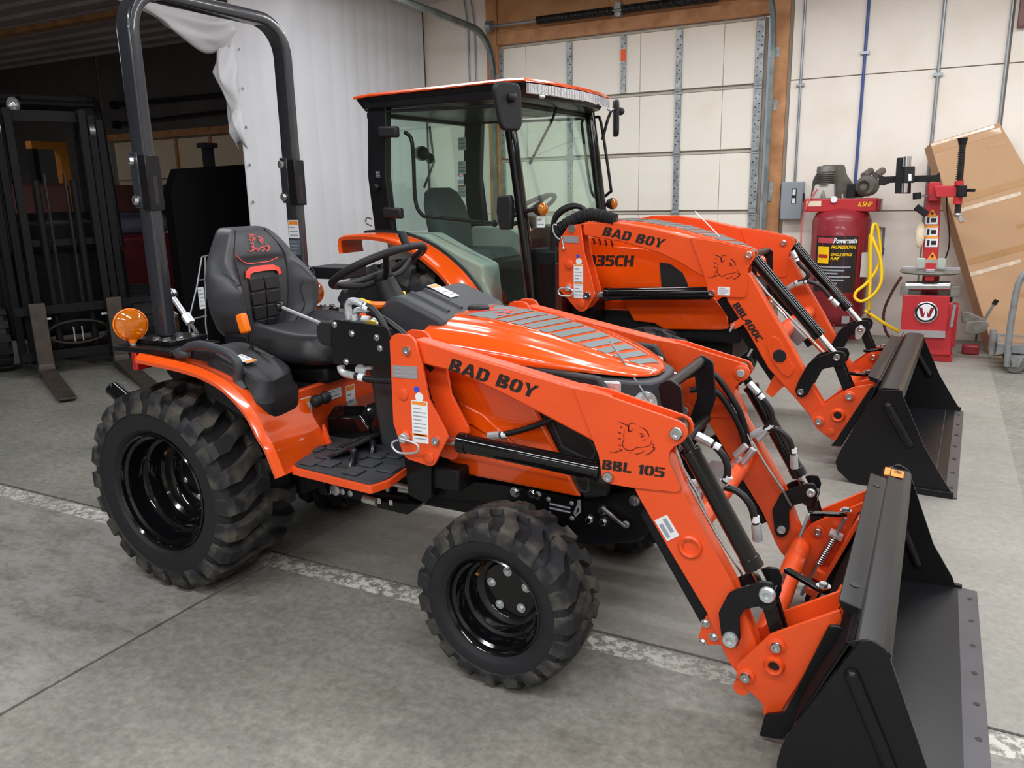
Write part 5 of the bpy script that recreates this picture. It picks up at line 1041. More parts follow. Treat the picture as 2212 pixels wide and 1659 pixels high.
# ---- cab
A0, A1 = Vector((.305, -.55, .60)), Vector((.150, -.55, 1.87)); C0, C1 = Vector((-.775, -.55, 1.06)), Vector((-.765, -.55, 1.87))
mir = lambda p: Vector((p.x, -p.y, p.z))
for s in (0, 1):
    q = (lambda p: p) if s == 0 else mir
    pa = MB().tube([q(A0), q(A0.lerp(A1, .5) + Vector((.012, 0, 0))), q(A1)], .034, 14, sm=6).build('front_pillar', BLACKG, T2, angle=60)
    pts = [(-.80, 1.08), (-.832, 1.45), (-.80, 1.87), (-.66, 1.87), (-.69, 1.45), (-.665, 1.10)]
    yy = -.565 if s == 0 else .51; MB().plate(rounded(pts, .01), yy, yy + .055).build('rear_pillar', BLACKS, T2, bevel=.012)
    yy = -.58 if s == 0 else .53; MB().plate([(-.82, 1.84), (.17, 1.83), (.20, 1.90), (-.82, 1.90)], yy, yy + .05).build('roof_rail', BLACKS, T2, bevel=.008)
MB().box(-.82, -.77, -.53, .53, 1.80, 1.88).build('rear_header', BLACKS, T2, bevel=.008); MB().box(.10, .15, -.53, .53, 1.80, 1.88).build('front_header', BLACKS, T2, bevel=.008)
def roofring(z, e, k=1.0):
    out = [(-.93, -.46), (-.90, -.575), (-.76, -.607), (.18, -.607), (.285, -.58), (.335, -.36), (.355, 0)]
    pts = [(a + e * (1 if a > 0 else -1), b - e) for a, b in out]; pts += [(a, -b) for a, b in reversed(pts[:-1])]; return [Vector((a, b, z + .012 * (1 - (a / .9) ** 2))) for a, b in pts]
MB().loft([roofring(1.815, -.10), roofring(1.83, -.05), roofring(1.90, -.012)]).build('roof_lining', BLACKS, T2, bevel=.006)
MB().loft([roofring(1.901, -.004), roofring(1.908, .0), roofring(1.918, -.004), roofring(1.928, -.05), roofring(1.935, -.16)]).build('cab_roof', HOODO, T2, angle=50)
lb = MB(); ang = [-.55 + 1.1 * k / 16 for k in range(17)]
fx = lambda y: .345 - .07 * (y / .58) ** 2
lb.loft([[Vector((fx(y), y, 1.852)), Vector((fx(y) + .016, y, 1.854)), Vector((fx(y) + .016, y, 1.903)), Vector((fx(y), y, 1.905))] for y in ang]); lbo = lb.build('light_bar', mat('light_bar_reflector', rgb(225, 225, 235), .2, metal=.6, var=.3, vscale=60, coat=1), T2)
for k in range(36):
    y = -.54 + 1.08 * k / 35; MB().box(fx(y) + .016, fx(y) + .018, y - .002, y + .002, 1.856, 1.901).build('led_divider', STTX, lbo)
for s in (-1, 1): MB().ball((.335, s * .47, 1.838), .018, (1, 1, .6)).build('work_lamp', LENS, T2)
MB().box(-.93, -.84, -.42, -.36, 1.80, 1.84).build('rear_work_lamp', BLACKS, T2, bevel=.006)
# glazing: doors, windscreen, rear pane
dg = [(-.675, 1.82), (.14, 1.80), (.20, 1.35), (.28, .70), (-.06, .70), (-.14, .82), (-.30, .98), (-.50, 1.075), (-.66, 1.10), (-.70, 1.45)]
for s in (-1, 1):
    y = s * .552; MB().plate(dg, y - .003, y + .003).build('door_glass', GLASS, T2, flat=True)
    MB().tube([Vector((a, s * .556, b)) for a, b in dg], .010, 6, closed=True).build('door_seal', BLACKM, T2)
MB().loft([[Vector((.155, -.52, 1.80)), Vector((.155, .52, 1.80)), Vector((.15, .52, 1.80)), Vector((.15, -.52, 1.80))], [Vector((.28, -.52, .95)), Vector((.28, .52, .95)), Vector((.275, .52, .95)), Vector((.275, -.52, .95))]]).build('windscreen', GLASS, T2, flat=True)
MB().box(-.80, -.795, -.51, .51, 1.10, 1.80).build('rear_glass', GLASS, T2, flat=True)
# door hinges, bow handle, latch handle
for z in (1.70, 1.23): MB().obox((-.63, -.59, z), (1, 0, -.05), (0, 1, 0), (0, 0, 1), .07, .02, .032).build('door_hinge', PLASTD, T2, bevel=.012)
MB().tube([Vector((a, -.50, b)) for a, b in ((-.58, 1.70), (-.535, 1.66), (-.525, 1.55), (-.525, 1.30), (-.48, 1.215), (-.40, 1.20), (.02, 1.165))], .012, 10, sm=5).build('door_bow', BLACKS, T2, angle=60); MB().ball((.03, -.50, 1.163), .02).build('bow_knob', BLACKS, T2)
lh = MB().plate(rounded(F2.prof([zc(1100, 895), zc(1180, 890), zc(1192, 930), (1104, 470), zc(1185, 1110), zc(1115, 1110), zc(1095, 1000)], -.60), .01), -.60, -.555).build('door_latch', PLASTD, T2, bevel=.012)
MB().ball(F2.y(*zc(335, 838), -.58), .022).build('door_stop', BLACKS, T2); MB().tube([(-.83, -.55, 1.19), (-.87, -.55, 1.20), (-.88, -.55, 1.17), (-.84, -.55, 1.15)], .005, 8, sm=4).build('tie_loop', CHROME, T2)
sticker('square_tag', T2, F2.y(*zc(330, 780), -.5665), (1, 0, 0), (0, 0, 1), .035, .04, 0, 2, body=mat('dark_grey_tag', rgb(70, 72, 80), .5))
# wipers
MB().tube([F2.y(*zc(1510, 260), .02), F2.y(*zc(1450, 420), -.02), F2.y(*zc(1310, 690), -.12)], .008, 6).build('wiper', BLACKM, T2)
MB().tube([(-.82, .10, 1.78), (-.83, .15, 1.55), (-.83, .02, 1.38)], .008, 6).build('wiper', BLACKM, T2); MB().ball((-.81, -.02, 1.60), .07, (.5, 1.1, .7)).build('wiper_motor', BLACKM, T2); MB().ball((-.81, .07, 1.57), .04, (.6, 1, .9)).build('wiper_motor', BLACKM, T2)
# interior: seat, wheel, console, fender boxes
SE = mat('grey_seat_cloth', rgb(70, 74, 76), .8, var=.1)
MB().loft([rr(-.66, -.54, -.19, .19, .98, .05), rr(-.69, -.56, -.20, .20, 1.15, .055), rr(-.71, -.60, -.19, .19, 1.27, .05), rr(-.725, -.63, -.15, .15, 1.345, .045), rr(-.72, -.655, -.09, .09, 1.375, .03)]).build('cab_seat_back', SE, T2, angle=60)
MB().loft([rr(-.64, -.20, -.21, .21, .88, .06), rr(-.65, -.18, -.22, .22, .93, .07), rr(-.62, -.22, -.19, .19, .98, .07)]).build('cab_seat_cushion', SE, T2, angle=60)
MB().box(-.55, -.15, -.2, .2, .62, .92).build('cab_seat_base', BLACKM, T2, bevel=.02)
GP = mat('pale_grey_interior_plastic', rgb(188, 194, 188), .6, var=.05)
for s in (-1, 1): MB().plate(rounded([(-.75, 1.10), (-.45, 1.10), (-.20, .98), (-.05, .92), (-.02, .62), (-.75, .62)], .02), s * .50 - .03 if s > 0 else -.52, s * .50 + .03 if s > 0 else -.32).build('fender_box', GP, T2, bevel=.02)
MB().box(-.75, .30, -.5, .5, .56, .62).build('cab_floor', BLACKM, T2)
MB().plate(rounded([(.10, .62), (.06, 1.05), (.12, 1.14), (.28, 1.12), (.30, .62)], .02), -.20, .20).build('cab_dash', PLASTD, T2, bevel=.02)
w2 = Vector((-.02, 0, 1.22)); wn2 = Vector((-.5, 0, .87)); wv2 = wn2.cross(Vector((0, 1, 0)))
sw2 = MB().tube([w2 + Vector((0, 1, 0)) * .19 * math.cos(2 * PI * k / 40) + wv2 * .19 * math.sin(2 * PI * k / 40) for k in range(40)], .014, 10, closed=True).build('cab_steering_wheel', PLASTD, T2, angle=60)
for a in (0.4, 2.5, 4.6): MB().tube([w2, w2 + (Vector((0, 1, 0)) * math.cos(a) + wv2 * math.sin(a)) * .18], .011, 8).build('spoke', PLASTD, sw2)
MB().cyl(w2, w2 - wn2 * .16, .035, 12).build('steering_column', PLASTD, T2)
for k in range(3): sticker('pillar_label', T2, F2.y(*zc(855, 905 - k * 150), .505), (1, 0, 0), (0, 0, 1), .07, .09, .15 if k == 0 else 0, 3)
MB().box(.22, .42, -.28, .02, .66, .86).build('blue_filter_cover', mat('blue_plastic', rgb(30, 90, 170), .4), T2, bevel=.03)
# lower body by the step
MB().box(.22, .44, -.50, -.28, .40, 1.02).build('step_frame', BLACKM, T2, bevel=.02)
MB().box(.31, .46, -.50, .50, .55, .95).build('fire_wall', mat('dark_maroon_cover', rgb(84, 34, 24), .4, var=.1), T2, bevel=.01)
# fenders
pth = smooth_path([Vector((q.x, 0, q.z)) for q in (F2.y(*p, -.77) for p in ((736, 548), (733, 526), (742, 512), (800, 511), (850, 521), (900, 546), (950, 587), (985, 628), (1010, 668), (1020, 690)))], 5)
fpath = [p for p in pth]
def fender2(path, y0, y1, th):
    R_ = []
    for i, q in enumerate(path):
        t = (path[min(i + 1, len(path) - 1)] - path[max(i - 1, 0)]).normalized(); n = Vector((-t.z, 0, t.x))
        R_.append([q + n * b + Vector((0, a, 0)) for a, b in ((y0, -.02), (y0 - .004, 0), (y0 + .012, th), (y1, th), (y1, 0), (y0 + .014, 0), (y0 + .01, -.02))])
    return MB().loft(R_)
pair(fender2(fpath, -.78, -.555, .012), 'rear_fender', HOODO, T2, angle=50)
MB().tube([p + Vector((0, -.565, .012)) for p in fpath[10:]], .016, 8).build('fender_seal', BLACKM, T2)
# mirrors, indicators, grab loop
for s in (-1, 1):
    mc = F2.y(1100, 231, -.74) if s < 0 else F2.y(1331, 256, .74)
    n_m = Vector((1, s * .5, 0)).normalized(); u_m = Vector((-n_m.y, n_m.x, 0)); v_m = Vector((0, 0, 1)) + u_m * (.12 * s); v_m.normalize(); u_m = u_m * 1.14
    mo_ = MB().prism(rounded([(-.072, .10), (-.058, .135), (.055, .14), (.078, .10), (.066, -.10), (.05, -.135), (-.035, -.135), (-.055, -.10)], .02, 4), mc, u_m * (s if s > 0 else -1), v_m * .88, n_m, -.02, .016).build('side_mirror', PLASTD, T2, bevel=.012, seg=3)
    kq = mc + n_m * .03 + Vector((0, 0, .045)); MB().ball(kq, .026).build('mirror_knuckle', PLASTD, mo_)
    MB().tube([kq, Vector((.28, s * .62, mc.z + .04)), Vector((.24, s * .57, 1.82 if s < 0 else 1.66))], .010, 8, sm=3).build('mirror_arm', BLACKS, mo_, angle=60)
    c_ = F2.y(1172, 452, -.60) if s < 0 else F2.y(1326, 440, .60)
    am = MB().lathe([(0, .022), (.02, .02), (.034, .010), (.036, 0)], c_, (1, -.15 * s if s > 0 else -.3, 0), 28).build('amber_indicator', AMBER, T2)
    MB().lathe([(.037, .0), (.038, -.02), (.028, -.045), (0, -.05)], c_, (1, -.15 * s if s > 0 else -.3, 0), 24).build('indicator_housing', PLASTD, am)
    MB().tube([c_ - Vector((.04, 0, 0)), Vector((.25, s * .56, 1.23))], .012, 8).build('indicator_arm', BLACKS, am)
MB().tube([F2.y(*zc(*p), .60) for p in ((1760, 1000), (1755, 915), (1700, 860), (1650, 500), (1645, 420), (1680, 393), (1735, 393), (1765, 430), (1825, 830), (1820, 870), (1760, 920))], .010, 8, sm=3).build('grab_loop', BLACKS, T2, angle=60)
sticker('hang_tag', T2, F2.y(*zc(1356, 1096), -.60), (1, 0, 0), (0, 0, 1), .05, .055, 0, 2)
# ---- loader
tw2 = F2.prof([zt(*p) for p in ((172, 540), (215, 440), (300, 310), (420, 285), (470, 285), (520, 680), (610, 1000), (665, 1245), (655, 1290), (560, 1455), (520, 1485), (460, 1488), (420, 1462), (185, 1195), (172, 1130))], -.545)
UN, UF = pair(MB().plate(tw2, -.545, -.533), 'loader_upright', ORANGE, T2, bevel=.002)
ti2 = F2.prof([zt(*p) for p in ((215, 440), (420, 285), (560, 285), (640, 780), (765, 1215), (740, 1290), (640, 1420), (560, 1455), (185, 1195))], -.455)
pair(MB().plate(ti2, -.46, -.448), 'loader_upright', ORANGE, T2, bevel=.002)
pair(MB().box(.50, .64, -.455, -.2, .62, .74), 'mount_bracket', BLACKS, T2, bevel=.006)
MB().lathe([(.0, .004), (.012, .005), (.022, .005), (.024, 0)], F2.y(*zt(352, 345), -.545), (0, -1, 0), 20).build('pivot_pin', CHROME, UN)
pinhead(UN, F2.y(*zt(570, 1265), -.545), r=.022)
for p in ((318, 838), (483, 1378), (310, 1150)): boss(UN, F2.y(*zt(*p), -.545), r=.025)
a = F2.y(*zt(232, 535), -.5455); sticker('nameplate', UN, a, (1, 0, -.02), (0, 0, 1), .092, .037, 0, 3, body=ALUP)
a = F2.y(*zt(380, 1300), -.5455); sticker('warning_decal', UN, a, (1, 0, 0), (0, 0, 1), .056, .187, .05, 9, foot=.42)
for p, r, m in (((437, 722), .010, STBL), ((450, 797), .018, WHITE)): MB().lathe([(0, .0012), (r, .0012), (r, 0)], F2.y(*zt(*p), -.5455), (0, -1, 0), 22).build('round_sticker', m, UN)
bq = F2.y(*zt(290, 1165), -.57); MB().tube([bq + Vector((0, .025, 0)), bq], .018, 6).build('lock_bolt', ZINCW, UN)
MB().tube([F2.y(*zt(*p), -.58) for p in ((290, 1160), (350, 1185), (370, 1215), (350, 1260), (300, 1275), (195, 1260), (165, 1210), (190, 1170), (240, 1160))], .005, 8, sm=4).build('lynch_clip', ZINCW, UN, angle=60)
MB().tube([F2.y(*zt(*p), -.56) for p in ((145, 300), (110, 285), (88, 320), (100, 390), (150, 470), (190, 490))], .004, 6, sm=4).build('lanyard', ZINCW, UN); MB().tube([F2.y(*zt(*p), -.555) for p in ((205, 450), (225, 530), (240, 620))], .0035, 6).build('lanyard', ZINCW, UN); MB().ball(F2.y(*zt(238, 618), -.553), .011).build('lanyard_ball', CHROME, UN)
bm2 = F2.prof([z6(318, 300), z6(322, 245), z6(350, 238), z6(540, 238), z6(760, 275), z6(1010, 335), z6(1120, 400), z6(1120, 560), z6(1098, 590), z6(1040, 560), z6(930, 492), z6(800, 432), z6(560, 362), z6(330, 322)], y2o)
BN2, BF2 = pair(MB().plate(bm2, y2o + .006, y2i - .006), 'loader_boom', ORANGE, T2, bevel=.006, seg=3)
gs2 = F2.prof([z6(*p) for p in ((1005, 335), (1200, 362), (1330, 395), (1390, 410), (1415, 430), (1418, 460), (1400, 490), (1375, 530), (1372, 560), (1366, 690), (1350, 716), (1170, 712), (1130, 700), (1115, 670), (1108, 620), (1070, 510))], y2o)
GN2, GF2 = pair(MB().plate(gs2, y2o, y2o + .010), 'gusset_plate', ORANGE, T2, bevel=.0015); pair(MB().plate(gs2, y2i - .010, y2i), 'gusset_plate', ORANGE, T2, bevel=.0015)
dp2 = F2.prof([z6(*p) for p in ((1225, 690), (1340, 560), (1385, 560), (1500, 770), (1640, 1010), (1745, 1210), (1865, 1420), (1880, 1520), (1840, 1560), (1790, 1500), (1680, 1370), (1500, 1170), (1370, 940), (1240, 740))], y2o)
DN2, DF2 = pair(MB().plate(rounded(dp2, .012, 3), y2o + .006, y2i - .006), 'loader_dipper', ORANGE, T2, bevel=.008, seg=3)
MB().lathe([(0, .004), (.030, .004), (.033, 0)], F2.y(1684, 769, y2o), (0, -1, 0), 28).build('rubber_plug', PLASTD, DN2)
MB().plate(rounded(F2.prof([z6(*p) for p in ((1490, 1010), (1530, 960), (1570, 980), (1640, 1120), (1670, 1170), (1640, 1220), (1600, 1210), (1520, 1110))], y2o), .01), y2o, y2o + .01).build('doubler_plate', ORANGE, DN2, bevel=.0015)
MB().plate(rounded(F2.prof([z6(*p) for p in ((1540, 1210), (1600, 1210), (1640, 1270), (1590, 1290), (1530, 1355), (1485, 1320))], -.5), .006), -.50, -.49).build('stand_tab', ORANGE, DN2, bevel=.0015)
MB().plate(rounded(F2.prof([z6(*p) for p in ((1270, 880), (1340, 840), (1355, 880), (1310, 910), (1275, 905))], -.5), .006), -.54, -.49).build('stand_tab', ORANGE, DN2, bevel=.0015)
for p in ((1385, 1065), (1270, 905)): MB().tube([F2.y(*z6(p[0] + 15, p[1] - 20), -.55), F2.y(*z6(p[0] - 12, p[1] + 25), -.55)], .006, 8).build('hitch_pin', ZINCW, DN2)
a = F2.y(*z6(445, 318), y2o + .0055); b = F2.y(*z6(828, 400), y2o + .0055); u = (b - a).normalized()
stencil(MB(), 'BAD BOY', a, u, (-u.z, 0, u.x), .046, .24, .14, (b - a).length, .0008).build('boom_lettering', INK, BN2)
a = F2.y(*z6(1275, 765), y2o + .0055); b = F2.y(*z6(1432, 998), y2o + .0055); u = (b - a).normalized()
stencil(MB(), 'BBL400C', a, u, (-u.z, 0, u.x), .034, .1, .1, (b - a).length, .0012).build('dipper_lettering', INK, DN2)
logo(MB(), lambda x, y: F2.y(1150 + (1115 + (x - 103) * .316) * .339, 400 + (440 + (y - 597) * .33) * .339, y2o), .001, (0, -1, 0), .00033).build('gusset_logo', DARKRED, GN2)
a = F2.y(*z6(1180, 700), y2o); sticker('barcode_label', GN2, a, (1, 0, 0), (0, 0, 1), .062, .042, 0, 4)
for p, r in (((1380, 445), .019), ((1143, 687), .018)): pinhead(GN2, F2.y(*z6(*p), y2o), r=r)
qq = F2.y(1693, 525, .458); pinhead(GF2, qq, (0, -1, 0), .018)
MB().cyl((1.63, -.46, .60), (1.63, .46, .60), .042, 24).build('torque_tube', ORANGE, T2)
MB().plate(rounded([(1.38, .98), (1.42, 1.0), (1.46, .98), (1.47, .72), (1.43, .72)], .01), -.20, -.19).build('brush_guard_side', BLACKS, T2, bevel=.002); MB().plate(rounded([(1.38, .98), (1.42, 1.0), (1.46, .98), (1.47, .72), (1.43, .72)], .01), .19, .20).build('brush_guard_side', BLACKS, T2, bevel=.002); MB().cyl((1.425, -.2, .98), (1.425, .2, .98), .02, 16).build('brush_guard_tube', BLACKS, T2)
MB().box(1.30, 1.44, -.22, .22, .62, .92).build('nose_surround', PLAST, T2, bevel=.03)
for s in (-1, 1):
    Y_ = s * .495; e = lambda px, py: Vector((F2.y(px, py, -.495).x, Y_, F2.y(px, py, -.495).z))
    g1 = z6(1143, 687); hydraulic(T2, 'lift_cylinder', e(*g1), e(*zt(590, 1250)), .034, .01, .86, .017)
    hydraulic(T2, 'bucket_cylinder', e(*z6(1390, 440)), e(*z6(1945, 1098)), .030, .05, .80, .017)
    crk = rounded(F2.prof([z6(*p) for p in ((1675, 1310), (1690, 1260), (1755, 1140), (1800, 1100), (1930, 1058), (1985, 1062), (2003, 1100), (1985, 1150), (1945, 1150), (1855, 1170), (1828, 1195), (1752, 1335), (1720, 1352), (1690, 1345))], -.55), .008, 3)
    for y0 in (-.552, -.443): yy = y0 if s < 0 else -y0; ck = MB().plate(crk, yy - .006, yy + .006).build('bell_crank', BLACKS, T2, bevel=.0015)
    if s < 0:
        for p in ((1940, 1098), (1710, 1316)): pinhead(ck, F2.y(*z6(*p), -.559) , (0, -1, 0), .017)
        ck.parent = T2
    else:
        q = F2.y(1859, 711, .436); MB().plate(rounded([(q.x - .025, q.z - .06), (q.x + .005, q.z - .06), (q.x + .03, q.z), (q.x, q.z + .03), (q.x - .03, q.z)], .012), .43, .436).build('pin_keeper', ZINCW, ck, bevel=.002); pinhead(ck, (q.x, .43, q.z), (0, -1, 0), .016)
    c2 = e(*z6(1940, 1098)); lb2 = e(*z6(2020, 1300))
    for dy in (-.03, .03): bar(MB(), (c2.x, Y_ + dy, c2.z), (lb2.x, Y_ + dy, lb2.z), .045, .012, (0, 1, 0)).build('crank_link', BLACKS, T2, bevel=.003)
    MB().cyl((c2.x, Y_ - .045, c2.z), (c2.x, Y_ + .045, c2.z), .032, 20).build('crank_tube', BLACKG, T2)
    a_ = e(*z6(1200, 720)); b_ = e(*z6(1550, 1240)); bar(MB(), (a_.x, Y_ + .02, a_.z), (b_.x, Y_ + .02, b_.z), .05, .04, (0, 1, 0)).build('parking_stand', BLACKS, T2, bevel=.004)
    qa2 = rounded(F2.prof([zb(*p) for p in ((752, 790), (900, 690), (960, 665), (1115, 640), (1120, 670), (860, 1050), (815, 1058), (700, 975), (655, 900), (660, 870))], -.56), .008, 3)
    for y0 in (-.56, -.43): yy = y0 if s < 0 else -y0; qp = MB().plate(qa2, yy - .006, yy + .006).build('attach_plate', ORANGE, T2, bevel=.0015)
    yf = -.5665 if s < 0 else .4235; hold = [o for o in T2.children if o.name.startswith('attach_plate')][-2 if s < 0 else -1]
    for p in ((933, 733), (710, 915)): q = F2.y(*zb(*p), -.566); boss(hold, (q.x, yf, q.z), (0, -1, 0), .026); pinhead(hold, (q.x, yf - .007, q.z), (0, -1, 0), .017)
    if s < 0:
        q = F2.y(*zb(850, 870), -.566); inst('socket_ring', 'sockring', lambda b: None, ORANGE, hold, (q.x, yf, q.z), (0, -1, 0), sc=1.35); MB().lathe([(0, .003), (.018, .003)], (q.x, yf, q.z), (0, -1, 0), 24).build('socket_hole', INK, hold); boss(hold, F2.y(*zb(795, 992), -.566), r=.02)
    f0, f1 = F2.y(*zb(1120, 660), -.5), F2.y(*zb(850, 1060), -.5); d = (f1 - f0).normalized(); nrm = Vector((-d.z, 0, d.x)); nrm = nrm if nrm.x > 0 else -nrm
    MB().obox(Vector(((f0.x + f1.x) / 2, s * .40, (f0.z + f1.z) / 2)), d, (0, 1, 0), nrm, (f1 - f0).length / 2, .13, .007).build('attach_face', ORANGE, T2, bevel=.002)
    h0 = Vector((f0.x - .05, s * .36, f0.z + .02)); bar(MB(), h0, h0 + Vector((-.09, -s * .05, -.01)), .03, .012, (0, 0, 1)).build('latch_lever', BLACKG, T2, bevel=.002); bolt(T2, h0 + Vector((0, 0, .012)), (0, 0, 1), .016)
    MB().cyl(h0 + Vector((0, 0, -.14)), h0 + Vector((-.0, 0, -.03)), .018, 14).build('latch_spring', STEEL, T2)
MB().cyl((1.93, -.44, .25), (1.93, .44, .25), .038, 24).build('attach_cross_tube', ORANGE, T2)
# bucket
bs2 = rounded(F2.prof([zb(*p) for p in ((1147, 690), (1310, 688), (1332, 745), (1480, 1100), (1600, 1310), (1700, 1470))], -.765) + [(2.47, .0), (2.10, .0)] + F2.prof([zb(*p) for p in ((930, 1352), (845, 1275), (830, 1210), (868, 1130), (1000, 900))], -.765), .008, 2)
SN, SF = pair(MB().plate(bs2, -.768, -.757), 'bucket_side', BLACKS, T2, bevel=.0015)
for s, B_ in ((-1, SN), (1, SF)):
    for dy in (-.007, .007):
        a_ = F2.y(*zb(1215, 805), -.765); b_ = F2.y(*zb(1370, 1080), -.765); a_ = Vector((a_.x, s * .763 + dy, a_.z)); b_ = Vector((b_.x, s * .763 + dy, b_.z)); MB().tube([a_, b_], .02, 12).ball(a_, .02).ball(b_, .02).build('pressed_rib', BLACKS, B_)
    MB().box(2.33, 2.48, s * .772 - .01, s * .772 + .01, 0, .03).build('edge_shoe', BLACKS, B_, bevel=.002)
pf = [(2.13, .46), (2.06, .24), (2.03, .13), (2.03, .07), (2.06, .025), (2.11, .008), (2.44, .008)]
sh2 = smooth_path([Vector((a, 0, b)) for a, b in pf], 5); MB().plate([(p.x, p.z) for p in sh2] + [(p.x + .009, p.z + .008) for p in reversed(sh2)], -.758, .758).build('bucket_shell', BLACKS, T2, bevel=.001, angle=50)
tb2 = MB().plate(rounded([(2.14, .452), (2.165, .464), (2.225, .464), (2.245, .455), (2.248, .40), (2.238, .40), (2.215, .445), (2.15, .44)], .004, 2), -.76, .76).build('bucket_top_bar', BLACKS, T2, bevel=.002)
MB().plate(rounded([(2.08, .475), (2.14, .455), (2.145, .43), (2.09, .45)], .004, 2), -.58, .58).build('mount_lip', BLACKS, T2, bevel=.002)
for s in (-1, 1):
    fr2 = rounded(F2.prof([zb(*p) for p in ((1090, 665), (1170, 640), (1150, 690), (1000, 900), (875, 1100), (795, 1095), (830, 1060))], -.60), .006, 2)
    for y0 in (.60, .40): MB().plate(fr2, s * y0 - .006, s * y0 + .006).build('mount_cheek', BLACKS, T2, bevel=.002)
e2 = MB().plate([(2.40, .006), (2.40, .016), (2.495, .008), (2.495, 0)], -.775, .775).build('cutting_edge', MATS['bare_edge_steel'], T2, bevel=.001)
for k in range(7): MB().lathe([(0, .0015), (.010, .0015)], (2.47, -.66 + k * .22, .0105), (0, 0, 1), 12).build('bolt_hole', INK, e2)
# sleeved hose bundle over the upright, hoses and hard lines
sl = [F2.y(*zt(*p), -.50) for p in ((150, 400), (230, 320), (340, 250), (470, 185), (600, 150), (760, 170), (880, 210), (955, 232))]
sp2 = smooth_path(sl, 10); MB().tube(sp2, [.034 + .0035 * math.sin(i * 2.4) + .002 * math.sin(i * 5.1) for i in range(len(sp2))], 12).build('hose_sleeve', mat('black_woven_sleeve', rgb(22, 22, 24), .8, bump=.4, bscale=300), T2, angle=50)
MB().cyl(F2.y(*zt(965, 232), -.50), F2.y(*zt(1005, 236), -.50), .014, 6).build('hose_union', CHROME, T2)
for k in range(3): hose(T2, [F2.y(*zt(*p), -.44 + .02 * k) for p in ((120, 1400), (100, 900), (85, 500), (110, 250 - 20 * k), (220, 110 - 18 * k), (380, 40 - 8 * k), (500, 60), (560, 120))], .014, ends=False)
f4 = lambda x_, y_, y=.42: F2.y(*z6(x_, y_), y)
hose(T2, [f4(1660, 430), f4(1700, 500), f4(1755, 560), f4(1740, 600), f4(1680, 625), f4(1640, 650)], .012); hose(T2, [f4(1690, 630), f4(1760, 615), f4(1840, 650), f4(1900, 720), f4(1940, 760)], .012)
MB().tube([F2.y(*z6(*p), -.44) for p in ((1385, 545), (1500, 690), (1650, 850), (1870, 1080))], .006, 8).build('hard_line', CHROME, T2); MB().tube([F2.y(*z6(*p), .38) for p in ((1520, 740), (1600, 820), (1680, 930))], .006, 8).build('hard_line', CHROME, T2)
MB().obox(F2.y(*z6(1690, 930), -.1), (.7, 0, -.7), (0, 1, 0), (.7, 0, .7), .06, .1, .03).build('manifold_block', STEEL, T2, bevel=.003)
hose(T2, [F2.y(*z6(*p), -.28) for p in ((1000, 640), (1015, 600), (1060, 575), (1100, 580))], .012, ends=False)
# ================================================================ along the back wall
REDP = mat('red_tank_paint', rgb(134, 28, 38), .42, var=.06, vscale=3, coat=.2)
REDM = mat('red_machine_paint', rgb(178, 40, 46), .45, var=.04)
CAST = mat('grey_cast_metal', rgb(120, 116, 110), .6, metal=.4, var=.2, vscale=20)
DUSTY = mat('dusty_dark_plastic', rgb(92, 86, 78), .7, var=.2, vscale=12)
ac = thing('air_compressor', 'red upright tank air compressor with dusty pump and motor on top', 'compressor', (1.55, 5.22, 0))
def pq(px, py, y=-.0): q = W0.y(px, py, 5.22 + y); return (q.x - 1.55, q.z)
tz0, tz1, tr = .16, 1.14, .235
MB().lathe([(0, tz0 - .03), (.12, tz0 - .02), (.20, tz0 + .02), (tr, tz0 + .09), (tr, tz1 - .10), (.21, tz1 - .04), (.13, tz1), (0, tz1 + .01)], (0, 0, 0), (0, 0, 1), 48).build('tank', REDP, ac, angle=60)
for k in range(3):
    a = 2 * PI * k / 3 + .6; MB().obox((math.cos(a) * .19, math.sin(a) * .19, .09), (0, 0, 1), (math.cos(a), math.sin(a), 0), (-math.sin(a), math.cos(a), 0), .09, .05, .006).build('foot', REDP, ac)
MB().plate(rounded([(-.30, 1.115), (.27, 1.115), (.27, 1.22), (-.30, 1.22)], .01), -.13, .13).build('mount_deck', REDM, ac, bevel=.006)
MB().box(.271, .30, -.13, .13, 1.12, 1.215).build('deck_end', REDP, ac, bevel=.006)
bg = MB().plate(rounded([(-.27, 1.225), (-.26, 1.38), (-.22, 1.46), (-.19, 1.50), (-.02, 1.50), (-.0, 1.42), (.05, 1.35), (.16, 1.225)], .02), .02, .11).build('belt_guard', DUSTY, ac, bevel=.012)
pm_ = MB().lathe([(0, 1.22), (.075, 1.22), (.07, 1.30), (.062, 1.31), (.062, 1.44), (.075, 1.445), (.07, 1.49), (0, 1.49)], (-.15, -.05, 0), (0, 0, 1), 24).build('pump', CAST, ac)
for k in range(7): MB().lathe([(.06, 0), (.08, .002), (.08, .006), (.06, .008)], (-.15, -.05, 1.325 + k * .016), (0, 0, 1), 24).build('cooling_fin', CAST, pm_)
MB().plate(rounded([(-.25, 1.222), (-.06, 1.222), (-.07, 1.34), (-.22, 1.34)], .01), -.12, -.02).build('crankcase', mat('pale_cast_aluminium', rgb(190, 186, 178), .5, metal=.5, var=.1), pm_, bevel=.01)
mo = MB().lathe([(0, -.14), (.07, -.14), (.085, -.12), (.085, .10), (.06, .13), (0, .13)], (.18, 0, 1.32), (0, -1, 0), 32).build('motor', DUSTY, ac)
MB().lathe([(.03, .143), (.045, .145), (.045, .14)], (.16, 0, 1.32), (0, -1, 0), 24).build('motor_vent', INK, mo)
for dx in (-.03, .06): MB().cyl((.18 + dx, -.06, 1.40), (.18 + dx + .04, .08, 1.44), .03, 14).build('capacitor', DUSTY, mo, bevel=.004)
MB().box(.03, .10, -.1, -.02, 1.225, 1.34).build('pressure_switch', BLACKM, ac, bevel=.006)
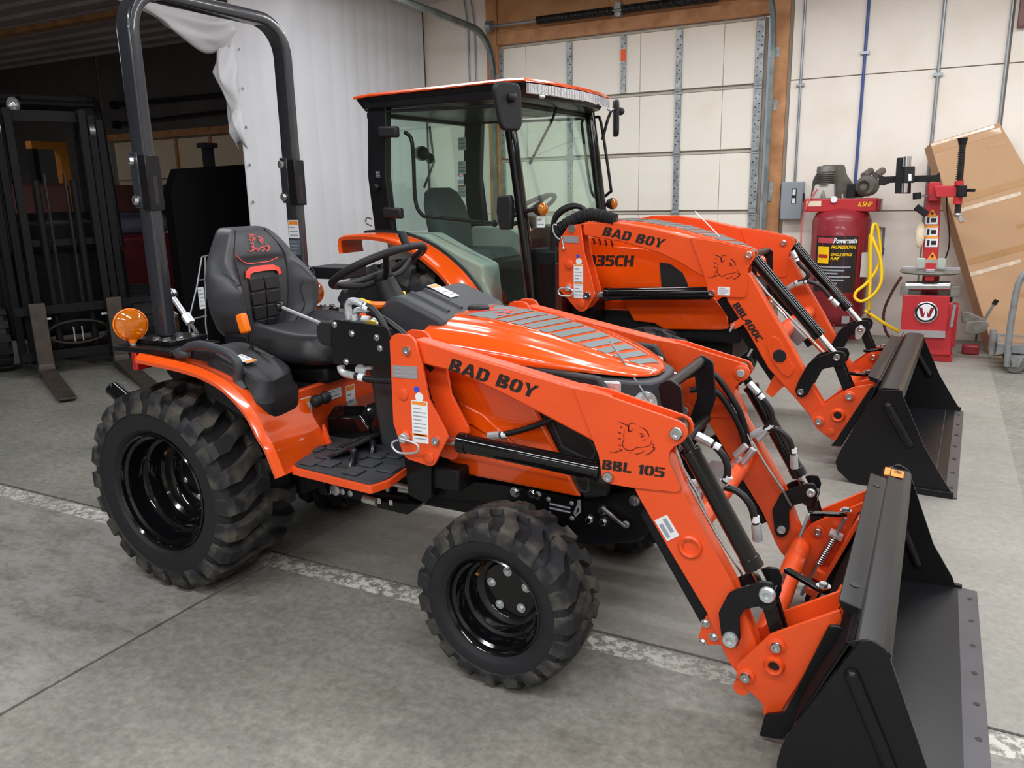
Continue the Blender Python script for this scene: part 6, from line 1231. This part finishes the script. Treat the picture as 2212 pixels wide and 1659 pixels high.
MB().cyl((0, -.10, 1.12), (0, -.10, 1.26), .011, 10).build('valve_stem', CHROME, ac); MB().lathe([(0, .012), (.026, .012), (.028, 0)], (-.06, -.135, 1.215), (0, -1, 0), 20).build('pressure_gauge', WHITE, ac)
hose(ac, [(-.20, -.12, 1.30), (-.26, -.14, 1.20), (-.30, -.15, 1.05), (-.30, -.15, .85), (-.30, -.1, .6)], .006, ends=False)['label'] = 'thin red hose'
bpy.data.objects[[o.name for o in ac.children if o.name.startswith('hydraulic_hose')][-1]].data.materials[0] = mat('red_hose', rgb(196, 90, 84), .6)
yd = -.237
lb_ = MB()
def tk(u_, z): a = u_ / tr; return Vector((tr * 1.004 * math.sin(a), -tr * 1.004 * math.cos(a), z))
def tankrect(m, u0, u1, z0, z1, lf=0.0):
    k = 1 + lf; g_ = [[Vector((tk(u0 + (u1 - u0) * i / 8, z).x * k, tk(u0 + (u1 - u0) * i / 8, z).y * k, z)) for i in range(9)] for z in (z0, z1)]
    m.add(g_[0] + g_[1], [(i, i + 1, 10 + i, 9 + i) for i in range(8)])
tankrect(lb_, -.19, .17, .45, .92); tl1 = lb_.build('tank_label', INK, ac)
m = MB(); tankrect(m, -.17, -.035, .86, .905, .004); m.build('brand_patch', mat('faded_red_print', rgb(190, 70, 80), .5), tl1)
m = MB(); tankrect(m, -.165, -.06, .69, .83, .004); m.build('yellow_tag', YELLOW, tl1)
m = MB(); tankrect(m, -.155, -.07, .735, .765, .006); m.build('tag_stripe', REDM, tl1)
def tanktext(nm, s, u0, z, h, wd, m_, sh=0.0, bold=0.0):
    o = fontmesh(nm, s, (0, 0, 0), (1, 0, 0), (0, 1, 0), h, m_, tl1, shear=sh, bold=bold, width=wd, lift=0)
    for v in o.data.vertices: q = tk(u0 + v.co.x, z + v.co.y); v.co = Vector((q.x * 1.008, q.y * 1.008, q.z))
tanktext('brand_lettering', 'Powermate', -.03, .862, .042, .19, WHITE, .2, .03); tanktext('brand_lettering', 'PROFESSIONAL', -.045, .815, .028, .20, YELLOW, .3, .02)
tanktext('label_lettering', 'SINGLE STAGE', -.045, .755, .024, .17, YELLOW, .2, .02); tanktext('label_lettering', 'PUMP', -.045, .722, .024, .07, YELLOW, .2, .02)
m = MB()
for k in range(6): tankrect(m, -.17, .12 - .05 * (k % 3), .655 - k * .027, .668 - k * .027, .004)
m.build('label_print', STTX, tl1)
fontmesh('power_lettering', '6.5HP', (.13, -.131, 1.155), (1, 0, 0), (0, 0, 1), .04, YELLOW, ac, .3, .02, .11)
MB().box(-.28, -.16, -.133, -.13, 1.16, 1.205).build('deck_label', mat('cream_label', rgb(220, 205, 180), .6), ac)
MB().box(.19, .25, -.17, -.10, .58, .78).build('hose_hook_plate', mat('grey_hook', rgb(190, 186, 180), .5), ac); MB().box(.08, .14, -.243, -.2, .19, .25).build('tank_plate', ALUP, ac)
# ---- yellow hose
yh = thing('air_hose', 'bright yellow air hose hung in loops beside the red tank', 'hose', (0, 0, 0))
YH = mat('yellow_hose', rgb(246, 205, 30), .45, var=.04)
f5 = lambda px, py, y=5.05: W0.y(px, py, y)
MB().tube([f5(1600 + x * .3617, 200 + y * .3617, yy) for x, y, yy in ((765, 1295, 5.0), (772, 1150, 5.0), (778, 900, 5.0), (790, 800, 5.02), (810, 790, 5.04), (825, 850, 5.05), (835, 970, 5.04), (810, 1060, 5.02), (750, 1140, 5.0), (690, 1190, 4.98), (685, 1230, 4.97), (730, 1245, 4.96), (800, 1200, 4.97), (840, 1120, 4.98), (835, 1000, 4.99), (800, 900, 5.0), (775, 850, 5.02), (770, 950, 5.03), (768, 1100, 5.03), (766, 1280, 5.02))], .013, 10, sm=5).build('loops', YH, yh, angle=60)
MB().tube([W0.y(1600 + x * .3617, 200 + y * .3617, 5.0) for x, y in ((740, 1300), (800, 1340), (870, 1385), (950, 1430))] , .014, 10, sm=4).build('floor_run', YH, yh, angle=60)
MB().cyl(f5(1877, 672, 5.0), f5(1876, 690, 5.0), .014, 10).build('brass_coupler', BRASS, yh)
ap = thing('air_tap', 'small grey air pipe drop with blue valve on the wall behind the yellow hose', 'pipe', (0, 0, 0)); MB().tube([W0.y(*p, WY - .02) for p in ((1893, 490), (1910, 492), (1908, 520), (1906, 550))], .010, 8).build('tube', STEEL, ap); MB().cyl(W0.y(1906, 535, WY - .02), W0.y(1905, 548, WY - .02), .018, 10).build('blue_valve', BLUEP, ap)
# ---- tyre changer
CY = 4.72
tc = thing('tyre_changer', 'red tyre changer with mast, black arm and steel turntable', 'tyre changer', (2.27, CY, 0))
def cp(px, py, dy=0.0): q = W0.y(px, py, CY + dy); return Vector((q.x - 2.27, dy, q.z))
def zr_(x, y): return (1600 + x * .3617, 200 + y * .3617)
def zk(x, y): return (1880 + x * .2291, 260 + y * .2291)
def cpp(pts, dy): return [(p.x, p.z) for p in (cp(*q, dy) for q in pts)]
cabt = MB().plate([(-.16, .05), (.19, .05), (.16, .46), (-.15, .46)], -.17, .25).build('cabinet', REDM, tc, bevel=.01)
MB().plate(rounded(cpp([zr_(970, 1210), zr_(1250, 1215), zr_(1225, 1460), zr_(950, 1460)], -.18), .01), -.185, -.165).build('front_panel', REDM, tc, bevel=.004)
MB().box(-.17, .20, -.15, .25, .0, .05).build('base_flange', REDM, tc, bevel=.004)
c_ = cp(*zr_(1107, 1312), -.19); em = MB().lathe([(0, .006), (.075, .006), (.082, .002), (.082, 0)], c_, (0, -1, 0), 36).build('round_emblem', CHROME, tc)
MB().lathe([(.062, .0065), (.074, .0075), (.074, .0065)], c_, (0, -1, 0), 36).build('emblem_ring', BLACKM, em); MB().lathe([(0, .0072), (.06, .0072)], c_, (0, -1, 0), 32).build('emblem_face', WHITE, em)
stencil(MB(), 'W', c_ + Vector((-.05, -.0085, -.035)), (1, 0, 0), (0, 0, 1), .07, 0, .1, .10, 0).build('emblem_letter', REDP, em)
MB().plate(cpp([zr_(950, 1415), zr_(1222, 1425), zr_(1222, 1465), zr_(950, 1455)], -.19), -.20, -.184).build('pad_strip', ALUP, tc)
MB().plate(rounded(cpp([zr_(1270, 1265), zr_(1288, 1265), zr_(1265, 1400), zr_(1248, 1400)], -.19), .004), -.205, -.186).build('side_handle', STEEL, tc)
col_ = MB().plate(cpp([zr_(1085, 995), zr_(1180, 998), zr_(1200, 545), zr_(1115, 545)], .17), .17, .26).build('mast', REDM, tc, bevel=.006)
MB().box(-.06, .06, .1, .26, .44, .62).build('mast_foot', REDM, tc, bevel=.006)
def mastlab(nm, a, b, m_): 
    x0, y0 = a; x1, y1 = b; pts = cpp([zr_(x0, y1), zr_(x1, y1), zr_(x1 + 6, y0), zr_(x0 + 6, y0)], .168); return MB().plate(pts, .1665, .1695).build(nm, m_, col_)
ORN = mat('orange_warning', rgb(236, 150, 40), .5)
for k, y0 in enumerate((725, 795, 860)):
    mastlab('safety_label', (1100, y0), (1175, y0 + 62), WHITE); mastlab('label_band', (1100, y0 - 2), (1175, y0 + 12), REDM if k == 0 else ORN).location.y = -.001
    p = cp(*zr_(1120, y0 + 38), .164); q = cp(*zr_(1150, y0 + 36), .164)
    MB().box(p.x - .008, p.x + .008, .1635, .1655, p.z - .022, p.z + .022).build('pictogram', INK, col_); MB().box(q.x - .015, q.x + .02, .1635, .1655, q.z - .016, q.z + .014).build('pictogram', INK, col_)
for y0 in (700, 955): 
    p = cp(*zr_(1145, y0 + 20), .165); MB().plate([(p.x - .035, p.z - .028), (p.x + .035, p.z - .028), (p.x, p.z + .034)], .164, .1665).build('warning_triangle', ORN, col_); MB().box(p.x - .008, p.x + .008, .162, .1638, p.z - .012, p.z + .008).build('pictogram', INK, col_)
MB().plate(rounded(cpp([zk(555, 585), zk(660, 585), zk(660, 760), zk(545, 760)], .1), .005), .1, .27).build('arm_clamp', REDM, tc, bevel=.006)
MB().plate(cpp([zk(600, 615), zk(840, 615), zk(840, 725), zk(620, 725)], .05), .03, .13).build('swing_arm', REDM, tc, bevel=.006)
MB().plate(cpp([zk(830, 610), zk(915, 612), zk(908, 722), zk(820, 722)], .0), -.02, .10).build('arm_head', BLACKM, tc, bevel=.006)
ax_ = cp(*zk(865, 400), .03); 
pst = MB().cyl(cp(*zk(872, 175), .03), cp(*zk(822, 880), .03), .022, 6).build('tool_post', GREASE, tc)
for k in range(16): p = cp(*zk(868 - k * 1.9, 235 + k * 21), .03); MB().lathe([(.02, -.004), (.026, -.003), (.026, .003), (.02, .004)], p, (0, 0, 1), 10).build('post_thread', GREASE, pst)
MB().cyl(cp(*zk(872, 165), .03), cp(*zk(870, 230), .03), .036, 14, .026).build('post_cap', BLACKM, tc); MB().cyl(cp(*zk(838, 570), .03), cp(*zk(836, 612), .03), .032, 12).build('post_collar', REDM, tc); MB().cyl(cp(*zk(828, 725), .03), cp(*zk(822, 790), .03), .032, 12).build('post_collar', REDM, tc)
MB().ball(cp(*zk(825, 890), .03), .03, (1.1, 1, .7)).build('mount_head', CHROME, tc); MB().tube([cp(*zk(835, 895), .03), cp(*zk(865, 960), .0)], .016, 8).build('mount_head_tip', CHROME, tc); MB().cyl(cp(*zk(915, 660), .03), cp(*zk(985, 660), .0), .012, 10).build('arm_handle', BLACKM, tc)
MB().cyl(cp(*zk(440, 680), .05), cp(*zk(440, 745), .05), .03, 14).build('clamp_knob', BLACKM, tc, bevel=.004); MB().cyl(cp(*zk(455, 710), .05), cp(*zk(560, 708), .1), .008, 8).build('clamp_screw', CHROME, tc)
MB().plate(cpp([zk(80, 510), zk(130, 530), zk(620, 515), zk(655, 490), zk(660, 580), zk(610, 575), zk(180, 590), zk(130, 615), zk(80, 610)], .18), .16, .24).build('assist_arm', BLACKM, tc, bevel=.004)
MB().plate(cpp([zk(250, 355), zk(300, 350), zk(300, 440), zk(385, 440), zk(380, 690), zk(230, 690)], .12), .10, .18).build('assist_plate', BLACKM, tc, bevel=.004); MB().plate(cpp([zk(325, 435), zk(420, 432), zk(415, 590), zk(320, 590)], .05), .03, .12).build('assist_box', PLASTD, tc, bevel=.004)
MB().cyl(cp(*zk(345, 340), .1), cp(*zk(340, 435), .1), .032, 16).build('air_cylinder', CHROME, tc); MB().cyl(cp(*zk(330, 590), .1), cp(*zk(325, 680), .1), .028, 16).build('air_cylinder', CHROME, tc)
MB().plate(cpp([zk(360, 505), zk(388, 505), zk(388, 570), zk(360, 570)], .028), .0265, .0285).build('assist_label', WHITE, tc)
p = cp(*zk(480, 850), .1); MB().obox(p, (.8, 0, -.6), (0, 1, 0), (.6, 0, .8), .05, .03, .025).build('inflator_gun', BLACKM, tc, bevel=.006)
p = cp(*zk(470, 1080), .15); MB().ball(p, .045, (.75, .6, 2.3)).build('wool_swab', mat('cream_wool', rgb(222, 206, 178), .9, bump=.5, bscale=60), tc)
# turntable
p = cp(*zr_(1130, 1085), -.1); MB().lathe([(0, .0), (.20, .0), (.215, .012), (.2, .022), (.07, .03), (0, .03)], (p.x, 0, p.z), (0, 0, 1), 40).build('turntable', CAST, tc)
for a in (0, PI / 2, PI, 3 * PI / 2): MB().obox((p.x + math.cos(a) * .13, math.sin(a) * .13, p.z + .035), (math.cos(a), math.sin(a), 0), (-math.sin(a), math.cos(a), 0), (0, 0, 1), .07, .03, .012).build('jaw_slide', ALUP, tc, bevel=.003)
for dx in (-.07, .07): MB().box(p.x + dx - .028, p.x + dx + .028, -.10, -.08, p.z + .04, p.z + .12).build('jaw_clamp', mat('pale_green_steel', rgb(176, 186, 176), .5, metal=.3), tc, bevel=.004)
MB().plate([(p.x - .03, p.z - .04), (p.x + .03, p.z - .04), (p.x + .035, p.z + .09), (p.x - .035, p.z + .09)], -.18, -.16).build('mast_catch', REDM, tc)
MB().cyl(cp(*zr_(985, 1155), -.15), cp(*zr_(1250, 1155), -.15), .034, 18).build('pneumatic_cylinder', CHROME, tc); MB().box(-.18, .16, -.12, .2, .46, .50).build('cylinder_bracket', GREASE, tc)
for x_ in (-.17, .17): MB().box(x_ - .03, x_ + .03, -.18, -.10, .50, .58).build('cylinder_end', CAST, tc, bevel=.004)
sv = MB().plate(rounded(cpp([zr_(1340, 1370), zr_(1470, 1365), zr_(1485, 1390), zr_(1455, 1435), zr_(1390, 1445), zr_(1335, 1435)], -.02), .02), -.02, .0).build('bead_breaker_blade', CAST, tc, bevel=.004)
MB().plate(cpp([zr_(1320, 1310), zr_(1360, 1310), zr_(1470, 1360), zr_(1400, 1370), zr_(1320, 1370)], .02), .0, .06).build('bead_breaker_arm', CAST, tc, bevel=.004); MB().tube([cp(*zr_(1455, 1360), .02), cp(*zr_(1520, 1250), .02)], .010, 8).build('breaker_lever', STEEL, tc); MB().tube([cp(*zr_(1512, 1265), .02), cp(*zr_(1530, 1238), .02)], .017, 10).build('lever_grip', BLACKM, tc)
MB().box(.17, .21, -.06, .14, .10, .42).build('side_cover', REDM, tc, bevel=.006)
kb = tag(MB().box(-.06, .06, -.05, .05, 0, .075).build('red_tool_case', REDP, None, bevel=.012), 'small dark red box on the floor beside the tyre changer', 'box'); kb.location = (2.60, 4.98, 0)
bh = thing('brown_hose', 'dark brown air hose looping down the wall behind the tyre changer', 'hose', (0, 0, 0)); MB().tube([W0.y(*zr_(*p), 5.2) for p in ((960, 1100), (910, 1180), (860, 1290), (855, 1380), (880, 1450), (930, 1480))], .011, 8, sm=5).build('tube', mat('brown_hose', rgb(84, 48, 44), .6), bh, angle=60)
bw = thing('black_power_cord', 'thin black cord dropping beside the red mast', 'cord', (0, 0, 0)); MB().tube([W0.y(*zk(*p), 5.0) for p in ((720, 720), (725, 850), (745, 1050), (740, 1200), (690, 1350))], .006, 6, sm=5).build('wire', HOSE, bw, angle=60)
# ---- cardboard carton leaning on the wall
CARD = mat('brown_cardboard', rgb(176, 140, 106), .75, var=.04, vscale=3, bump=.05, bscale=120); CARDS = mat('cardboard_side', rgb(150, 116, 84), .8, var=.05)
cb = thing('cardboard_carton', 'huge flat taped cardboard carton leaning on the wall behind the cart', 'carton', (0, 0, 0))
P0 = W0.y(2010, 310, 5.25); P1 = W0.y(2172, 252, 5.25); B0 = Vector((2.77, 4.95, .0)); B1 = B0 + (P1 - P0) * 2.1
up_ = (Vector((P0.x, 5.20, P0.z)) - B0); wd_ = Vector((1.0, .42, .33)).normalized()
P0 = Vector((P0.x, 5.20, P0.z)); un = up_.normalized(); wd_ = (wd_ - un * wd_.dot(un)).normalized(); nn = un.cross(wd_).normalized(); nn = nn if nn.y > 0 else -nn
BW = .53
m = MB(); lo = B0; q = [lo, lo + wd_ * BW * 1.7, P0 + wd_ * BW, P0]
q[1].z = max(q[1].z, 0.0)
m.loft([q, [p + nn * .15 for p in q]]); body = m.build('box', CARD, cb, bevel=.006)
TAPE = mat('brown_packing_tape', rgb(166, 124, 80), .35, var=.05, coat=.3); TAPEW = mat('clear_shiny_tape', rgb(206, 186, 164), .25, coat=.8, var=.15, vscale=20)
for f, h_, m_, a0, a1 in ((.95, .05, TAPE, 0, .95), (.70, .055, TAPE, .02, 1), (.42, .05, TAPE, .02, 1), (.985, .02, TAPEW, .0, .9), (.66, .03, TAPEW, .1, .8), (.37, .03, TAPEW, .0, .5), (.52, .03, TAPE, .6, 1), (.22, .04, TAPE, .3, 1), (.9, .03, TAPE, .7, .95)):
    L0 = lo + (P0 - lo) * f; o_ = -nn * .0015; wf = BW * (1.7 - .7 * f)
    MB().add([L0 + wd_ * wf * a0 + o_, L0 + wd_ * wf * a1 + o_, L0 + wd_ * wf * a1 + un * h_ + o_, L0 + wd_ * wf * a0 + un * h_ + o_], [(0, 1, 2, 3)]).build('tape_strip', m_, body)
# ---- cart
ct = thing('platform_cart', 'worn grey steel platform cart with bent tube handle and casters', 'cart', (2.98, 4.33, 0))
CG = mat('worn_grey_steel', rgb(140, 146, 148), .5, metal=.4, vscale=14, col2=rgb(112, 92, 78), thr=(.5, .75))
MB().tube([(-.17, -.02, .05), (-.18, -.02, .30), (-.17, -.02, .58), (-.15, -.02, .68), (-.10, -.02, .74), (0, -.02, .78), (.3, -.02, .80)], .022, 12, sm=6).build('push_handle', CG, ct, angle=60)
MB().box(-.20, .6, .02, .05, .14, .20).build('frame_rail', CG, ct); MB().box(-.20, .6, .45, .48, .14, .20).build('frame_rail', CG, ct); MB().box(-.2, .6, .05, .45, .165, .19).build('deck', mat('worn_plywood', rgb(140, 112, 90), .7), ct); MB().box(-.24, -.2, .02, .48, .13, .20).build('end_rail', CG, ct)
for y in (.14, .3): MB().cyl((-.26, y, .10), (-.26, y, .26), .022, 12).build('stake_socket', CG, ct)
for (x_, y_) in ((-.12, .0), (-.12, .42), (.5, .0), (.5, .42)):
    cw = MB().cyl((x_, y_ - .018, .06), (x_, y_ + .018, .06), .06, 24).build('caster_wheel', mat('grey_caster_rubber', rgb(110, 108, 100), .7), ct, bevel=.008); MB().plate([(x_ - .02, .05), (x_ + .02, .05), (x_ + .05, .135), (x_ - .04, .135)], y_ - .03, y_ - .022).build('caster_fork', CG, cw)
# ================================================================ the dim bay on the left
fk = thing('forklift', 'dark forklift with tall mast and two forks parked in the dim bay', 'forklift', (-3.72, 1.72, 0), math.radians(-26))
DK = mat('dark_grey_forklift_paint', rgb(24, 24, 27), .5, var=.15, vscale=4, spec=.2); DK2 = mat('worn_fork_steel', rgb(76, 68, 62), .5, metal=.4, var=.2, vscale=12)
for s in (-1, 1):
    y = s * .27
    f_ = MB().plate(rounded([(0, .02), (1.05, .012), (1.06, .03), (.08, .065), (.05, .10), (.045, .58), (0, .58)], .008), y - .055, y + .055).build('fork', DK2, fk, bevel=.004)
    MB().box(-.002, .06, y - .056, y + .056, .045, .085).build('worn_heel', STEEL, f_)
    for dx, dy, h in ((-.14, .0, 2.03), (-.20, .07, 2.0), (-.26, .14, 1.97)):
        MB().box(dx - .04, dx + .04, s * (.25 + dy) - .028, s * (.25 + dy) + .028, .08, h).build('mast_channel', DK, fk, bevel=.004)
    MB().cyl((-.17, s * .30, 1.88), (-.17, s * .34, 1.88), .045, 18).build('mast_roller', STEEL, fk); MB().cyl((-.14, s * .13, .2), (-.14, s * .13, 1.5), .028, 14).build('lift_ram', DK, fk); MB().tube([(-.12, s * .07, .5), (-.12, s * .07, 1.55)], .012, 6).build('lift_chain', GREASE, fk)
    wq = MB().lathe([(.12, .10), (.27, .10), (.30, .07), (.30, -.07), (.27, -.10), (.12, -.10), (.10, -.06), (0, -.06)], (-.55, s * .55, .30), (0, 1, 0), 36).build('drive_wheel', RUBBER, fk)
    for k in range(18):
        a = 2 * PI * k / 18; MB().obox((-.55 + math.cos(a) * .30, s * .55, .30 + math.sin(a) * .30), (-math.sin(a), 0, math.cos(a)), (0, 1, 0), (math.cos(a), 0, math.sin(a)), .028, .095, .012).build('tread_lug', RUBBER, wq)
MB().box(-.08, -.04, -.42, .42, .12, .19).build('carriage_bar', DK, fk, bevel=.004); MB().box(-.08, -.04, -.42, .42, .48, .55).build('carriage_bar', DK, fk, bevel=.004)
for s in (-1, 1): MB().box(-.04, -.03, s * .2 - .02, s * .2 + .02, .44, .455).build('carriage_stop', WHITE, fk)
MB().tube([(-.06, .22 * math.cos(t) , .32 + .09 * math.sin(t)) for t in [2 * PI * k / 24 for k in range(24)]], .012, 6, closed=True).build('carriage_ring', GREASE, fk)
for dy in (-.03, .03): MB().cyl((-.07, dy, .22), (-.07, dy, .36), .008, 8).build('tilt_rod', CHROME, fk)
MB().box(-.2, -.16, -.25, .25, 1.94, 2.02).build('mast_crossbar', DK, fk); MB().box(-.2, -.16, -.25, .25, 1.0, 1.05).build('mast_crossbar', DK, fk)
MB().box(-1.9, -.35, -.48, .48, .25, .95).build('truck_body', DK, fk, bevel=.05)
MB().plate(rounded([(-.40, .9), (-.34, 1.18), (-.42, 1.26), (-.58, 1.22), (-.55, .9)], .03), -.32, .32).build('cowl', BLACKM, fk, bevel=.02)
MB().box(-1.25, -.85, -.25, .25, .95, 1.05).build('seat_pad', mat('worn_red_brown_vinyl', rgb(84, 40, 36), .6), fk, bevel=.03); MB().box(-1.32, -1.2, -.25, .25, 1.05, 1.5).build('seat_backrest', MATS['worn_red_brown_vinyl'], fk, bevel=.03)
for s in (-1, 1): MB().tube([(-.40, s * .46, .95), (-.55, s * .46, 1.9), (-.65, s * .46, 2.12), (-.85, s * .46, 2.18), (-1.7, s * .46, 2.18), (-1.75, s * .46, 1.0)], .03, 10, sm=3).build('overhead_guard', DK, fk, angle=60)
for k in range(5): MB().box(-1.68 + .2 * k, -1.64 + .2 * k, -.44, .44, 2.16, 2.20).build('guard_slat', DK, fk)
MB().cyl((-.64, -.46, 2.12), (-.64, .46, 2.12), .028, 10).build('guard_front_bar', DK, fk)
Ff = Frame(-3.72, 1.72, math.radians(-26)); lp_ = Ff.pl(28, 226, 0, -.62); MB().ball(lp_, .05, (.7, 1, 1.2)).build('work_lamp', LENS, fk); MB().tube([lp_, lp_ + Vector((-.08, .05, .06)), lp_ + Vector((-.1, .1, .0))], .02, 8).build('lamp_bracket', DK, fk)
OAK = mat('amber_wood_post', rgb(196, 128, 44), .6, var=.1)
wf = thing('timber_frame', 'amber timber post and lintel standing behind the forklift mast', 'timber frame', (-6.5, 3.66, 0)); MB().box(-.05, .05, -.045, .045, 0, 1.90).build('post', OAK, wf); MB().box(-.05, .05, -.36, .045, 1.90, 1.98).build('lintel', OAK, wf); MB().box(-.05, .05, -.36, -.30, 0, 1.90).build('post', GREASE, wf)
# black steel hopper back
bk2 = thing('steel_hopper', 'tall matt black steel hopper with clipped corners behind the curtain edge', 'hopper', (-3.30, 3.03, 0))
o8 = [(-.62, .05), (-.62, 1.40), (-.52, 1.58), (.42, 1.64), (.62, 1.40), (.62, .05)]
VB_ = mat('flat_black_steel', rgb(8, 8, 10), .8, var=.1, spec=.15)
MB().prism(o8, (0, 0, 0), (0, 1, 0), (0, 0, 1), (-1, 0, 0), 0, .10).build('body', VB_, bk2, bevel=.006); MB().box(-.08, -.02, -.19, -.11, 1.58, 1.78).build('post', BLACKM, bk2); MB().box(-.10, .0, -.22, -.08, 1.76, 1.80).build('post_cap', BLACKM, bk2)
for y in (-.5, .5): MB().box(-.3, .0, y - .05, y + .05, 0, .06).build('foot', VB_, bk2)
# wire stand with a tag, pallet, bits
ws = thing('wire_stand', 'thin bare wire stand carrying a white tag behind the black seat', 'stand', (-2.2, 1.7, 0))
f6 = lambda px, py: W0.x(px, py, -2.2) - Vector((-2.2, 1.7, 0))
MB().tube([(f6(436, 555)), f6(425, 620), f6(408, 690), Vector((f6(400, 720).x, f6(400, 720).y, 0.0))], .006, 6).build('leg', STEEL, ws); MB().tube([f6(443, 553), f6(444, 700), Vector((0, f6(444, 700).y, 0))], .006, 6).build('leg', STEEL, ws); MB().tube([f6(436, 555), f6(448, 552)], .006, 6).build('top_bar', STEEL, ws); MB().tube([f6(427, 605), f6(446, 604)], .006, 6).build('rung', STEEL, ws); MB().tube([f6(412, 690), f6(446, 682)], .006, 6).build('rung', STEEL, ws)
a = f6(430, 668); sticker('white_tag', ws, a + Vector((.008, 0, 0)), (0, 1, 0), (0, 0, 1), .05, .15, 0, 5)
pw = thing('wood_pallet', 'small pale wooden pallet on the floor behind the roll bar', 'pallet', (-4.5, 3.75, 0), .1)
for k in range(4): MB().box(-.45 + .25 * k, -.30 + .25 * k, -.3, .3, .09, .11).build('deck_board', CARD, pw)
for y in (-.25, 0, .25): MB().box(-.45, .45, y - .04, y + .04, 0, .09).build('stringer', CARD, pw)
RB = thing('covered_machine', 'dark red machine with grey cover beyond the forklift', 'machine', (-6.05, 4.15, 0), -.4)
MB().box(-.35, .35, -.35, .35, 0.03, .95).build('body', mat('dim_red_paint', rgb(110, 22, 32), .5), RB, bevel=.05); MB().box(-.38, .1, -.38, .38, .95, 1.25).build('cover', mat('grey_cloth_cover', rgb(120, 124, 150), .8), RB, bevel=.08); MB().box(.3, .38, -.45, .45, 1.2, 1.5).build('headboard', MATS['worn_red_brown_vinyl'], RB, bevel=.02)
for y in (-.4, .4): MB().box(.31, .36, y - .02, y + .02, 0, 1.25).build('headboard_post', BLACKM, RB)
for (x_, y_) in ((-.3, -.3), (-.3, .3), (.3, -.3), (.3, .3)): MB().box(x_ - .03, x_ + .03, y_ - .03, y_ + .03, 0, .05).build('foot', BLACKM, RB)
